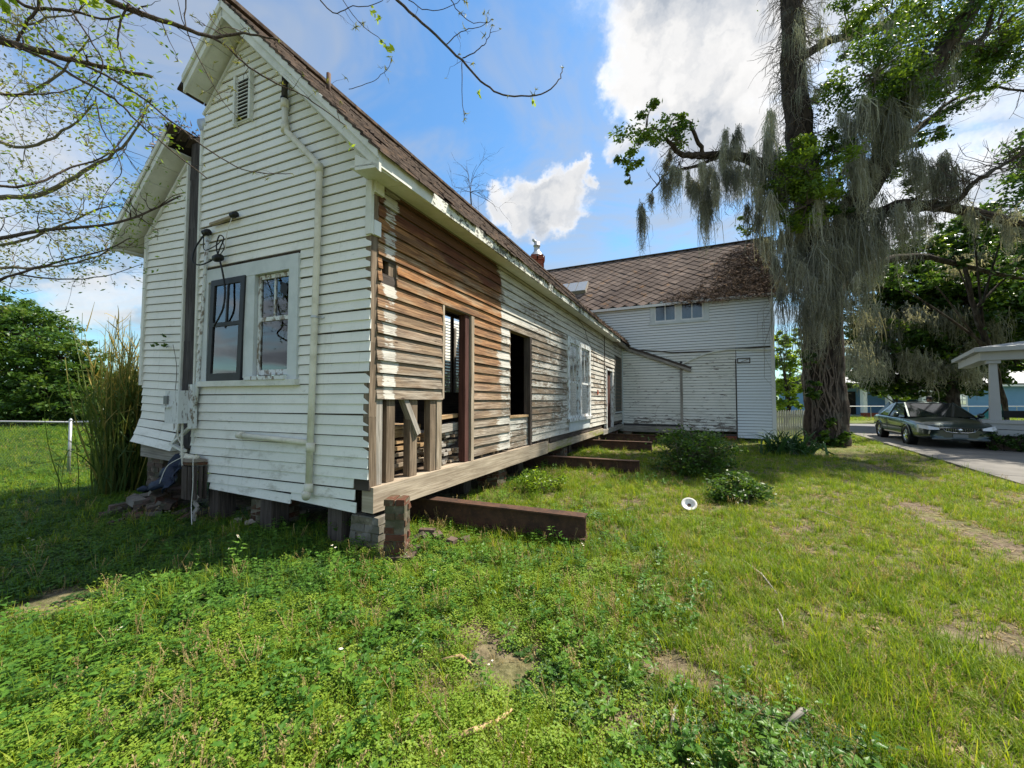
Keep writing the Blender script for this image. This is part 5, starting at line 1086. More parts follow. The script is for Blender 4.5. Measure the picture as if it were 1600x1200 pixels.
# ================================================================== scattered ground plants (instances of small meshes)
PROTO = bpy.data.collections.new('plant_meshes')
protos = []
def proto(mb, mats, smooth=False):
    nm = 'p%02d' % len(protos); me = mb.mesh(nm)
    for q in mats: me.materials.append(MATS[q])
    o = bpy.data.objects.new(nm, me); PROTO.objects.link(o); protos.append(o); return len(protos) - 1
rg = random.Random(21)
def blade(mb, p, az, L, lean, w, mi=0, seg=3, u=None, curl=1.0):
    d = Vector((math.cos(az), math.sin(az), 0)); s = Vector((-d.y, d.x, 0)); u = rg.random() if u is None else u; b = len(mb.v)
    for i in range(seg + 1):
        t = i / seg; c = Vector(p) + d * (L * lean * t ** (1 + curl)) + UP * (L * t * (1 - .35 * lean * t)); ww = w * (1 - t ** 1.6) + .0006
        mb.v += [c - s * ww / 2, c + s * ww / 2]
    for i in range(seg): k = b + 2 * i; mb.face((k, k + 1, k + 3, k + 2), [(u, 0)] * 4, mi)
def tuft(n, L, w, spread, lean, mi=0, seg=3):
    mb = MB()
    for k in range(n): blade(mb, (rg.gauss(0, spread), rg.gauss(0, spread), 0), rg.uniform(0, 6.3), L * rg.uniform(.5, 1.1), rg.uniform(.1, lean), w * rg.uniform(.7, 1.2), mi if rg.random() > .1 else mi, seg)
    return mb
def leafq(mb, p, d, n, L, w, mi=0, fold=.15, u=None):
    """pointed leaf: two folded halves, four faces"""
    d = Vector(d).normalized(); n = Vector(n); s = d.cross(n).normalized(); n = s.cross(d); p = Vector(p); u = rg.random() if u is None else u; b = len(mb.v)
    mb.v += [p, p + d * L * .35 + s * w / 2 + n * w * fold, p + d * L * .45, p + d * L * .35 - s * w / 2 + n * w * fold, p + d * L - n * L * .08]
    mb.face((b, b + 1, b + 2), [(u, 0)] * 3, mi); mb.face((b + 1, b + 4, b + 2), [(u, 0)] * 3, mi); mb.face((b, b + 2, b + 3), [(u, 0)] * 3, mi); mb.face((b + 2, b + 4, b + 3), [(u, 0)] * 3, mi)
def weed(H, nl, L, mi=0, flower=False, compound=True):
    mb = MB(); st = [Vector((0, 0, 0))]
    for k in range(4): st.append(st[-1] + Vector((rg.gauss(0, .12), rg.gauss(0, .12), 1)).normalized() * H / 4)
    mb.tube(st, [.0028, .0025, .002, .0016, .001], 4, False)
    for k in range(nl):
        t = .18 + .82 * k / nl; i = min(3, int(t * 4)); p = st[i].lerp(st[i + 1], t * 4 - i); az = k * 2.4 + rg.gauss(0, .4)
        for sgn in (0, math.pi):
            d = Vector((math.cos(az + sgn), math.sin(az + sgn), rg.uniform(.1, .7))); l = L * rg.uniform(.7, 1.1) * (1.15 - .45 * t); q = p + d.normalized() * l * .55
            leafq(mb, q, d + Vector((0, 0, -.3)), UP, l, l * .55, mi)
            if compound:
                for e in (-1, 1): d2 = Matrix.Rotation(e * .95, 3, 'Z') @ d; leafq(mb, p + d.normalized() * l * .4, d2, UP, l * .7, l * .38, mi)
    if flower:
        for k in range(2):
            p = st[-1] + Vector((rg.gauss(0, .03), rg.gauss(0, .03), rg.uniform(.02, .06))); mb.tube([st[-1], p], .0012, 3, False)
            for q in range(5): an = q * 1.257; leafq(mb, p, (math.cos(an), math.sin(an), .15), UP, .011, .009, 1, 0)
            b = len(mb.v); mb.v += [p + Vector((math.cos(q * 1.05) * .004, math.sin(q * 1.05) * .004, .003)) for q in range(6)]; mb.face(range(b, b + 6), None, 2)
    return mb
def mat_patch(n, R_, h, L, mi=0, tri=False):
    mb = MB()
    for k in range(n):
        r = R_ * math.sqrt(rg.random()); az = rg.uniform(0, 6.3); p = Vector((r * math.cos(az), r * math.sin(az), h * rg.uniform(.35, 1) * (1 - .5 * r / R_)))
        for q in range(3 if tri else 1): a2 = rg.uniform(0, 6.3) if not tri else az + q * 2.1; leafq(mb, p, (math.cos(a2), math.sin(a2), rg.uniform(-.1, .35)), UP, L * rg.uniform(.7, 1.2), L * .75, mi)
    return mb
def seedy(n, H):
    mb = MB()
    for k in range(n):
        p = Vector((rg.gauss(0, .03), rg.gauss(0, .03), 0)); tip = p + Vector((rg.gauss(0, .05), rg.gauss(0, .05), H * rg.uniform(.7, 1.1))); mid = p.lerp(tip, .5) + Vector((rg.gauss(0, .01), rg.gauss(0, .01), 0)); mb.tube([p, mid, tip], .0013, 3, False, 1)
        for q in range(9): c = mid.lerp(tip, .35 + .65 * q / 8); leafq(mb, c, (rg.gauss(0, 1), rg.gauss(0, 1), 1.2), UP, .016, .007, 1, 0)
        for q in range(4): blade(mb, p, rg.uniform(0, 6.3), H * .45, .6, .004, 0)
    return mb
G_ = [proto(tuft(15, .085, .0042, .022, 1.0), ['grass_blade']) for _ in range(4)]
GT = [proto(tuft(15, .17, .0046, .03, .9, seg=4), ['grass_blade']) for _ in range(3)]
GD = [proto(tuft(12, .075, .003, .035, 1.6), ['dry_grass']) for _ in range(2)]
WD = [proto(weed(.17, 5, .045), ['weed_leaf']) for _ in range(3)]; WDF = [proto(weed(.30, 6, .06, 0, True), ['weed_leaf', 'petal', 'flower_eye']) for _ in range(2)]; WS = [proto(weed(.11, 4, .036, 0, False, False), ['weed_leaf']) for _ in range(2)]
CL = [proto(mat_patch(34, .085, .055, .021, 0, True), ['clover_leaf']) for _ in range(3)]; YW = [proto(mat_patch(40, .075, .10, .016), ['yellow_weed']) for _ in range(3)]; SD = [proto(seedy(5, .22), ['grass_blade', 'dry_grass']) for _ in range(2)]
BL = [proto(weed(.14, 4, .065, 0, False, False), ['weed_leaf']) for _ in range(2)]
LT = []
for _ in range(2):
    mb = MB()
    for k in range(5): leafq(mb, (rg.gauss(0, .05), rg.gauss(0, .05), .006), (rg.gauss(0, 1), rg.gauss(0, 1), .05), (rg.gauss(0, .3), rg.gauss(0, .3), 1), rg.uniform(.03, .07), rg.uniform(.012, .03), 0, .1)
    LT.append(proto(mb, ['dry_grass']))

def inst_object(name, P, idx, rot, scl):
    me = bpy.data.meshes.new(name); n = len(P); me.vertices.add(n); me.vertices.foreach_set('co', np.asarray(P, np.float32).ravel())
    for nm, typ, dat, key in (('idx', 'INT', idx.astype(np.int32), 'value'), ('rot', 'FLOAT_VECTOR', rot.astype(np.float32).ravel(), 'vector'), ('scl', 'FLOAT_VECTOR', scl.astype(np.float32).ravel(), 'vector')):
        a = me.attributes.new(nm, typ, 'POINT'); a.data.foreach_set(key, dat)
    o = bpy.data.objects.new(name, me); COL.objects.link(o); WLOC[o.name] = Vector((0, 0, 0))
    ng = bpy.data.node_groups.get('scatter')
    if not ng:
        ng = bpy.data.node_groups.new('scatter', 'GeometryNodeTree'); ng.interface.new_socket('Geometry', in_out='INPUT', socket_type='NodeSocketGeometry'); ng.interface.new_socket('Geometry', in_out='OUTPUT', socket_type='NodeSocketGeometry')
        N = ng.nodes; Lk = ng.links; gi = N.new('NodeGroupInput'); go = N.new('NodeGroupOutput'); ip = N.new('GeometryNodeInstanceOnPoints'); ci = N.new('GeometryNodeCollectionInfo')
        ci.inputs['Collection'].default_value = PROTO; ci.inputs['Separate Children'].default_value = True; ci.inputs['Reset Children'].default_value = True; ip.inputs['Pick Instance'].default_value = True
        def at_(nm, typ): q = N.new('GeometryNodeInputNamedAttribute'); q.data_type = typ; q.inputs['Name'].default_value = nm; return q.outputs['Attribute']
        mp = N.new('GeometryNodeMeshToPoints'); Lk.new(gi.outputs[0], mp.inputs['Mesh']); Lk.new(mp.outputs[0], ip.inputs['Points']); Lk.new(ci.outputs[0], ip.inputs['Instance']); Lk.new(at_('idx', 'INT'), ip.inputs['Instance Index']); Lk.new(at_('rot', 'FLOAT_VECTOR'), ip.inputs['Rotation']); Lk.new(at_('scl', 'FLOAT_VECTOR'), ip.inputs['Scale']); Lk.new(ip.outputs[0], go.inputs[0])
    o.modifiers.new('scatter', 'NODES').node_group = ng; return o

rs = np.random.RandomState(12)
def samp(n_per, ymin, ymax, xl, xr):
    A = (ymax - ymin) * (xr - xl); n = int(A * n_per); return rs.uniform(xl, xr, n), rs.uniform(ymin, ymax, n)
bands = [(-.6, 2.3, -4.5, 4.5, 1100), (2.3, 3.6, -6, 6, 950), (3.6, 5.5, -9, 9, 620), (5.5, 8, -13, 12, 360), (8, 12, -18, 16, 190), (12, 19, -28, 18, 80), (19, 34, -45, 45, 26)]
PX, PY = [], []
for (y0, y1, xl, xr, dn) in bands: x, y = samp(dn, y0, y1, xl, xr); PX.append(x); PY.append(y)
x = np.concatenate(PX); y = np.concatenate(PY); n = len(x)
def inside_house(x, y, mar=0.0):
    rx, ry = x - C0.x, y - C0.y; det = DU.x * DV.y - DU.y * DV.x; a = (rx * DV.y - ry * DV.x) / det; t = (DU.x * ry - DU.y * rx) / det
    w = (a > .25 + mar) & (a < 4.3 - mar) & (t > .35 + mar) & (t < 14.5); bx, by = x - WB.x, y - WB.y; s = bx * DR.x + by * DR.y; d = bx * OB.x + by * OB.y; return w | ((s > -5.6) & (s < 5.5 - mar) & (d < -.25 - mar) & (d > -6))
cx_, cy_ = x - CARP.x, y - CARP.y; cs = cx_ * CARR.x + cy_ * CARR.y; cf = cx_ * CARH.x + cy_ * CARH.y
ok = ~inside_house(x, y) & ~((cs > -2.15) & (cs < 1.5) & (cf > -12) & (cf < 16)) & ~((y > 21) & (y < 27.4) & (x > 2))
# bare places: patches seen in the photograph, two wheel ruts, leaf-strewn shade under the oak
bare = np.zeros(n)
for (px, py, rr, k) in ((785, 1035, .26, 1), (735, 985, .16, .7), (1055, 1045, .20, .9), (965, 1110, .2, .7), (1080, 1090, .18, .6), (330, 945, .22, .75), (75, 945, .35, .9), (1290, 1070, .3, .5), (1230, 1140, .22, .6), (1390, 985, .3, .45), (1180, 1000, .3, .4), (690, 1065, .2, .5), (1440, 1120, .3, .5), (1560, 1020, .35, .4), (860, 770, .5, .5), (985, 1075, .2, .4)):
    p = gnd(px, py); d2 = (x - p.x) ** 2 + (y - p.y) ** 2; bare = np.maximum(bare, k * np.exp(-d2 / rr ** 2))
for (A, B, w) in (((1290, 735), (1640, 880), .22), ((1330, 722), (1640, 790), .25)):
    p, q = gnd(*A), gnd(*B); dx, dy = q.x - p.x, q.y - p.y; L = math.hypot(dx, dy); tt = ((x - p.x) * dx + (y - p.y) * dy) / L ** 2; dd = np.abs((x - p.x) * dy - (y - p.y) * dx) / L; bare = np.maximum(bare, .66 * np.exp(-(dd / w) ** 2) * (tt > -.1))
p = gnd(1330, 705); sh_ = np.exp(-(((x - p.x) / 2.6) ** 2 + ((y - p.y) / 2.2) ** 2)); bare = np.maximum(bare, .75 * sh_)
bare = bare + (fbm(x * 2.3, y * 2.3) - .5) * .75 + (fbm(x * .9 + 40, y * .9) - .5) * .9 * (x > .5) + .08 * (x > 1.2)
ok &= rs.uniform(size=n) > np.clip(bare * 1.35 - .12, 0, .97)
x, y, bare = x[ok], y[ok], bare[ok]; n = len(x)
n1 = fbm(x * .8 + 5, y * .8); n2 = fbm(x * 1.7 - 3, y * 1.7 + 8); n3 = fbm(x * 3.1 + 2, y * 3.1)
weedy = (n1 - .5) * 2.2 + (n2 - .5) * 1.4; tall = (n3 - .5) * 1.2
for (px, py, rr, k) in ((620, 880, .8, 1.0), (560, 890, .9, .9), (880, 1045, .35, 1.3), (930, 1035, .25, 1.2), (985, 1030, .25, 1.1), (1160, 1165, .42, 1.5), (1120, 1190, .3, 1.4), (330, 1150, .5, .9), (430, 1130, .4, 1.0), (150, 1100, .6, .8), (60, 1180, .5, .9), (830, 770, 1.0, 1.1), (900, 870, .8, .8), (780, 900, .7, .7), (700, 880, .6, .8), (1000, 760, 1.3, .8), (1150, 780, .7, 1.2), (200, 840, 2.2, 1.1), (400, 850, 1.4, 1.2), (30, 880, 2.0, .7), (600, 1000, .5, .6), (300, 960, .5, .7), (230, 1000, .4, .7)):
    p = gnd(px, py); d2 = (x - p.x) ** 2 + (y - p.y) ** 2; weedy += k * np.exp(-d2 / rr ** 2)
weedy -= np.clip((x - 1.0) * .45, 0, 1.3) * (y < 8)
yel = fbm(x * 1.2 + 31, y * 1.2 - 7); shade = (x < -1.6) & (y > 3.0)
r = rs.uniform(size=n); idx = np.zeros(n, int); ch = lambda L, m: rs.choice(L, size=m)
idx[:] = ch(G_, n)
s = r < np.clip(.16 + tall, 0, .55); idx[s] = ch(GT, s.sum())
r = rs.uniform(size=n); s = r < np.clip(weedy * .31, 0, .52); q = rs.uniform(size=n)
k = s & (q < .44); idx[k] = ch(CL, k.sum()); k = s & (q >= .44) & (q < .70); idx[k] = ch(WD, k.sum()); k = s & (q >= .70) & (q < .88); idx[k] = ch(WS, k.sum()); k = s & (q >= .88) & (q < .996); idx[k] = ch(BL, k.sum()); k = s & (q >= .996); idx[k] = ch(WDF, k.sum())
r = rs.uniform(size=n); s = (r < np.clip((yel - .40) * 2.6, 0, .55) * np.clip(1.4 - (x + (n1 - .5) * 5 + y * .12) * .7, 0, 1)) & (y < 7.5); idx[s] = ch(YW, s.sum())
k = shade & (rs.uniform(size=n) < .62); idx[k] = ch(CL + WS, k.sum())
r = rs.uniform(size=n); s = (r < .008 + .022 * ((n2 > .55) & (y < 7)) * ~shade); idx[s] = ch(SD, s.sum())
r = rs.uniform(size=n); s = r < np.clip(.035 + bare * .30 + np.clip((x - .5) * .04, 0, .10) + .10 * (fbm(x * 1.1 + 70, y * 1.1) > .56), 0, .6); idx[s] = ch(GD + LT, s.sum())
sc = rs.uniform(.65, 1.25, n) * np.clip(.85 + np.hypot(x, y) * .035, .9, 1.9); sc *= np.where(x > 3, .8, 1.0); sc = np.where(np.isin(idx, BL + SD), np.minimum(sc, .95), sc)
rot = np.zeros((n, 3)); rot[:, 2] = rs.uniform(0, 6.283, n); rot[:, :2] = rs.normal(size=(n, 2)) * .12
P = np.stack([x, y, gz(x, y) - .004], 1); scl = np.stack([sc, sc, sc * rs.uniform(.75, 1.2, n)], 1)
print('ground plants', n)
o = inst_object('lawn_plants', P, idx, rot, scl); tag(o, 'mixed grass, clover and flowering weeds covering the yard', 'grass', kind='stuff')
# dry litter lying on the bare places
x = rs.uniform(-5, 12, 9000); y = rs.uniform(1, 13, 9000); k = (~inside_house(x, y)) & (rs.uniform(size=9000) < np.clip(.25 + (x > 1) * .3, 0, 1)); x, y = x[k], y[k]; n = len(x)
o = inst_object('leaf_litter', np.stack([x, y, gz(x, y) + .004], 1), rs.choice(LT, n), np.stack([np.zeros(n), np.zeros(n), rs.uniform(0, 6.3, n)], 1), np.repeat(rs.uniform(.5, 1.0, n)[:, None], 3, 1)); tag(o, 'dry brown leaves strewn over the yard', 'dead leaves', kind='stuff')
# fallen sticks and strips of bark
for i, (pts, w, lab) in enumerate(((((700, 1160), (740, 1148), (775, 1128), (800, 1110)), .030, 'long curved strip of dry palm husk lying in the grass'), (((690, 1035), (720, 1030), (740, 1040)), .03, 'short curled piece of tan husk by the bare sandy patch'), (((1160, 880), (1190, 905), (1215, 935)), .016, 'thin crooked dead stick lying across the open lawn'), (((1232, 1140), (1255, 1122), (1262, 1116)), .03, 'pale broken stick beside the flowering weed clump'), (((1215, 958), (1222, 975), (1225, 992)), .012, 'short pale twig standing out in the mown grass'), (((1265, 795), (1290, 803), (1325, 815)), .014, 'long dead twig near the enamel dish'), (((1048, 1155), (1052, 1130), (1062, 1100)), .018, 'dry leaf stalk lying by the sandy patch'))):
    P_ = [gnd(*q) for q in pts]; P_ = [p + UP * (.035 + float(gz(p.x, p.y)) + .012 * (k % 2)) for k, p in enumerate(P_)]; m = MB(); m.tube(P_, [w * .35] + [w * .5] * (len(P_) - 2) + [w * .2], 6); tag(m.build('fallen_stick', 'fresh_wood' if i < 2 else 'grey_wood', None, wl=P_[0], smooth=True), lab, 'stick', 'sticks in the grass')
# ================================================================== trees and shrubs
rs = np.random.RandomState(77)
def leaf_cloud(C, L, w, tint, up_bias=.5, rs=rs):
    """one rhombic leaf (two faces, folded a little) at each centre"""
    n = len(C); d = rs.normal(size=(n, 3)); d[:, 2] *= .6; d /= np.linalg.norm(d, axis=1, keepdims=True); nn = rs.normal(size=(n, 3)); nn[:, 2] += up_bias * 2; s = np.cross(d, nn); s /= np.linalg.norm(s, axis=1, keepdims=True) + 1e-9
    L = L * rs.uniform(.6, 1.3, n)[:, None]; ww = w * rs.uniform(.7, 1.2, n)[:, None]; V = np.stack([C - d * L / 2, C + s * ww / 2, C + d * L / 2, C - s * ww / 2], 1)
    Q = (np.arange(n) * 4)[:, None] + np.arange(4)[None]; uv = np.zeros((n, 4, 2)); uv[:, :, 0] = tint[:, None]; return V.reshape(-1, 3), Q, uv.reshape(-1, 2)
def clump_points(c, rad, n, nsub, fill=.35, rs=rs, sub_r=.34):
    """leaf centres gathered in sub-clumps spread through an ellipsoid, thin inside"""
    u = rs.normal(size=(nsub, 3)); u /= np.linalg.norm(u, axis=1, keepdims=True); r = rs.uniform(fill, 1, nsub) ** .6; S_ = u * r[:, None] * np.array(rad)[None]
    k = rs.randint(0, nsub, n); sr = np.array(rad).mean() * sub_r * rs.uniform(.5, 1.3, nsub)
    off = rs.normal(size=(n, 3)) * .55; off[:, 2] *= .6
    tint = np.clip(rs.uniform(.15, .75, nsub)[k] + rs.normal(size=n) * .18, 0, 1)
    return np.array(c)[None] + S_[k] + off * sr[k][:, None], tint, np.array(c)[None] + S_
def limb(mb, pts, r0, r1, n=8, jit=0.0):
    P = [Vector(p) for p in pts]; out = []
    for i in range(len(P) - 1):
        p0, p1, p2, p3 = P[max(i - 1, 0)], P[i], P[i + 1], P[min(i + 2, len(P) - 1)]
        for k in range(5):
            t = k / 5; q = 0.5 * ((2 * p1) + (p2 - p0) * t + (2 * p0 - 5 * p1 + 4 * p2 - p3) * t * t + (3 * p1 - p0 - 3 * p2 + p3) * t ** 3); out.append(q + Vector(rs.normal(size=3)) * jit)
    out.append(P[-1]); m = len(out) - 1; mb.tube(out, [r0 + (r1 - r0) * (i / m) for i in range(m + 1)], n); return out
def twiglet(mb, p, d, L, r, depth, tips, n=4, up=.15):
    """small recursive branching"""
    d = Vector(d).normalized(); pts = [Vector(p)]
    for k in range(4): d = (d + Vector(rs.normal(size=3)) * .22 + UP * up * .3).normalized(); pts.append(pts[-1] + d * L / 4)
    mb.tube(pts, [r * (1 - .15 * i) for i in range(5)], n, False)
    if depth == 0: tips.append(pts[-1]); return
    for k in range(rs.randint(2, 4)): i = rs.randint(1, 5); twiglet(mb, pts[i], d + Vector(rs.normal(size=3)) * .9, L * rs.uniform(.5, .8), r * .6, depth - 1, tips, n, up)
def moss_curtain(acc, anchors, n, length, width, spread, rs=rs):
    """hanging strands below anchor points"""
    A = np.array(anchors, float); k = rs.randint(0, len(A), n); P = A[k] + rs.normal(size=(n, 3)) * np.array(spread)[None]; lk = (rs.uniform(.2, 1.0, len(A)) ** 1.2)[k]
    L = length * lk * rs.uniform(.3, 1.0, n) * np.exp(-((P[:, 0] - A[k][:, 0]) ** 2 + (P[:, 1] - A[k][:, 1]) ** 2) / (2 * (spread[0] * 1.6) ** 2)); D = rs.normal(size=(n, 3)) * .05; D[:, 2] = -1; D *= L[:, None]
    tint = np.clip(rs.uniform(.0, 1.0, len(A))[k] * .75 + rs.uniform(0, .35, n), 0, 1); acc.add(strips(P, D, width * rs.uniform(.5, 1.3, n), tint, 3, rs=rs))
    m = n * 5; j = rs.randint(0, n, m); tt = rs.uniform(.05, 1, m); P2 = P[j] + D[j] * tt[:, None] + rs.normal(size=(m, 3)) * .03; D2 = rs.normal(size=(m, 3)); D2[:, 2] = -np.abs(D2[:, 2]) - .6; D2 *= (rs.uniform(.06, .20, m) / np.linalg.norm(D2, axis=1))[:, None]
    acc.add(strips(P2, D2, width * rs.uniform(.35, .8, m), np.clip(tint[j] + rs.normal(size=m) * .15 + tt * .12, 0, 1), 1, rs=rs))

# ---- the live oak hung with moss
OY = 14.2; ob = gnd(1290, 694); OY = ob.y
oak = thing('live_oak', ob, 'huge old live oak hung with grey moss, vines up its dark trunk', 'tree')
def O(px, py, dy=0): return at(px, py, OY + dy)
mb = MB()
limb(mb, [O(1292, 712), O(1290, 640), O(1286, 560), O(1286, 480), O(1284, 425)], .66, .50, 18, .02)
for (px, dy) in ((1262, -.2), (1318, -.15), (1276, -.55), (1304, -.6)): limb(mb, [O(px, 706, dy), O((px + 1290) / 2, 674, dy * .6), O(1290, 600)], .17, .24, 8)
trunk = mb.build('trunk', 'oak_bark', oak, smooth=True)
LM = {}
def olimb(key, pts, r0, r1):
    m = MB(); LM[key] = limb(m, [O(*p) for p in pts], r0, r1, 10, .02); m.build('limb', 'oak_bark', oak, smooth=True)
olimb('left', [(1282, 440), (1266, 330), (1250, 210), (1240, 110), (1237, 20), (1230, -80, .5), (1215, -200, 1)], .50, .26)
olimb('right', [(1296, 440), (1325, 345, -.5), (1372, 262, -1), (1402, 190, -1.2), (1450, 112, -1.5), (1500, 40, -1.8), (1560, -60, -2)], .46, .20)
olimb('leftarm', [(1262, 320), (1215, 268, -.6), (1150, 245, -1), (1098, 243, -1.2), (1062, 240, -1.5), (1040, 215, -1.6)], .20, .05)
olimb('leftarm2', [(1098, 243, -1.2), (1086, 210, -1.4), (1074, 190, -1.5), (1050, 178, -1.6)], .07, .03)
olimb('leftarm3', [(1130, 243, -1.1), (1080, 262, -1.2), (1045, 270, -1.3), (1018, 300, -1.4)], .06, .02)
olimb('rightarm', [(1330, 352, -.5), (1400, 324, -1.4), (1450, 322, -1.6), (1520, 330, -1.6), (1610, 352, -1.4), (1700, 330, -1)], .22, .08)
olimb('rightup', [(1432, 140, -1.4), (1500, 76, -1), (1560, 78, -.8), (1600, 40, -.6), (1680, 0, 0)], .17, .09)
olimb('rightup2', [(1502, 76, -1), (1535, 60, -.6), (1550, 20, -.6), (1560, -60, -.4)], .10, .05)
olimb('mid', [(1252, 90), (1300, 62, .6), (1350, 50, 1), (1400, 20, 1.4), (1440, -30, 2)], .15, .06)
olimb('bare1', [(1400, 324, -1.4), (1480, 322, -2), (1520, 288, -2.4), (1560, 262, -2.6), (1640, 220, -2.8)], .09, .03)
olimb('bare2', [(1372, 262, -1), (1430, 205, .5), (1500, 150, 1), (1560, 138, 1.4), (1640, 150, 2)], .08, .03)
olimb('back', [(1285, 430), (1340, 300, 2), (1420, 210, 3.5), (1520, 150, 5)], .3, .08)
olimb('down', [(1300, 470), (1350, 420, 1.5), (1430, 400, 2.6), (1520, 420, 3.2), (1620, 440, 3.5)], .2, .06)
# crown
leafs = Acc(); tips = []; tw = MB()
blobs_ = [(1010, 200, -1.7, 42, 1000), (985, 250, -1.7, 22, 420), (1050, 195, -1.6, 36, 800), (985, 275, -1.8, 13, 130), (1258, 262, -1.5, 55, 2800), (1262, 320, -1.6, 42, 1500), (1365, 118, -1.8, 62, 2800), (1405, 150, -1.6, 50, 2000), (1330, 205, -.6, 40, 1300), (1440, 60, -1.2, 70, 2800), (1560, 40, -.6, 80, 3400), (1580, 85, -.6, 55, 1800), (1390, 20, .5, 60, 1700), (1450, 120, -.6, 50, 1500), (1320, 20, 1.2, 50, 1200), (1290, 150, .6, 28, 400), (1500, -40, 0, 100, 3000), (1300, -120, 1, 120, 3000), (1640, 20, 1, 90, 2500), (1460, 205, .6, 36, 700), (1170, 350, 1.0, 22, 220), (1225, 455, 1.5, 35, 900), (1320, 265, .5, 32, 800), (1300, 240, -.8, 34, 900), (1385, 250, -.4, 38, 1000), (1420, 300, -.8, 34, 700), (1232, 300, -1, 26, 600), (1290, 330, -1.2, 30, 700), (1480, 150, -.4, 45, 1200), (1530, 110, -.2, 50, 1500), (1350, 60, .4, 44, 1100)]
for (px, py, dy, rp, cnt) in blobs_:
    r = rp * OY / 600; c = O(px, py, dy); pts, tint, subs = clump_points(c, (r, r * .95, r * .72), int(cnt * 1.2), max(7, cnt // 85), .25, rs, .30); bright = .42 if 230 < py < 330 and px < 1300 else (.25 if py < 220 else .1); leafs.add(leaf_cloud(pts, .13, .065, np.clip(tint + bright, 0, 1), .4))  # sunlight on the clumps is put into their leaf tint
    for q in subs[::2]: 
        dv_ = Vector(q) - c; twp = c + dv_ * .1; limb(tw, [twp, twp.lerp(Vector(q), .5) + Vector(rs.normal(size=3)) * r * .08, Vector(q)], .022, .006, 4)
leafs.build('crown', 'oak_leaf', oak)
# bare twigs, resurrection vines and the thorny fringe round the left stem
for key, cnt, L in (('left', 340, .8), ('leftarm', 60, .55), ('leftarm3', 30, .45), ('bare1', 36, .95), ('bare2', 40, .9), ('right', 40, .8), ('rightarm', 45, .9), ('rightup', 25, .8), ('mid', 30, .7)):
    P_ = LM[key]
    for k in range(cnt): i = rs.randint(2, len(P_)); d = Vector(rs.normal(size=3)); d.y *= .6; d.z = d.z * .5 + (-.25 if key in ('left', 'leftarm') else .25); twiglet(tw, P_[i - 1], d, L * rs.uniform(.5, 1.2), .016, 1 if key != 'bare1' and key != 'bare2' else 2, tips, 3, -.35 if key in ('left', 'leftarm') else .2)
tw.build('twigs', 'twig_bark', oak)
vt = MB()
for k in range(620):
    P_ = LM['left']; i = rs.randint(3, len(P_)); d = Vector(rs.normal(size=3)); d.z = d.z * .4 - .1; twiglet(vt, P_[i - 1], d, rs.uniform(.5, 1.25), .014, 1 if k % 2 else 0, tips, 3, -1.1)
vt.build('hanging_vines', 'vine_bark', oak)
# moss
ms = Acc()
def O3(px, py, dy=0): p = O(px, py, dy); return (p.x, p.y, p.z)
def curtain(spots, n, lpx, wpx, dy=-.9, w=.022, tails=6):
    """each spot breaks up into several separate tails of uneven length"""
    s = OY / 600
    A = [O3(x_ + rs.normal() * wpx * 1.5, y_ + rs.normal() * lpx * .12, dy + rs.uniform(-.7, .5)) for x_, y_ in spots for _ in range(tails)]
    moss_curtain(ms, A, n, lpx * s, w, (wpx * s * .24, wpx * s * .24, .10))
curtain([(1262, 400), (1285, 365), (1310, 372), (1335, 360), (1360, 365), (1300, 335), (1330, 325), (1270, 430), (1250, 415), (1350, 330)], 2500, 205, 14)
curtain([(1275, 470), (1295, 480), (1325, 455), (1350, 430), (1262, 480), (1380, 365)], 900, 130, 11, -1.1)
curtain([(1345, 175), (1385, 165), (1410, 155), (1395, 180)], 1900, 165, 12, -1.6); curtain([(1330, 255), (1352, 262), (1300, 300)], 900, 120, 10, -1.2)
curtain([(1205, 215), (1190, 245), (1215, 265), (1200, 300), (1225, 310)], 1700, 170, 9, -.7)
curtain([(1095, 270), (1112, 275), (1080, 280), (1042, 262), (1052, 268), (1130, 238), (1152, 222), (1140, 262), (1168, 250), (1012, 312), (1122, 290)], 2600, 95, 7, -1.2, .020, 4)
curtain([(1106, 305), (1100, 320), (1150, 270)], 500, 110, 4, -1.2, .020, 3)
curtain([(1450, 262), (1470, 265), (1480, 290), (1425, 250), (1475, 262), (1400, 330), (1432, 325)], 1500, 95, 9, -1.5)
curtain([(1250, 60), (1262, 140), (1250, 10), (1290, 60)], 420, 110, 14, -.3, .016)
curtain([(1520, 330), (1560, 336), (1590, 345)], 400, 75, 9, -1.5); curtain([(1420, 90), (1460, 110), (1370, 110), (1490, 60), (1400, 40)], 800, 100, 13, -1.2)
curtain([(1220, 360), (1212, 385), (1228, 410), (1236, 380)], 1000, 130, 7, -.3)
ms.build('moss', 'moss', oak)
# vines on the trunk
vm = MB()
for k in range(34):
    an = rs.uniform(-2.6, .2); pts = []; z0 = rs.uniform(0, 1.0); z1 = rs.uniform(3, 9)
    for q in range(9): t = q / 8; zz = z0 + (z1 - z0) * t; r = .61 - .03 * min(zz, 5) * .8 + .04; an += rs.normal() * .22; c = O(1290 - min(zz, 9) * 1.2, 700); pts.append(Vector((c.x + math.cos(an) * r, c.y + math.sin(an) * r, zz)))
    limb(vm, pts, rs.uniform(.012, .035), .01, 5)
vm.build('vines', 'vine_bark', oak, smooth=True)
iv = Acc()
for (px, py, rp, cnt) in ((1268, 610, 16, 420), (1262, 560, 14, 240), (1290, 690, 16, 260), (1298, 660, 8, 80), (1270, 480, 12, 150), (1310, 690, 20, 300)):
    c = O(px, py, -.72); r = rp * OY / 600; pts, tint, _ = clump_points(c, (r, r * .4, r), cnt, 12, .1); iv.add(leaf_cloud(pts, .13, .10, tint, .1))
iv.build('ivy', 'oak_leaf', oak)

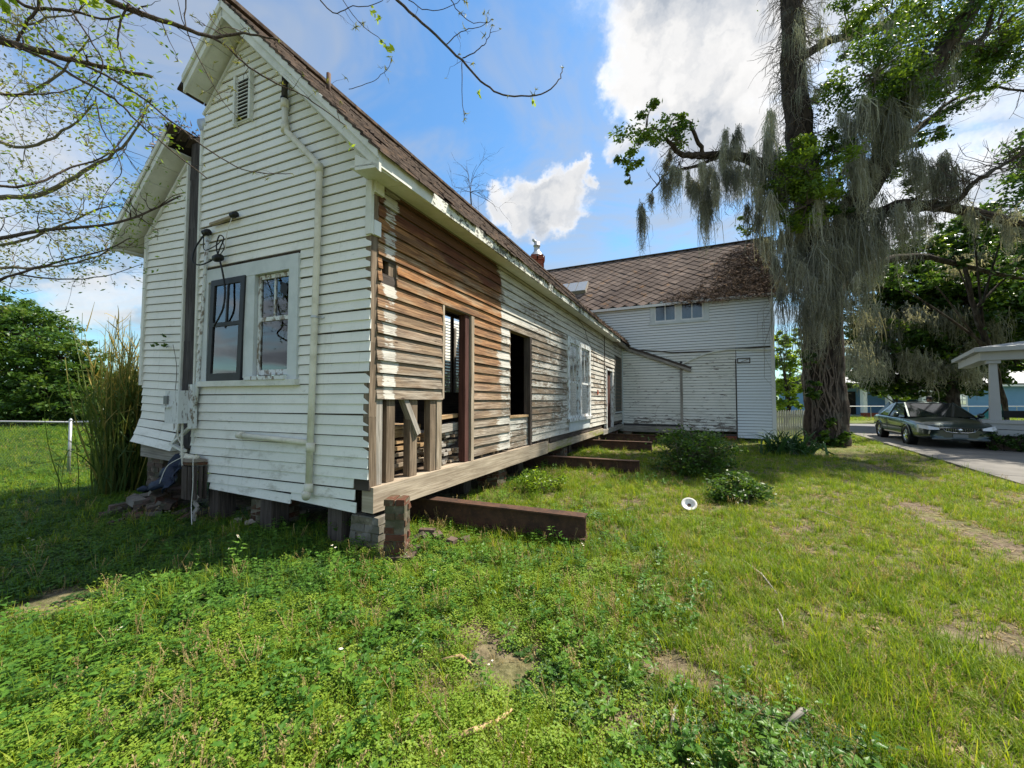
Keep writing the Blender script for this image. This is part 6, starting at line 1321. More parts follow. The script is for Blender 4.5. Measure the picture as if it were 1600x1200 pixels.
# ---- generic trees behind
def bg_tree(name, label, px, py_base, Y, blobs, leafL, mat, bark='oak_bark', moss=None, trunk_r=.25, group=None, base_z=0.0):
    b = at(px, HOR, Y); b.z = base_z; t = thing(name, b, label, 'tree', group); tr = MB(); cen = [at(x_, y_, Y + dy) for (x_, y_, dy, rp, cnt) in blobs]; top = sum(cen, Vector()) / len(cen)
    spine = limb(tr, [b, b.lerp(top, .35) + Vector((.2, 0, 0)), b.lerp(top, .7), top], trunk_r, trunk_r * .4, 9, .02)
    lf = Acc()
    for c, (x_, y_, dy, rp, cnt) in zip(cen, blobs):
        r = rp * Y / 600; st = spine[rs.randint(len(spine) // 3, len(spine))]; limb(tr, [st, st.lerp(c, .5) + UP * .1 * r, c], trunk_r * .4, trunk_r * .12, 6)
        pts, tint, subs = clump_points(c, (r, r * .9, r * .75), cnt, max(10, cnt // 60), .2, rs, .23); lf.add(leaf_cloud(pts, leafL, leafL * .55, tint, .5))
        for q in subs[::3]: limb(tr, [c, c.lerp(Vector(q), .55) + UP * .05 * r, Vector(q)], trunk_r * .12, trunk_r * .04, 4)
    tr.build('trunk', bark, t, smooth=True); lf.build('crown', mat, t)
    if moss:
        ac = Acc()
        for (x_, y_, w_, l_, cnt) in moss: moss_curtain(ac, [tuple(at(x_ + rs.uniform(-w_, w_), y_ + rs.uniform(-12, 12), Y + rs.uniform(-2.5, -.5))) for _ in range(max(6, int(w_ / 6)))], cnt, l_ * Y / 600, .05, (9 * Y / 600, 7 * Y / 600, .2))
        ac.build('moss', 'moss', t)
    return t
bg_tree('live_oak', 'dark mossy live oak spreading behind the car and street', 1480, 640, 21, [(1450, 470, 0, 70, 5200), (1540, 430, 0, 70, 5200), (1400, 520, -1, 48, 2600), (1380, 450, 0, 50, 3000), (1480, 540, -1, 60, 3600), (1570, 510, -1, 60, 3400), (1520, 370, 1, 60, 3400), (1430, 400, 1, 48, 2400), (1600, 380, 1, 60, 3000), (1360, 530, 0, 40, 1600), (1640, 470, 0, 80, 4000), (1350, 490, 1, 50, 2600), (1420, 560, 0, 55, 3200), (1500, 470, -1.5, 60, 3600), (1580, 560, 0, 55, 2600), (1340, 570, 1, 40, 1600), (1480, 420, 1, 60, 2800), (1400, 590, 0, 40, 2000), (1450, 600, .5, 40, 1800), (1520, 590, 0, 42, 2000), (1360, 420, 1.5, 50, 2400), (1560, 460, -1, 60, 3000), (1620, 540, 0, 60, 2400), (1350, 600, 1, 30, 900)], .27, 'oak_leaf', moss=[(1390, 570, 40, 50, 350), (1480, 575, 60, 50, 450), (1400, 490, 60, 80, 700), (1500, 490, 80, 90, 1000), (1560, 530, 40, 80, 450), (1360, 540, 25, 80, 400), (1520, 410, 60, 80, 500), (1450, 560, 60, 50, 400)], trunk_r=.5)
bg_tree('street_tree', 'bright leafy tree catching sun behind the mossy oak', 1570, 640, 16.5, [(1520, 350, 0, 34, 1000), (1565, 370, 0, 36, 1100), (1590, 420, .5, 36, 1000), (1450, 430, -.5, 30, 800), (1395, 440, 0, 28, 700), (1490, 400, 0, 26, 600)], .17, 'tree_leaf', trunk_r=.16)
bg_tree('garden_tree', 'sunlit bright green tree beside the corner of the two storey house', 1228, 640, 24, [(1225, 560, 0, 30, 2300), (1235, 610, 0, 28, 1700), (1216, 600, 1, 24, 1300), (1240, 530, 1, 22, 1100), (1215, 530, 1, 18, 800), (1228, 635, 0, 24, 1000)], .2, 'bright_leaf', trunk_r=.15)
bg_tree('garden_tree', 'small yellow-green tree before the blue house porch', 1390, 650, 25, [(1378, 605, 0, 24, 700), (1400, 615, 0, 20, 600), (1350, 600, 0, 18, 400), (1420, 600, 0, 20, 400), (1480, 608, 0, 22, 400)], .2, 'bright_leaf', trunk_r=.1)
bg_tree('garden_tree', 'tree with orange and green leaves seen past the porch column', 1585, 640, 40, [(1580, 590, 0, 22, 700), (1600, 570, 0, 26, 700), (1625, 590, 0, 26, 700)], .35, 'bright_leaf', trunk_r=.15)
bg_tree('shade_tree', 'tall leafy tree standing past the porch, shading the drive', 1700, 640, 14.5, [(1700, 300, 0, 120, 5200), (1660, 230, 1, 80, 2600), (1780, 330, -1, 120, 4000), (1760, 200, -1, 110, 3600), (1860, 280, -2.5, 150, 5000), (1625, 395, .5, 38, 700), (1900, 380, -4, 150, 4000)], .2, 'tree_leaf', trunk_r=.32)
# ---- trees over the field at the other end
LT_G = 'trees beyond the chain link fence'
bg_tree('field_tree', 'broad feathery dark green tree beyond the chain link fence', 45, 640, 24, [(40, 520, 0, 62, 6500), (95, 560, -1, 52, 4800), (10, 580, -1, 55, 4600), (70, 615, -2, 45, 3600), (120, 615, -1, 36, 2600), (-40, 540, 0, 70, 5000), (140, 585, -.5, 28, 1600), (0, 480, 1, 44, 3000), (30, 640, -2, 35, 2400), (-30, 625, -2, 45, 2600), (110, 640, -2, 30, 1700)], .24, 'tree_leaf', trunk_r=.3, group=LT_G)
bg_tree('field_tree', 'lower dark tree at the edge of the field behind the cane clump', 165, 640, 34, [(150, 610, 0, 30, 2200), (185, 600, 0, 34, 2400), (215, 615, 0, 26, 1500), (240, 600, 0, 30, 1500), (170, 632, -1, 24, 1300), (120, 620, 0, 30, 1700)], .32, 'tree_leaf', trunk_r=.25, group=LT_G)
# low hedge under them
lf = Acc(); hb_ = MB()
for k in range(46):
    c = at(-260 + k * 13, 640, 22) ; c.z = .75 + rs.uniform(-.25, .35); pts, tint, _ = clump_points(c, (.75, .7, .8), 300, 8, .1); lf.add(leaf_cloud(pts, .16, .10, tint * .7, .4))
t = thing('hedgerow', at(40, HOR, 22) * 1 - UP * CAM_H, 'low dark hedgerow along the far side of the field', 'hedge'); lf.build('foliage', 'oak_leaf', t)
m = MB()
for k in range(46): c = at(-260 + k * 13, HOR, 22); limb(m, [Vector((c.x, c.y, 0)), Vector((c.x + .05, c.y, .5)), Vector((c.x, c.y, .9))], .04, .02, 5)
m.build('stems', 'oak_bark', t)
# distant belt of woodland
lf = Acc()
for k in range(120):
    ang = R(-75 + k * 1.3); d = rs.uniform(85, 110); c = np.array([d * math.sin(ang), d * math.cos(ang), rs.uniform(1.5, 5)]); pts, tint, _ = clump_points(c, (5, 4, rs.uniform(3, 5.0)), 260, 9, .1); lf.add(leaf_cloud(pts, 1.0, .7, tint, .4))
tag(lf.build('woodland', 'tree_leaf'), 'far belt of woodland along the horizon', 'woodland', kind='stuff')

# ---- tall cane grass beside the slice
cb_ = gnd(172, 768); cn = thing('cane_clump', cb_, 'tall clump of cane grass, green below and straw yellow above, by the sawn slice', 'plant')
ac = Acc(); st = Acc(); n = 520
bx = cb_.x + .26 + rs.normal(size=n) * .15; by = cb_.y + rs.normal(size=n) * .2; P = np.stack([bx, by, np.zeros(n)], 1); H = rs.uniform(1.3, 2.95, n) * np.clip(1.15 - np.hypot(bx - cb_.x, by - cb_.y) * .5, .5, 1.1); D = np.stack([(bx - cb_.x) * .25 + rs.normal(size=n) * .07, rs.normal(size=n) * .08, np.ones(n)], 1); D *= H[:, None]
dr_ = np.stack([rs.normal(size=n) * .16 - .05, rs.normal(size=n) * .14, -np.abs(rs.normal(size=n)) * .15], 1); tint = np.clip((H - 1.3) / 2.2 * .75 + rs.normal(size=n) * .2, 0, 1)
ac.add(strips(P, D, rs.uniform(.016, .034, n), tint, 6, dr_, rs, .025))
n2 = 2600; k = rs.randint(0, n, n2); tt = rs.uniform(.1, .98, n2); P2 = P[k] + D[k] * tt[:, None] + dr_[k] * (tt ** 2)[:, None]; D2 = rs.normal(size=(n2, 3)) * .42; D2[:, 2] = np.abs(D2[:, 2]) + .9; D2 *= (rs.uniform(.2, .55, n2) / np.linalg.norm(D2, axis=1))[:, None]; dp2 = np.zeros((n2, 3)); dp2[:, 2] = -rs.uniform(.02, .25, n2); dp2[:, 0] = rs.normal(size=n2) * .06
tint2 = np.clip((P2[:, 2] - .9) / 1.9 + rs.normal(size=n2) * .2 + (P2[:, 0] > cb_.x) * .12, 0, 1); ac.add(strips(P2, D2, rs.uniform(.010, .024, n2), tint2, 4, dp2, rs)); ac.build('blades', 'cane_leaf', cn)
# arching loose blades
ac = Acc(); n = 14; P = np.stack([cb_.x + .05 + rs.normal(size=n) * .25, cb_.y + rs.normal(size=n) * .25 - .1, rs.uniform(.1, .9, n)], 1); D = np.stack([-rs.uniform(.3, 1.1, n), rs.normal(size=n) * .3, rs.uniform(.3, 1.2, n)], 1); dp = np.stack([-rs.uniform(.0, .4, n), np.zeros(n), -rs.uniform(.4, 1.6, n)], 1); ac.add(strips(P, D, rs.uniform(.012, .03, n), np.clip(rs.beta(2, 2.5, n), 0, 1), 7, dp, rs)); ac.build('arching_blades', 'cane_leaf', cn)

# ---- shrubs in the yard
def shrub(px, py, rad, cnt, leafL, mat, label, name='shrub', zc=.5, twigs=20, group=None, dry=0):
    b = gnd(px, py); t = thing(name, b, label, 'shrub', group); tr = MB(); tips_ = []
    pts, tint, subs = clump_points(b + UP * rad[2] * zc * 1.6, rad, cnt, max(10, cnt // 60), .15, rs, .36); pts[:, 2] = np.maximum(pts[:, 2], .03); ac = Acc(); ac.add(leaf_cloud(pts, leafL, leafL * .6, tint, .6)); ac.build('foliage', mat, t)
    for q in subs: q = Vector(q); q.z = max(q.z, .1); limb(tr, [b + Vector((rs.normal() * .08, rs.normal() * .08, 0)), b.lerp(q, .5) + UP * .05, q], .010, .003, 4)
    for k in range(twigs): d = Vector((rs.normal(), rs.normal() * .6, rs.uniform(.15, 1.0))); twiglet(tr, b + Vector((rs.normal() * .3, rs.normal() * .2, .15)), d, dry * rs.uniform(.5, 1.1), .008, 2, tips_, 3, .1)
    tr.build('stems', 'pale_bark', t); return t
shrub(1085, 738, (.85, .75, .50), 5200, .075, 'tree_leaf', 'tangled shrub with dead tan twigs sprawling before the two storey house', dry=.75, twigs=42)
shrub(1150, 782, (.50, .40, .22), 2600, .06, 'tree_leaf', 'low dark leafy shrub in the lawn near the enamel dish', twigs=0)
shrub(845, 768, (.42, .36, .20), 1700, .05, 'bright_leaf', 'small light green weed bush beneath the sill beam', twigs=0)
shrub(540, 838, (.30, .25, .20), 700, .06, 'tree_leaf', 'dark leafy weed at the foot of the house corner', twigs=0)
# crinum lily by the corner board
lb = gnd(1236, 710); ly = thing('lily_clump', lb, 'dark strap-leaved lily clump at the corner of the two storey house', 'plant'); ac = Acc(); n = 240
az = rs.uniform(0, 6.283, n); P = np.stack([lb.x + rs.normal(size=n) * .30, lb.y + rs.normal(size=n) * .16, np.zeros(n) + .02], 1); out = rs.uniform(.25, .75, n); D = np.stack([np.cos(az) * out, np.sin(az) * out, rs.uniform(.55, 1.25, n)], 1) * .8; dp = np.zeros((n, 3)); dp[:, 2] = -rs.uniform(.25, .9, n) * .8; ac.add(strips(P, D, rs.uniform(.05, .085, n), rs.uniform(0, 1, n), 6, dp, rs)); ac.build('leaves', 'lily_leaf', ly)
m = MB(); m.lathe(lb, [(.28, -.02), (.25, .08), (.12, .14), (.0, .15)], 12); m.build('bulb_crown', 'pale_bark', ly, smooth=True)
# bare sapling behind the ridge
sb_ = HP(3.6, 9.0, 0); sp = thing('bare_sapling', sb_, 'leafless twiggy sapling rising behind the wing roof', 'tree'); m = MB(); tips_ = []
crown = at(735, 300, sb_.y + .6); limb(m, [sb_, sb_.lerp(crown, .5), crown], .05, .025, 6)
for (x_, y_) in ((722, 262), (742, 250), (760, 285), (778, 300), (790, 318), (730, 280), (705, 285)): q = at(x_, y_, sb_.y + .6); twiglet(m, crown, q - crown, (q - crown).length * .9, .012, 2, tips_, 3, .1); twiglet(m, crown.lerp(q, .3), q - crown, (q - crown).length * .7, .009, 2, tips_, 3, .1)
m.build('branches', 'twig_bark', sp)
# vine runner and a sprig on the siding of the slice
m = MB(); P_ = [SP(3.46, .06, .95), SP(3.5, .06, 1.5), SP(3.47, .06, 2.0), SP(3.56, .07, 2.35)]; limb(m, P_, .005, .003, 4); vn = thing('vine', SP(3.46, .06, .9), 'thin vine with one leafy sprig climbing the sawn slice', 'vine'); m.build('stem', 'pale_bark', vn)
pts, tint, _ = clump_points(SP(3.72, .09, 2.38), (.17, .03, .12), 40, 6, .1); ac = Acc(); ac.add(leaf_cloud(pts, .06, .03, tint, .1)); ac.build('leaves', 'tree_leaf', vn)

# ---- budding tree whose boughs reach in from beyond the frame, before the gable
tb_ = Vector((-6.2, 2.2, 0)); ft = thing('budding_tree', tb_, 'bare tree with fresh buds whose thin boughs hang before the gable', 'tree'); m = MB(); limb(m, [tb_, tb_ + Vector((.1, .1, 1.6)), tb_ + Vector((.3, .2, 3.2)), tb_ + Vector((.2, .3, 5.2))], .20, .10, 12, .01); m.build('trunk', 'pale_bark', ft, smooth=True)
def F(px, py, Y): return at(px, py, Y)
hub = tb_ + Vector((.3, .2, 3.3)); hub2 = tb_ + Vector((.2, .3, 4.6)); hub0 = tb_ + Vector((.1, .1, 2.4))
br = MB(); lv = Acc(); budP = []; leafP = []
def bough(start, pts, Y0, Y1, r0, r1, twn=8, twL=.22, par=br):
    n = len(pts); P_ = ([start] if start is not None else []) + [F(x_, y_, Y0 + (Y1 - Y0) * i / (n - 1)) for i, (x_, y_) in enumerate(pts)]
    Q = limb(par, P_, r0, r1, 6, .003)
    for k in range(twn):
        i = rs.randint(max(2, len(Q) // 5), len(Q)); d = Vector(rs.normal(size=3)); d.z = d.z * .8 + .1; tips_ = []; twiglet(par, Q[i - 1], d, twL * rs.uniform(.4, 1.3), max(.0022, r1 * .7), 1 if rs.uniform() < .5 else 0, tips_, 3, .25); budP.extend(tips_)
    budP.append(Q[-1]); return Q
B1 = bough(hub, [(-120, 30), (0, 64), (90, 88), (150, 102), (237, 120)], 2.5, 2.9, .030, .012, 9)
bough(hub2, [(60, -60), (168, 0), (225, 22), (291, 45), (330, 57), (380, 52), (435, 62)], 2.6, 3.1, .028, .006, 14)
bough(None, [(291, 45), (345, 66), (390, 105), (440, 134), (478, 152), (540, 196)], 2.9, 3.2, .009, .004, 9, .18)
bough(B1[6], [(60, 87), (129, 126), (180, 156), (210, 186), (255, 225), (324, 279)], 2.65, 3.1, .011, .004, 8, .18)
bough(B1[9], [(126, 99), (210, 144), (252, 177), (330, 237), (390, 267), (455, 271)], 2.75, 3.2, .009, .003, 9, .16)
bough(hub2, [(380, -120), (560, -50), (620, 0), (670, 45), (722, 94), (758, 132), (794, 150), (846, 147), (873, 126), (879, 106)], 2.7, 3.2, .014, .0035, 5, .10)
bough(None, [(722, 94), (722, 143), (725, 187)], 3.0, 3.0, .004, .002, 1, .05); bough(None, [(722, 91), (745, 80), (762, 62), (769, 38)], 3.0, 3.0, .005, .002, 3, .08); bough(None, [(697, 70), (720, 50), (750, 42), (770, 30)], 2.95, 3.0, .004, .002, 4, .08); bough(None, [(700, -10), (712, 12), (735, 34), (760, 35)], 2.9, 3.0, .004, .002, 3, .08); bough(None, [(630, -10), (660, 14), (700, 12), (730, -10)], 2.9, 3.0, .004, .002, 2, .08)
bough(None, [(480, -30), (520, 20), (552, 10), (590, 5), (620, -20)], 2.9, 3.0, .005, .002, 4, .1); bough(None, [(545, 140), (580, 128), (604, 110), (612, 92)], 3.2, 3.1, .003, .002, 2, .05); bough(None, [(520, -20), (560, 34), (595, 62), (606, 75)], 3, 3.1, .003, .002, 2, .06)
bough(hub0, [(-100, 380), (0, 372), (72, 360), (172, 350), (224, 334), (282, 306)], 3.6, 4.6, .026, .010, 14, .32)
bough(hub0, [(-80, 450), (24, 428), (100, 406), (160, 392), (205, 372)], 3.8, 4.4, .018, .006, 14, .32); bough(None, [(24, 428), (90, 436), (160, 432), (222, 413)], 3.9, 4.3, .009, .003, 10, .3)
bough(hub0, [(-60, 250), (0, 290), (60, 285), (110, 262), (170, 240), (228, 170)], 3.2, 3.9, .016, .005, 16, .3); bough(hub, [(-60, 140), (0, 147), (60, 147), (110, 140), (150, 118)], 2.8, 3.2, .010, .003, 12, .25); bough(hub, [(-60, -20), (40, 10), (110, 16), (170, 30), (230, 10)], 2.6, 2.9, .016, .005, 12, .25); bough(hub2, [(30, -80), (60, 0), (40, 40), (25, 70)], 2.6, 2.7, .010, .008, 6, .2)
bough(None, [(110, 15), (140, 60), (160, 100), (150, 130), (132, 160), (140, 200)], 2.7, 2.9, .006, .002, 8, .2); bough(None, [(200, 5), (185, 40), (186, 75), (196, 106)], 2.7, 2.8, .008, .003, 4, .15); bough(None, [(295, -20), (290, 40), (320, 110), (350, 160), (372, 184)], 2.9, 3.1, .005, .002, 6, .15); bough(None, [(150, 160), (160, 200), (180, 236), (190, 270), (165, 300), (155, 340)], 3.1, 3.4, .005, .002, 7, .2)
br.build('boughs', 'twig_bark', ft, smooth=True)
bud = np.array([tuple(p) for p in budP]); k = rs.uniform(size=len(bud)) < .75; bud = bud[k]; n = len(bud) * 7; kk = rs.randint(0, len(bud), n); P = bud[kk]; D = rs.normal(size=(n, 3)); D[:, 2] -= .2; D *= (rs.uniform(.015, .045, n) / np.linalg.norm(D, axis=1))[:, None]
ac = Acc(); ac.add(strips(P, D, rs.uniform(.005, .011, n), rs.uniform(0, 1, n), 2, rs=rs)); ac.build('buds', 'olive_leaf', ft)
left = bud[bud[:, 0] < -2.6]; n = len(left) * 9; kk = rs.randint(0, len(left), n); pts = left[kk] + rs.normal(size=(n, 3)) * .06; ac = Acc(); ac.add(leaf_cloud(pts, .045, .018, rs.uniform(0, 1, n), .3))
for (px, py, Y, s) in ((607, 74, 3.1, .09), (598, 66, 3.1, .06), (612, 82, 3.1, .08), (210, 165, 2.75, .09), (198, 150, 2.75, .06), (152, 10, 2.6, .11), (128, 4, 2.6, .10), (88, 56, 2.6, .08), (835, 160, 3.2, .06), (583, 22, 3.0, .07), (590, 30, 3.0, .07), (750, 148, 3.1, .05), (548, 230, 3.2, .05), (5, 8, 2.5, .12), (20, 2, 2.5, .1)):
    C_ = np.array(tuple(F(px, py, Y)))[None] + rs.normal(size=(4, 3)) * .015; ac.add(leaf_cloud(C_, s, s * .42, rs.uniform(.7, 1, 4), .1))
ac.build('leaves', 'bright_leaf', ft)
# ---- paler tree behind those boughs, fine twigs and young leaves
pt_ = Vector((-21.5, 12.5, 0)); pt = thing('pale_tree', pt_, 'open crowned tree with pale limbs and young olive leaves beside the field', 'tree'); m = MB(); limb(m, [pt_, pt_ + Vector((.3, 0, 2)), pt_ + Vector((1.2, 0, 4.5)), pt_ + Vector((1.6, 0, 7))], .28, .14, 10, .02); m.build('trunk', 'pale_bark', pt, smooth=True); m = MB(); tips_ = []
for st_, pts_, r in ((4, [(-60, 330), (60, 305), (130, 268), (190, 230), (232, 165)], .10), (3.4, [(-80, 400), (20, 380), (100, 350), (180, 318)], .07), (3.2, [(-60, 430), (40, 420), (120, 410), (190, 385)], .06), (5, [(-60, 240), (40, 230), (110, 200), (150, 150)], .07), (6, [(-60, 160), (30, 150), (100, 110), (140, 60)], .07), (6.5, [(-40, 60), (40, 40), (120, 20)], .06)):
    P_ = [pt_ + Vector((.9, 0, st_))] + [at(x_, y_, 12 - i * .5) for i, (x_, y_) in enumerate(pts_)]; Q = limb(m, P_, r, .015, 6, .02)
    for k in range(26): i = rs.randint(len(Q) // 4, len(Q)); d = Vector(rs.normal(size=3)); twiglet(m, Q[i - 1], d, rs.uniform(.4, 1.1), .014, 2 if rs.uniform() < .45 else 1, tips_, 3, .2)
m.build('branches', 'pale_bark', pt); tp_ = np.array([tuple(p) for p in tips_]); n = len(tp_) * 6; kk = rs.randint(0, len(tp_), n); ac = Acc(); ac.add(leaf_cloud(tp_[kk] + rs.normal(size=(n, 3)) * .16, .12, .05, rs.uniform(0, 1, n), .3)); ac.build('leaves', 'olive_leaf', pt)
# ================================================================== fences, neighbours, car, person
# chain link fence along the field
fp = gnd(107, 741); fn = thing('chain_link_fence', fp, 'low chain link fence with steel rail between the yard and the field', 'fence'); E1 = at(-420, HOR, 9.6); E1.z = 0; run = (E1 - fp); Lr = run.length; run.normalize(); fh = 1.09
for k in range(6):
    p = fp + run * (k * 2.6); m = MB(); m.tube([p - UP * .1, p + UP * (fh + .03)], .026 if k == 0 else .02, 10); m.lathe(p + UP * (fh + .03), [(.03, 0), (.03, .02), (.012, .05), (0, .055)], 10); m.build('post', 'galvanized', fn, smooth=True)
m = MB(); m.tube([fp + UP * fh, fp + run * 13.2 + UP * fh], .019, 8); m.build('rail', 'galvanized', fn, smooth=True)
back = Vector((.55, .85, 0)).normalized()
m = MB(); m.tube([fp + UP * fh, fp + back * 8 + UP * fh], .019, 8); m.build('rail', 'galvanized', fn, smooth=True)
wires = MB()
for dr_, Lw in ((run, 13.2), (back, 8)):
    s = .075; k = -int(fh / s) - 1
    while k * s < Lw:
        for sg in (1, -1):
            x0 = k * s if sg == 1 else k * s + fh; x1 = x0 + sg * fh; za, zb = .03, fh
            lo, hi = min(x0, x1), max(x0, x1)
            if lo >= 0 and hi <= Lw: wires.tube([fp + dr_ * x0 + UP * za, fp + dr_ * x1 + UP * zb], .0017, 3, False)
        k += 1
tag(wires.build('wire_mesh', 'fence_wire', fn), kind='stuff')
# white picket fence beside the two storey house
pf0 = BP(5.75, -1.2, 0); pf = thing('picket_fence', pf0, 'weathered white picket fence between the two storey house and the oak', 'fence'); pd = Vector((.92, .38, 0)).normalized()
for k in range(13):
    p = pf0 + pd * (k * .145); m = MB(); w = .045; h = 1.12 + random.uniform(-.02, .02); s = Vector((-pd.y, pd.x, 0)) * .011
    ring = [p - pd * w + UP * .05, p + pd * w + UP * .05, p + pd * w + UP * (h - .07), p + UP * h, p - pd * w + UP * (h - .07)]; m.hexa([q - s for q in ring], [q + s for q in ring]); m.build('picket', 'picket', pf)
for zz in (.35, .85): m = MB(); q = Vector((-pd.y, pd.x, 0)) * .04; m.bar(pf0 + q + UP * zz, pf0 + q + pd * 1.85 + UP * zz, .035, .08); m.build('rail', 'picket', pf)
# ---- blue house over the street
BY = 33.0
def Q3(px, z, y=BY): p = at(px, HOR, y); return Vector((p.x, y, z))
bx0, bx1 = Q3(1318, 0).x, Q3(1690, 0).x; z0, z1 = -.35, 2.65
bl = thing('blue_house', Vector(((bx0 + bx1) / 2, BY + 3, z0)), 'low blue house with white trim and small-paned windows over the street', 'house')
wx0, wx1 = Q3(1478, 0).x, bx1
def bbox(x0, x1, y0, y1, za, zb, nm, mat, par=bl): m = MB(); m.box((x0, y0, za), (x1, y1, zb)); return m.build(nm, mat, par)
bbox(bx0, wx0, BY + 2.2, BY + 8, z0, z1, 'wall', 'blue_paint'); 
for k in range(14): bbox(wx0, wx1, BY - .02 * (k % 1), BY + .2, z0 + k * .215, z0 + k * .215 + .205, 'siding_board', 'blue_paint')
bbox(wx0 + .05, wx1 - .05, BY + .03, BY + 8, z0, z1, 'wall', 'blue_paint')
bbox(bx0 - .3, bx1 + .3, BY - .5, BY - .4, z1 - .05, z1 + .17, 'fascia', 'clean_white')
m = MB(); m.hexa([(bx0 - .4, BY - .5, z1 + .1), (bx1 + .4, BY - .5, z1 + .1), (bx1 - .5, BY + 4, z1 + 1.6), (bx0 + .5, BY + 4, z1 + 1.6)], [(bx0 - .4, BY - .5, z1 + .22), (bx1 + .4, BY - .5, z1 + .22), (bx1 - .5, BY + 4, z1 + 1.72), (bx0 + .5, BY + 4, z1 + 1.72)]); m.hexa([(bx0 + .5, BY + 4, z1 + 1.6), (bx1 - .5, BY + 4, z1 + 1.6), (bx1 + .4, BY + 8.5, z1 + .1), (bx0 - .4, BY + 8.5, z1 + .1)], [(bx0 + .5, BY + 4, z1 + 1.72), (bx1 - .5, BY + 4, z1 + 1.72), (bx1 + .4, BY + 8.5, z1 + .22), (bx0 - .4, BY + 8.5, z1 + .22)]); m.build('roof', 'grey_paint', bl)
w0, w1 = Q3(1447, 0).x, Q3(1508, 0).x
w0 = Q3(1450, 0).x; wz0, wz1 = 1.02, 2.30
for (a, b) in ((w0, (w0 + w1) / 2 - .1), ((w0 + w1) / 2 + .1, w1)):
    wo = bbox(a - .15, b + .15, BY - .06, BY - .01, wz0 - .15, wz1 + .15, 'window', 'clean_white')
    for i in range(4):
        for j in range(3): cw = (b - a - .10) / 4; chh = (wz1 - wz0) / 3; xo = a + (0 if i < 2 else .10) + i * cw; bbox(xo + .04, xo + cw - .04, BY - .075, BY - .062, wz0 + j * chh + .04, wz0 + (j + 1) * chh - .04, 'pane', 'dusty_glass', wo); bbox(xo + .03, xo + cw - .03, BY - .062, BY - .0605, wz0 + j * chh + .03, wz0 + (j + 1) * chh - .03, 'pane_back', 'dark_interior', wo)
bbox(w0 - .6, wx0 + .02, BY + .0, BY + .25, z0, z1, 'wall', 'blue_paint')
# porch of the blue house
for px in (1347, 1386, 1438): x = Q3(px, 0).x; c = bbox(x - .16, x + .16, BY - .3, BY + .02, .35, z1 - .05, 'porch_post', 'clean_white')
bbox(Q3(1340, 0).x, Q3(1442, 0).x, BY - .3, BY + 2.2, z0 + .3, z0 + .45, 'porch_floor', 'grey_paint')
for (a, b, zz) in ((1342, 1384, z0),): bbox(Q3(a, 0).x, Q3(b, 0).x, BY - .35, BY - .1, z0, .34, 'brick_base', 'red_brick')
for zz in (.35, .98): bbox(Q3(1392, 0).x, Q3(1436, 0).x, BY - .22, BY - .14, zz, zz + .08, 'porch_rail', 'clean_white')
for k in range(18): x = Q3(1393 + k * 2.45, 0).x; bbox(x - .02, x + .02, BY - .2, BY - .16, .42, .98, 'baluster', 'clean_white')
bbox(Q3(1356, 0).x, Q3(1372, 0).x, BY + 2.15, BY + 2.19, .1, 2.2, 'door', 'dark_interior')
m = MB(); m.tube([Q3(1318, .98, BY - 4), Q3(1690, .98, BY - 4)], .025, 6); sf = thing('street_fence', Q3(1500, -.3, BY - 4), 'thin steel rail fence before the blue house', 'fence'); m.build('rail', 'galvanized', sf)
for k in range(10): p = Q3(1322 + k * 38, -.2, BY - 4); m = MB(); m.tube([p, p + UP * 1.2], .02, 6); m.build('post', 'galvanized', sf)
# ---- porch of the next house
pc = at(1544, HOR, 11.9); PX0, PY0 = pc.x, pc.y
pv = Vector((.72, -.69, 0)).normalized(); pw = Vector((.69, .72, 0)).normalized()
def PP(a, b, z): return Vector((PX0, PY0, z)) + pv * a + pw * b
po = thing('porch', PP(1.5, 1, 0), 'grey painted porch with tapered columns and low wall beside the drive', 'porch')
def pbox(a0, a1, b0, b1, za, zb, nm, mat, par=po, top=None):
    m = MB(); k = top or 0; m.hexa([PP(a0, b0, za), PP(a1, b0, za), PP(a1, b1, za), PP(a0, b1, za)], [PP(a0 + k, b0 + k, zb), PP(a1 - k, b0 + k, zb), PP(a1 - k, b1 - k, zb), PP(a0 + k, b1 - k, zb)]); return m.build(nm, mat, par)
KW = .93
for k in range(2): pbox(-.12, 4.2, -.16, .14, KW - .10 - k * .19 - .17, KW - .10 - k * .19, 'parapet_board', 'grey_paint')
pbox(-.16, 4.2, -.2, .18, KW - .098, KW, 'coping', 'grey_paint'); pbox(-.14, .12, .14, 4, KW - .5, KW - .02, 'parapet', 'grey_paint')
for (a, b) in ((.12, 0.0), (1.75, 0.0)):
    pbox(a - .115, a + .115, b - .11, b + .11, KW + .002, 2.66, 'column', 'grey_paint', top=.04); pbox(a - .14, a + .14, b - .14, b + .14, 2.662, 2.76, 'capital', 'grey_paint')
pbox(-.14, 4.4, -.18, .16, 2.762, 3.02, 'header', 'grey_paint'); pbox(-.14, .2, .162, 4.5, 2.762, 3.018, 'header', 'grey_paint')
m = MB(); m.hexa([PP(-.28, -.38, 3.022), PP(5, -.38, 3.022), PP(5, 4.9, 3.35), PP(-.28, 4.9, 3.022)], [PP(-.28, -.38, 3.15), PP(5, -.38, 3.15), PP(5, 4.9, 4.2), PP(-.28, 4.9, 3.15)]); m.build('roof', 'grey_paint', po)
pbox(-.2, 4.2, .15, 4.2, .42, .5, 'porch_floor', 'grey_paint'); pbox(-.05, 4.2, -.08, .1, 0, KW - .5, 'footing', 'rubble')
lf = Acc(); hg = thing('hedge', PP(1.6, -.5, 0), 'dark glossy hedge clipped against the porch wall', 'hedge'); 
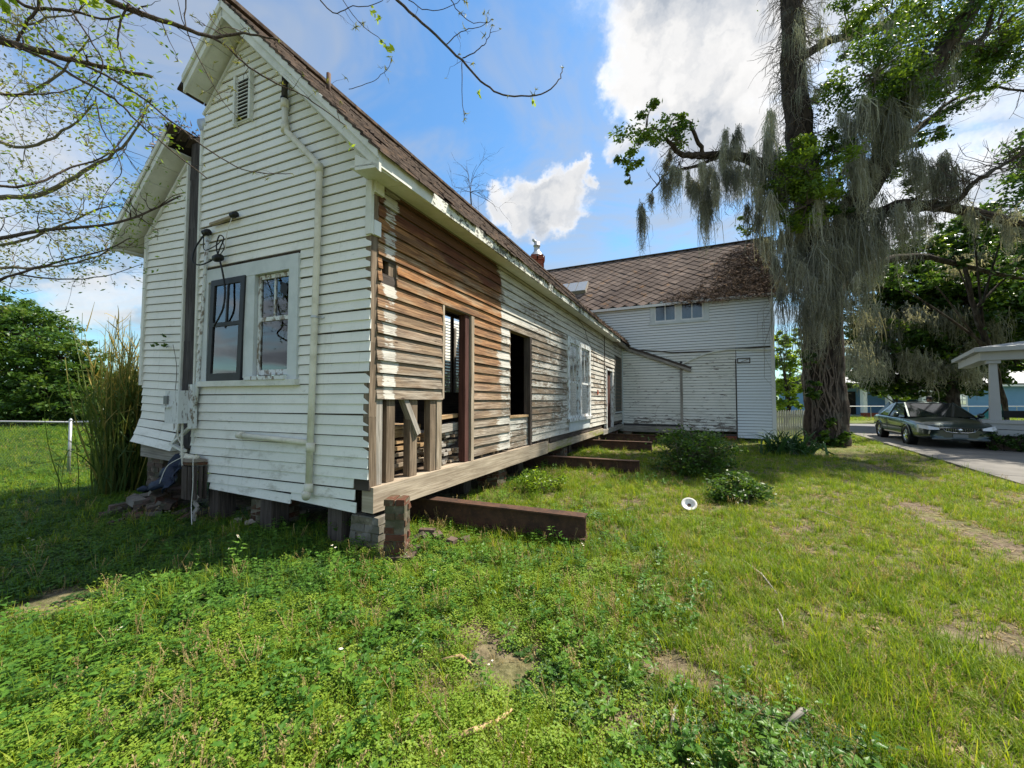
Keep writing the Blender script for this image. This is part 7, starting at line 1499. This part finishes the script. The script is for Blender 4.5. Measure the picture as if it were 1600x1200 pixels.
for k in range(15): c = PP(-.1 + k * .3, -.42, .30); pts, tint, _ = clump_points(c, (.30, .28, .30), 420, 9, .2); pts[:, 2] = np.maximum(pts[:, 2], .02); lf.add(leaf_cloud(pts, .07, .045, tint * .6, .5))
lf.build('foliage', 'oak_leaf', hg); m = MB()
for k in range(15): c = PP(-.1 + k * .3, -.42, 0); limb(m, [c, c + UP * .3, c + UP * .5], .02, .01, 5)
m.build('stems', 'oak_bark', hg)
# slatted folding chair hung on the porch, kettle grill, potted plant
ch = thing('slatted_shutter', PP(1.25, .9, 1.1), 'dark tapered slatted panel leaning on the porch', 'panel')
for k in range(7): wv = .34 - .03 * k; m = MB(); m.bar(PP(1.25 - wv, .9, 1.72 - k * .115), PP(1.25 + wv * .9, .9, 1.70 - k * .115), .03, .075); m.build('slat', 'black_plastic', ch)
for s in (-1, 1): m = MB(); m.bar(PP(1.25 + s * .34, .93, 1.78), PP(1.25 + s * .12, .93, .93), .03, .04); m.build('stile', 'black_plastic', ch)
gp = PP(.75, 1.3, .5); gr_ = thing('grill', gp, 'small black charcoal grill standing on the porch', 'grill'); m = MB(); m.bar(gp + UP * .58 - pv * .3, gp + UP * .58 + pv * .3, .3, .22); m.build('firebox', 'black_plastic', gr_)
for s in (-.25, .25): m = MB(); m.bar(gp + pv * s, gp + pv * s + UP * .48, .03, .03); m.build('leg', 'black_plastic', gr_)
pp_ = PP(1.1, 1.1, .5); pl = thing('potted_plant', pp_, 'leafy potted plant beside the grill on the porch', 'plant'); m = MB(); m.lathe(pp_, [(.0, 0), (.10, 0), (.14, .28), (.15, .3), (.12, .3), (.0, .27)], 14); m.build('pot', 'red_brick', pl, smooth=True); pts, tint, _ = clump_points(pp_ + UP * .52, (.17, .17, .22), 260, 8, .1); ac = Acc(); ac.add(leaf_cloud(pts, .09, .05, tint, .3)); ac.build('leaves', 'tree_leaf', pl)

# ---- the saloon car on the drive
car = thing('car', DP(0, 0, .035), 'dark green saloon car parked on the drive with one door open', 'car')
GZ = .035
def CP(f, s, z): return DP(f, s, z + GZ)
# stations from tail to nose: f, half width at sill, half width at belt, sill z, belt z (shoulder), deck z (centre)
ST = [(-2.52, .62, .66, .42, .80, .84), (-2.45, .78, .80, .28, .86, .95), (-2.15, .86, .87, .22, .90, 1.0), (-1.7, .89, .90, .20, .91, 1.02), (-1.0, .90, .91, .20, .90, 1.0), (0.0, .91, .92, .20, .89, .97), (.8, .91, .91, .20, .88, .97), (1.2, .90, .90, .20, .87, .96), (1.7, .88, .87, .21, .84, .92), (2.1, .86, .84, .22, .79, .86), (2.36, .80, .78, .24, .72, .78), (2.52, .66, .64, .28, .60, .64)]
m = MB(); ringN = 13; rows = []
for (f, ws, wb, zs, zb, zd) in ST:
    prof = [(-ws * .92, zs), (-ws, zs + .10), (-ws * 1.01, (zs + zb) / 2), (-wb, zb - .06), (-wb * .95, zb), (-wb * .55, zb + (zd - zb) * .75), (0, zd)]; prof = prof + [(-x, z) for x, z in prof[-2::-1]]
    rows.append([CP(f, x, z) for x, z in prof])
n = len(rows[0]); m.v = [p for r in rows for p in r]
for i in range(len(rows) - 1):
    for k in range(n - 1): a = i * n + k; m.face((a, a + 1, a + n + 1, a + n))
    m.face((i * n + n - 1, i * n, (i + 1) * n, (i + 1) * n + n - 1))
m.face(range(n)); m.face([(len(rows) - 1) * n + k for k in range(n)][::-1])
body = m.build('body', 'car_paint', car); sub = body.modifiers.new('s', 'SUBSURF'); sub.levels = 2; sub.render_levels = 2; body.data.polygons.foreach_set('use_smooth', [True] * len(body.data.polygons))
# greenhouse
CR = [(-1.95, .70, .96), (-1.25, .60, 1.34), (-.4, .61, 1.43), (.35, .60, 1.395), (1.32, .76, .92)]
m = MB(); rows = []
for (f, w, z) in CR: rows.append([CP(f, -w, z - (.03 if 1.0 < z else 0)), CP(f, -w * .6, z), CP(f, 0, z + .012), CP(f, w * .6, z), CP(f, w, z - (.03 if 1.0 < z else 0))])
for r in (1, 2, 3): pass
m.v = [p for r in rows[1:4] for p in r]
for i in range(2):
    for k in range(4): a = i * 5 + k; m.face((a, a + 1, a + 6, a + 5))
ro = m.build('roof', 'car_paint', car, smooth=True); sd = ro.modifiers.new('t', 'SOLIDIFY'); sd.thickness = .03; sd.offset = -1
def gl(pts, nm, mat='dark_glass', par=car): m = MB(); m.v = [Vector(p) for p in pts]; m.face(range(len(pts))); o = m.build(nm, mat, par); sd = o.modifiers.new('t', 'SOLIDIFY'); sd.thickness = .006; return o
gl([CP(1.30, -.74, .93), CP(1.36, 0, .945), CP(1.30, .74, .93), CP(.37, .585, 1.375), CP(.37, 0, 1.40), CP(.37, -.585, 1.375)], 'windshield')
gl([CP(-1.95, -.66, .97), CP(-1.95, .66, .97), CP(-1.27, .57, 1.33), CP(-1.27, -.57, 1.33)], 'rear_window')
for s in (1, -1):
    gl([CP(-.32, s * .865, .90), CP(1.12, s * .85, .90), CP(.33, s * .61, 1.36), CP(-.36, s * .615, 1.385)], 'side_window'); gl([CP(-1.45, s * .855, .92), CP(-.42, s * .865, .90), CP(-.44, s * .615, 1.385), CP(-1.15, s * .61, 1.34)], 'side_window')
    for (A, B, w) in ((CP(1.34, s * .79, .91), CP(.34, s * .605, 1.39), .05), (CP(-.37, s * .87, .90), CP(-.40, s * .62, 1.40), .07), (CP(-1.62, s * .83, .93), CP(-1.20, s * .60, 1.36), .16)): m = MB(); m.bar(A, B, w, .04, up=CARR); m.build('pillar', 'car_paint', car)
    m = MB(); m.bar(CP(-1.9, s * .925, .56), CP(1.0, s * .93, .56), .02, .05); m.build('side_moulding', 'black_plastic', car)
    # door seams and handles
    for f in (-1.30, -.38, 1.08): m = MB(); m.bar(CP(f, s * .922, .32), CP(f, s * .918, .86), .006, .008); m.build('door_seam', 'black_plastic', car)
    for f in (-.62, .28 - .42): m = MB(); m.bar(CP(f - .09, s * .935, .77), CP(f + .09, s * .935, .77), .02, .035); m.build('door_handle', 'car_paint', car)
    m = MB(); m.lathe(CP(1.0, s * 1.02, .98), [(0, -.09), (.07, -.08), (.085, 0), (.07, .05), (0, .06)], 10, CARH); m.build('mirror', 'car_paint', car, smooth=True)
    # headlights and fog lamps
    m = MB(); pts = [(2.16, .83, .715), (2.37, .68, .69), (2.47, .46, .64), (2.50, .46, .58), (2.44, .68, .57), (2.24, .845, .61)]; m.hexa([CP(f + .075, s * x, z) for f, x, z in pts], [CP(f - .06, s * x, z) for f, x, z in pts]); m.build('headlight', 'headlight', car)
    m = MB(); m.lathe(CP(2.46, s * .58, .33), [(0, .015), (.03, .015), (.035, 0)], 12, CARH); m.build('fog_lamp', 'plate_grey', car, smooth=True)
# nose: grille, bumper slot, plate, mascot bar
m = MB(); pts = [(-.38, .635), (.38, .635), (.31, .535), (.15, .505), (-.15, .505), (-.31, .535)]; m.hexa([CP(2.53, x, z) for x, z in pts], [CP(2.42, x, z) for x, z in pts]); gri = m.build('grille', 'black_plastic', car)
for k in range(13): x = -.30 + k * .05; m = MB(); m.bar(CP(2.535, x, .525), CP(2.535, x, .625), .008, .012); m.build('grille_bar', 'chrome', gri)
m = MB(); P_ = [CP(2.535, x, z) for x, z in ((-.39, .638), (-.31, .53), (-.15, .50), (.15, .50), (.31, .53), (.39, .638))]; m.tube(P_, .010, 6); m.build('grille_trim', 'chrome', gri)
m = MB(); m.lathe(CP(2.54, 0, .58), [(0, .012), (.04, .012), (.045, 0)], 14, CARH); m.build('badge', 'chrome', gri, smooth=True)
m = MB(); A = [(-.66, .30), (.66, .30), (.60, .25), (-.60, .25)]; m.hexa([CP(2.50, x, z) for x, z in A], [CP(2.36, x * 1.06, z) for x, z in A]); m.build('air_intake', 'black_plastic', car)
m = MB(); m.bar(CP(2.535, -.16, .40), CP(2.535, .16, .40), .015, .10); m.build('number_plate', 'plate_grey', car)
# wheels
for f in (1.42, -1.34):
    for s in (1, -1):
        m = MB(); c = CP(f, s * .80, .315); ax = CARR * s; m.lathe(c, [(.17, -.11), (.29, -.11), (.32, -.08), (.325, 0), (.32, .08), (.29, .11), (.20, .115), (.19, .09)], 24, ax); wh = m.build('wheel', 'tyre', car, smooth=True)
        m = MB(); m.lathe(c + ax * .085, [(.205, -.05), (.205, .02), (.19, .025), (.18, .0)], 24, ax); r0 = ax.orthogonal().normalized(); q0 = ax.cross(r0)
        for k in range(7): an = k * .8976; dd = r0 * math.cos(an) + q0 * math.sin(an); m.bar(c + ax * .10 + dd * .03, c + ax * .095 + dd * .19, .05, .02, up=ax)
        m.lathe(c + ax * .105, [(.05, 0), (.045, .015), (0, .02)], 12, ax); m.build('rim', 'chrome', wh)
        m = MB(); m.lathe(c + ax * .03, [(0, 0), (.19, 0)], 20, ax); m.build('hub_well', 'black_plastic', wh)
        m = MB(); arc = []
        for k in range(13): an = math.pi * k / 12; arc.append((math.cos(an) * .375, math.sin(an) * .375))
        cc = CP(f, s * .905, .315); P_ = [cc + CARH * x + UP * z for x, z in arc]; m.tube(P_, .022, 6); m.build('arch_lip', 'car_paint', car, smooth=True)
        m = MB(); m.lathe(CP(f, s * .70, .315), [(0, .0), (.36, .0), (.36, .222 if True else 0)], 22, ax); m.build('wheel_well', 'black_plastic', car, smooth=True)
# the opened driver's side door
A = CP(1.05, -.93, 0); od = (-CARR * .80 - CARH * .60).normalized(); dn_ = od.cross(UP)
def D2(u, z): return A + od * u + UP * z
m = MB(); pts = [(0, .28), (.98, .28), (1.06, .55), (1.04, .88), (0, .88)]; m.hexa([D2(u, z) - dn_ * .05 for u, z in pts], [D2(u, z) + dn_ * .05 for u, z in pts]); do = m.build('open_door', 'car_paint', car)
m = MB(); pts = [(.02, .885), (1.0, .885), (.92, 1.36), (.68, 1.37)]; m.hexa([D2(u, z) - dn_ * .006 for u, z in pts], [D2(u, z) + dn_ * .006 for u, z in pts]); m.build('door_glass', 'teal_reflection_glass', do)
m = MB(); P_ = [D2(u, z) for u, z in ((-.02, .88), (.68, 1.385), (.94, 1.375), (1.02, .88))]; m.tube(P_, .022, 6); m.build('door_frame', 'black_plastic', do)
# cabin: seats and dash
for s in (-.38, .38):
    m = MB(); m.bar(CP(.0, s, .55), CP(.45, s, .58), .45, .18); m.bar(CP(-.02, s, .55), CP(-.22, s, 1.08), .45, .14, up=CARH); m.bar(CP(-.22, s, 1.10), CP(-.25, s, 1.24), .24, .09, up=CARH); m.build('seat', 'shirt', car)
m = MB(); m.bar(CP(1.0, -.7, .86), CP(1.0, .7, .86), .4, .12); m.build('dashboard', 'black_plastic', car)
m = MB(); m.lathe(CP(.72, -.38, .88), [(.17, -.012), (.185, 0), (.17, .012), (.155, 0), (.17, -.012)], 20, CARH * .85 - UP * -.5); m.build('steering_wheel', 'black_plastic', car)

# ---- the person bending by the open door
pr = DP(-2.6, -1.25, .035)
def body_mesh(name, verts, edges, radii, mat, parent, root=0, sub=2):
    me = bpy.data.meshes.new(name); w = WLOC[parent.name] if parent else verts[root]; me.from_pydata([tuple(Vector(v) - w) for v in verts], edges, []); o = link(name, me, mat, parent, w)
    sk = o.modifiers.new('skin', 'SKIN'); sk.use_smooth_shade = True
    for i, r in enumerate(radii): d = me.skin_vertices[0].data[i]; d.radius = r if hasattr(r, '__len__') else (r, r); d.use_root = (i == root)
    sb = o.modifiers.new('sub', 'SUBSURF'); sb.levels = sub; sb.render_levels = sub; return o
fw = (CARR * 1.0 + CARH * .15).normalized(); sd_ = fw.cross(UP).normalized()
def H(f, s, z): return pr + fw * f + sd_ * s + UP * z * 1.09
person = thing('person', pr, 'person with dark hair in dark clothes, bending in behind the car roof', 'person')
vs = [H(0, 0, .88), H(.05, 0, 1.02), H(.14, 0, 1.16), H(.22, 0, 1.24), H(.27, 0, 1.29), H(-.0, .10, .84), H(.02, .11, .46), H(-.03, .11, .09), H(.10, .12, .04), H(0, -.10, .84), H(.02, -.11, .46), H(-.03, -.11, .09), H(.10, -.12, .04), H(.20, .18, 1.20), H(.33, .23, .98), H(.50, .20, .92), H(.20, -.18, 1.20), H(.33, -.23, .98), H(.50, -.20, .92)]
es = [(0, 1), (1, 2), (2, 3), (3, 4), (0, 5), (5, 6), (6, 7), (7, 8), (0, 9), (9, 10), (10, 11), (11, 12), (2, 13), (13, 14), (14, 15), (2, 16), (16, 17), (17, 18)]
body_mesh('body', vs, es, [(.14, .12), (.14, .11), (.16, .12), (.07, .07), (.055, .055), .085, .06, .045, .04, .085, .06, .045, .04, .065, .045, .035, .065, .045, .035], 'shirt', person)
hc = H(.32, 0, 1.385); fdir = (fw * .8 - UP * .15 + Vector((0, -.6, 0))).normalized(); m = MB(); m.lathe(hc - UP * .125, [(0, .0), (.045, .012), (.068, .05), (.076, .10), (.080, .14), (.074, .19), (.05, .23), (0, .242)], 20); hd = m.build('head', 'skin', person, smooth=True); sx = fdir.cross(UP).normalized()
m = MB(); m.lathe(hc - UP * .02 - fdir * .012, [(.085, -.01), (.092, .04), (.09, .09), (.07, .13), (.03, .15), (0, .152)], 20); m.lathe(hc - fdir * .05 - UP * .05, [(0, -.05), (.06, -.03), (.07, .05), (.05, .12), (0, .14)], 14); m.build('hair', 'hair', person, smooth=True)
m = MB(); m.lathe(hc - UP * .02 + fdir * .066, [(.014, -.004), (.014, .015), (.006, .028), (0, .03)], 8, fdir); m.build('nose', 'skin', hd, smooth=True)
for s in (-1, 1):
    m = MB(); m.lathe(hc + UP * .005 + fdir * .070 + sx * .030 * s, [(.010, 0), (.007, .006), (0, .008)], 8, fdir); m.build('eye', 'hair', hd); m = MB(); m.lathe(hc - UP * .015 + sx * .078 * s, [(.022, -.006), (.026, 0), (.015, .010), (0, .012)], 8, sx * s); m.build('ear', 'skin', hd, smooth=True)
    for side, base in ((s, H(.50, .20 * s, .92)),):
        for k in range(4): m = MB(); b = base + fw * .03 + sd_ * (.018 * (k - 1.5)); m.tube([b, b + fw * .04 - UP * .005, b + fw * (.068 + .006 * (k in (1, 2))) - UP * .028], [.010, .009, .006], 6); m.build('finger', 'skin', person, smooth=True)
        m = MB(); b = base + fw * .0 - sd_ * .03 * s; m.tube([b, b - sd_ * .025 * s + fw * .02, b - sd_ * .03 * s + fw * .045 - UP * .01], [.012, .010, .007], 6); m.build('thumb', 'skin', person, smooth=True)
m = MB(); m.bar(hc - UP * .065 + fdir * .066 - sx * .024, hc - UP * .065 + fdir * .066 + sx * .024, .012, .010); m.build('mouth', 'hair', hd)
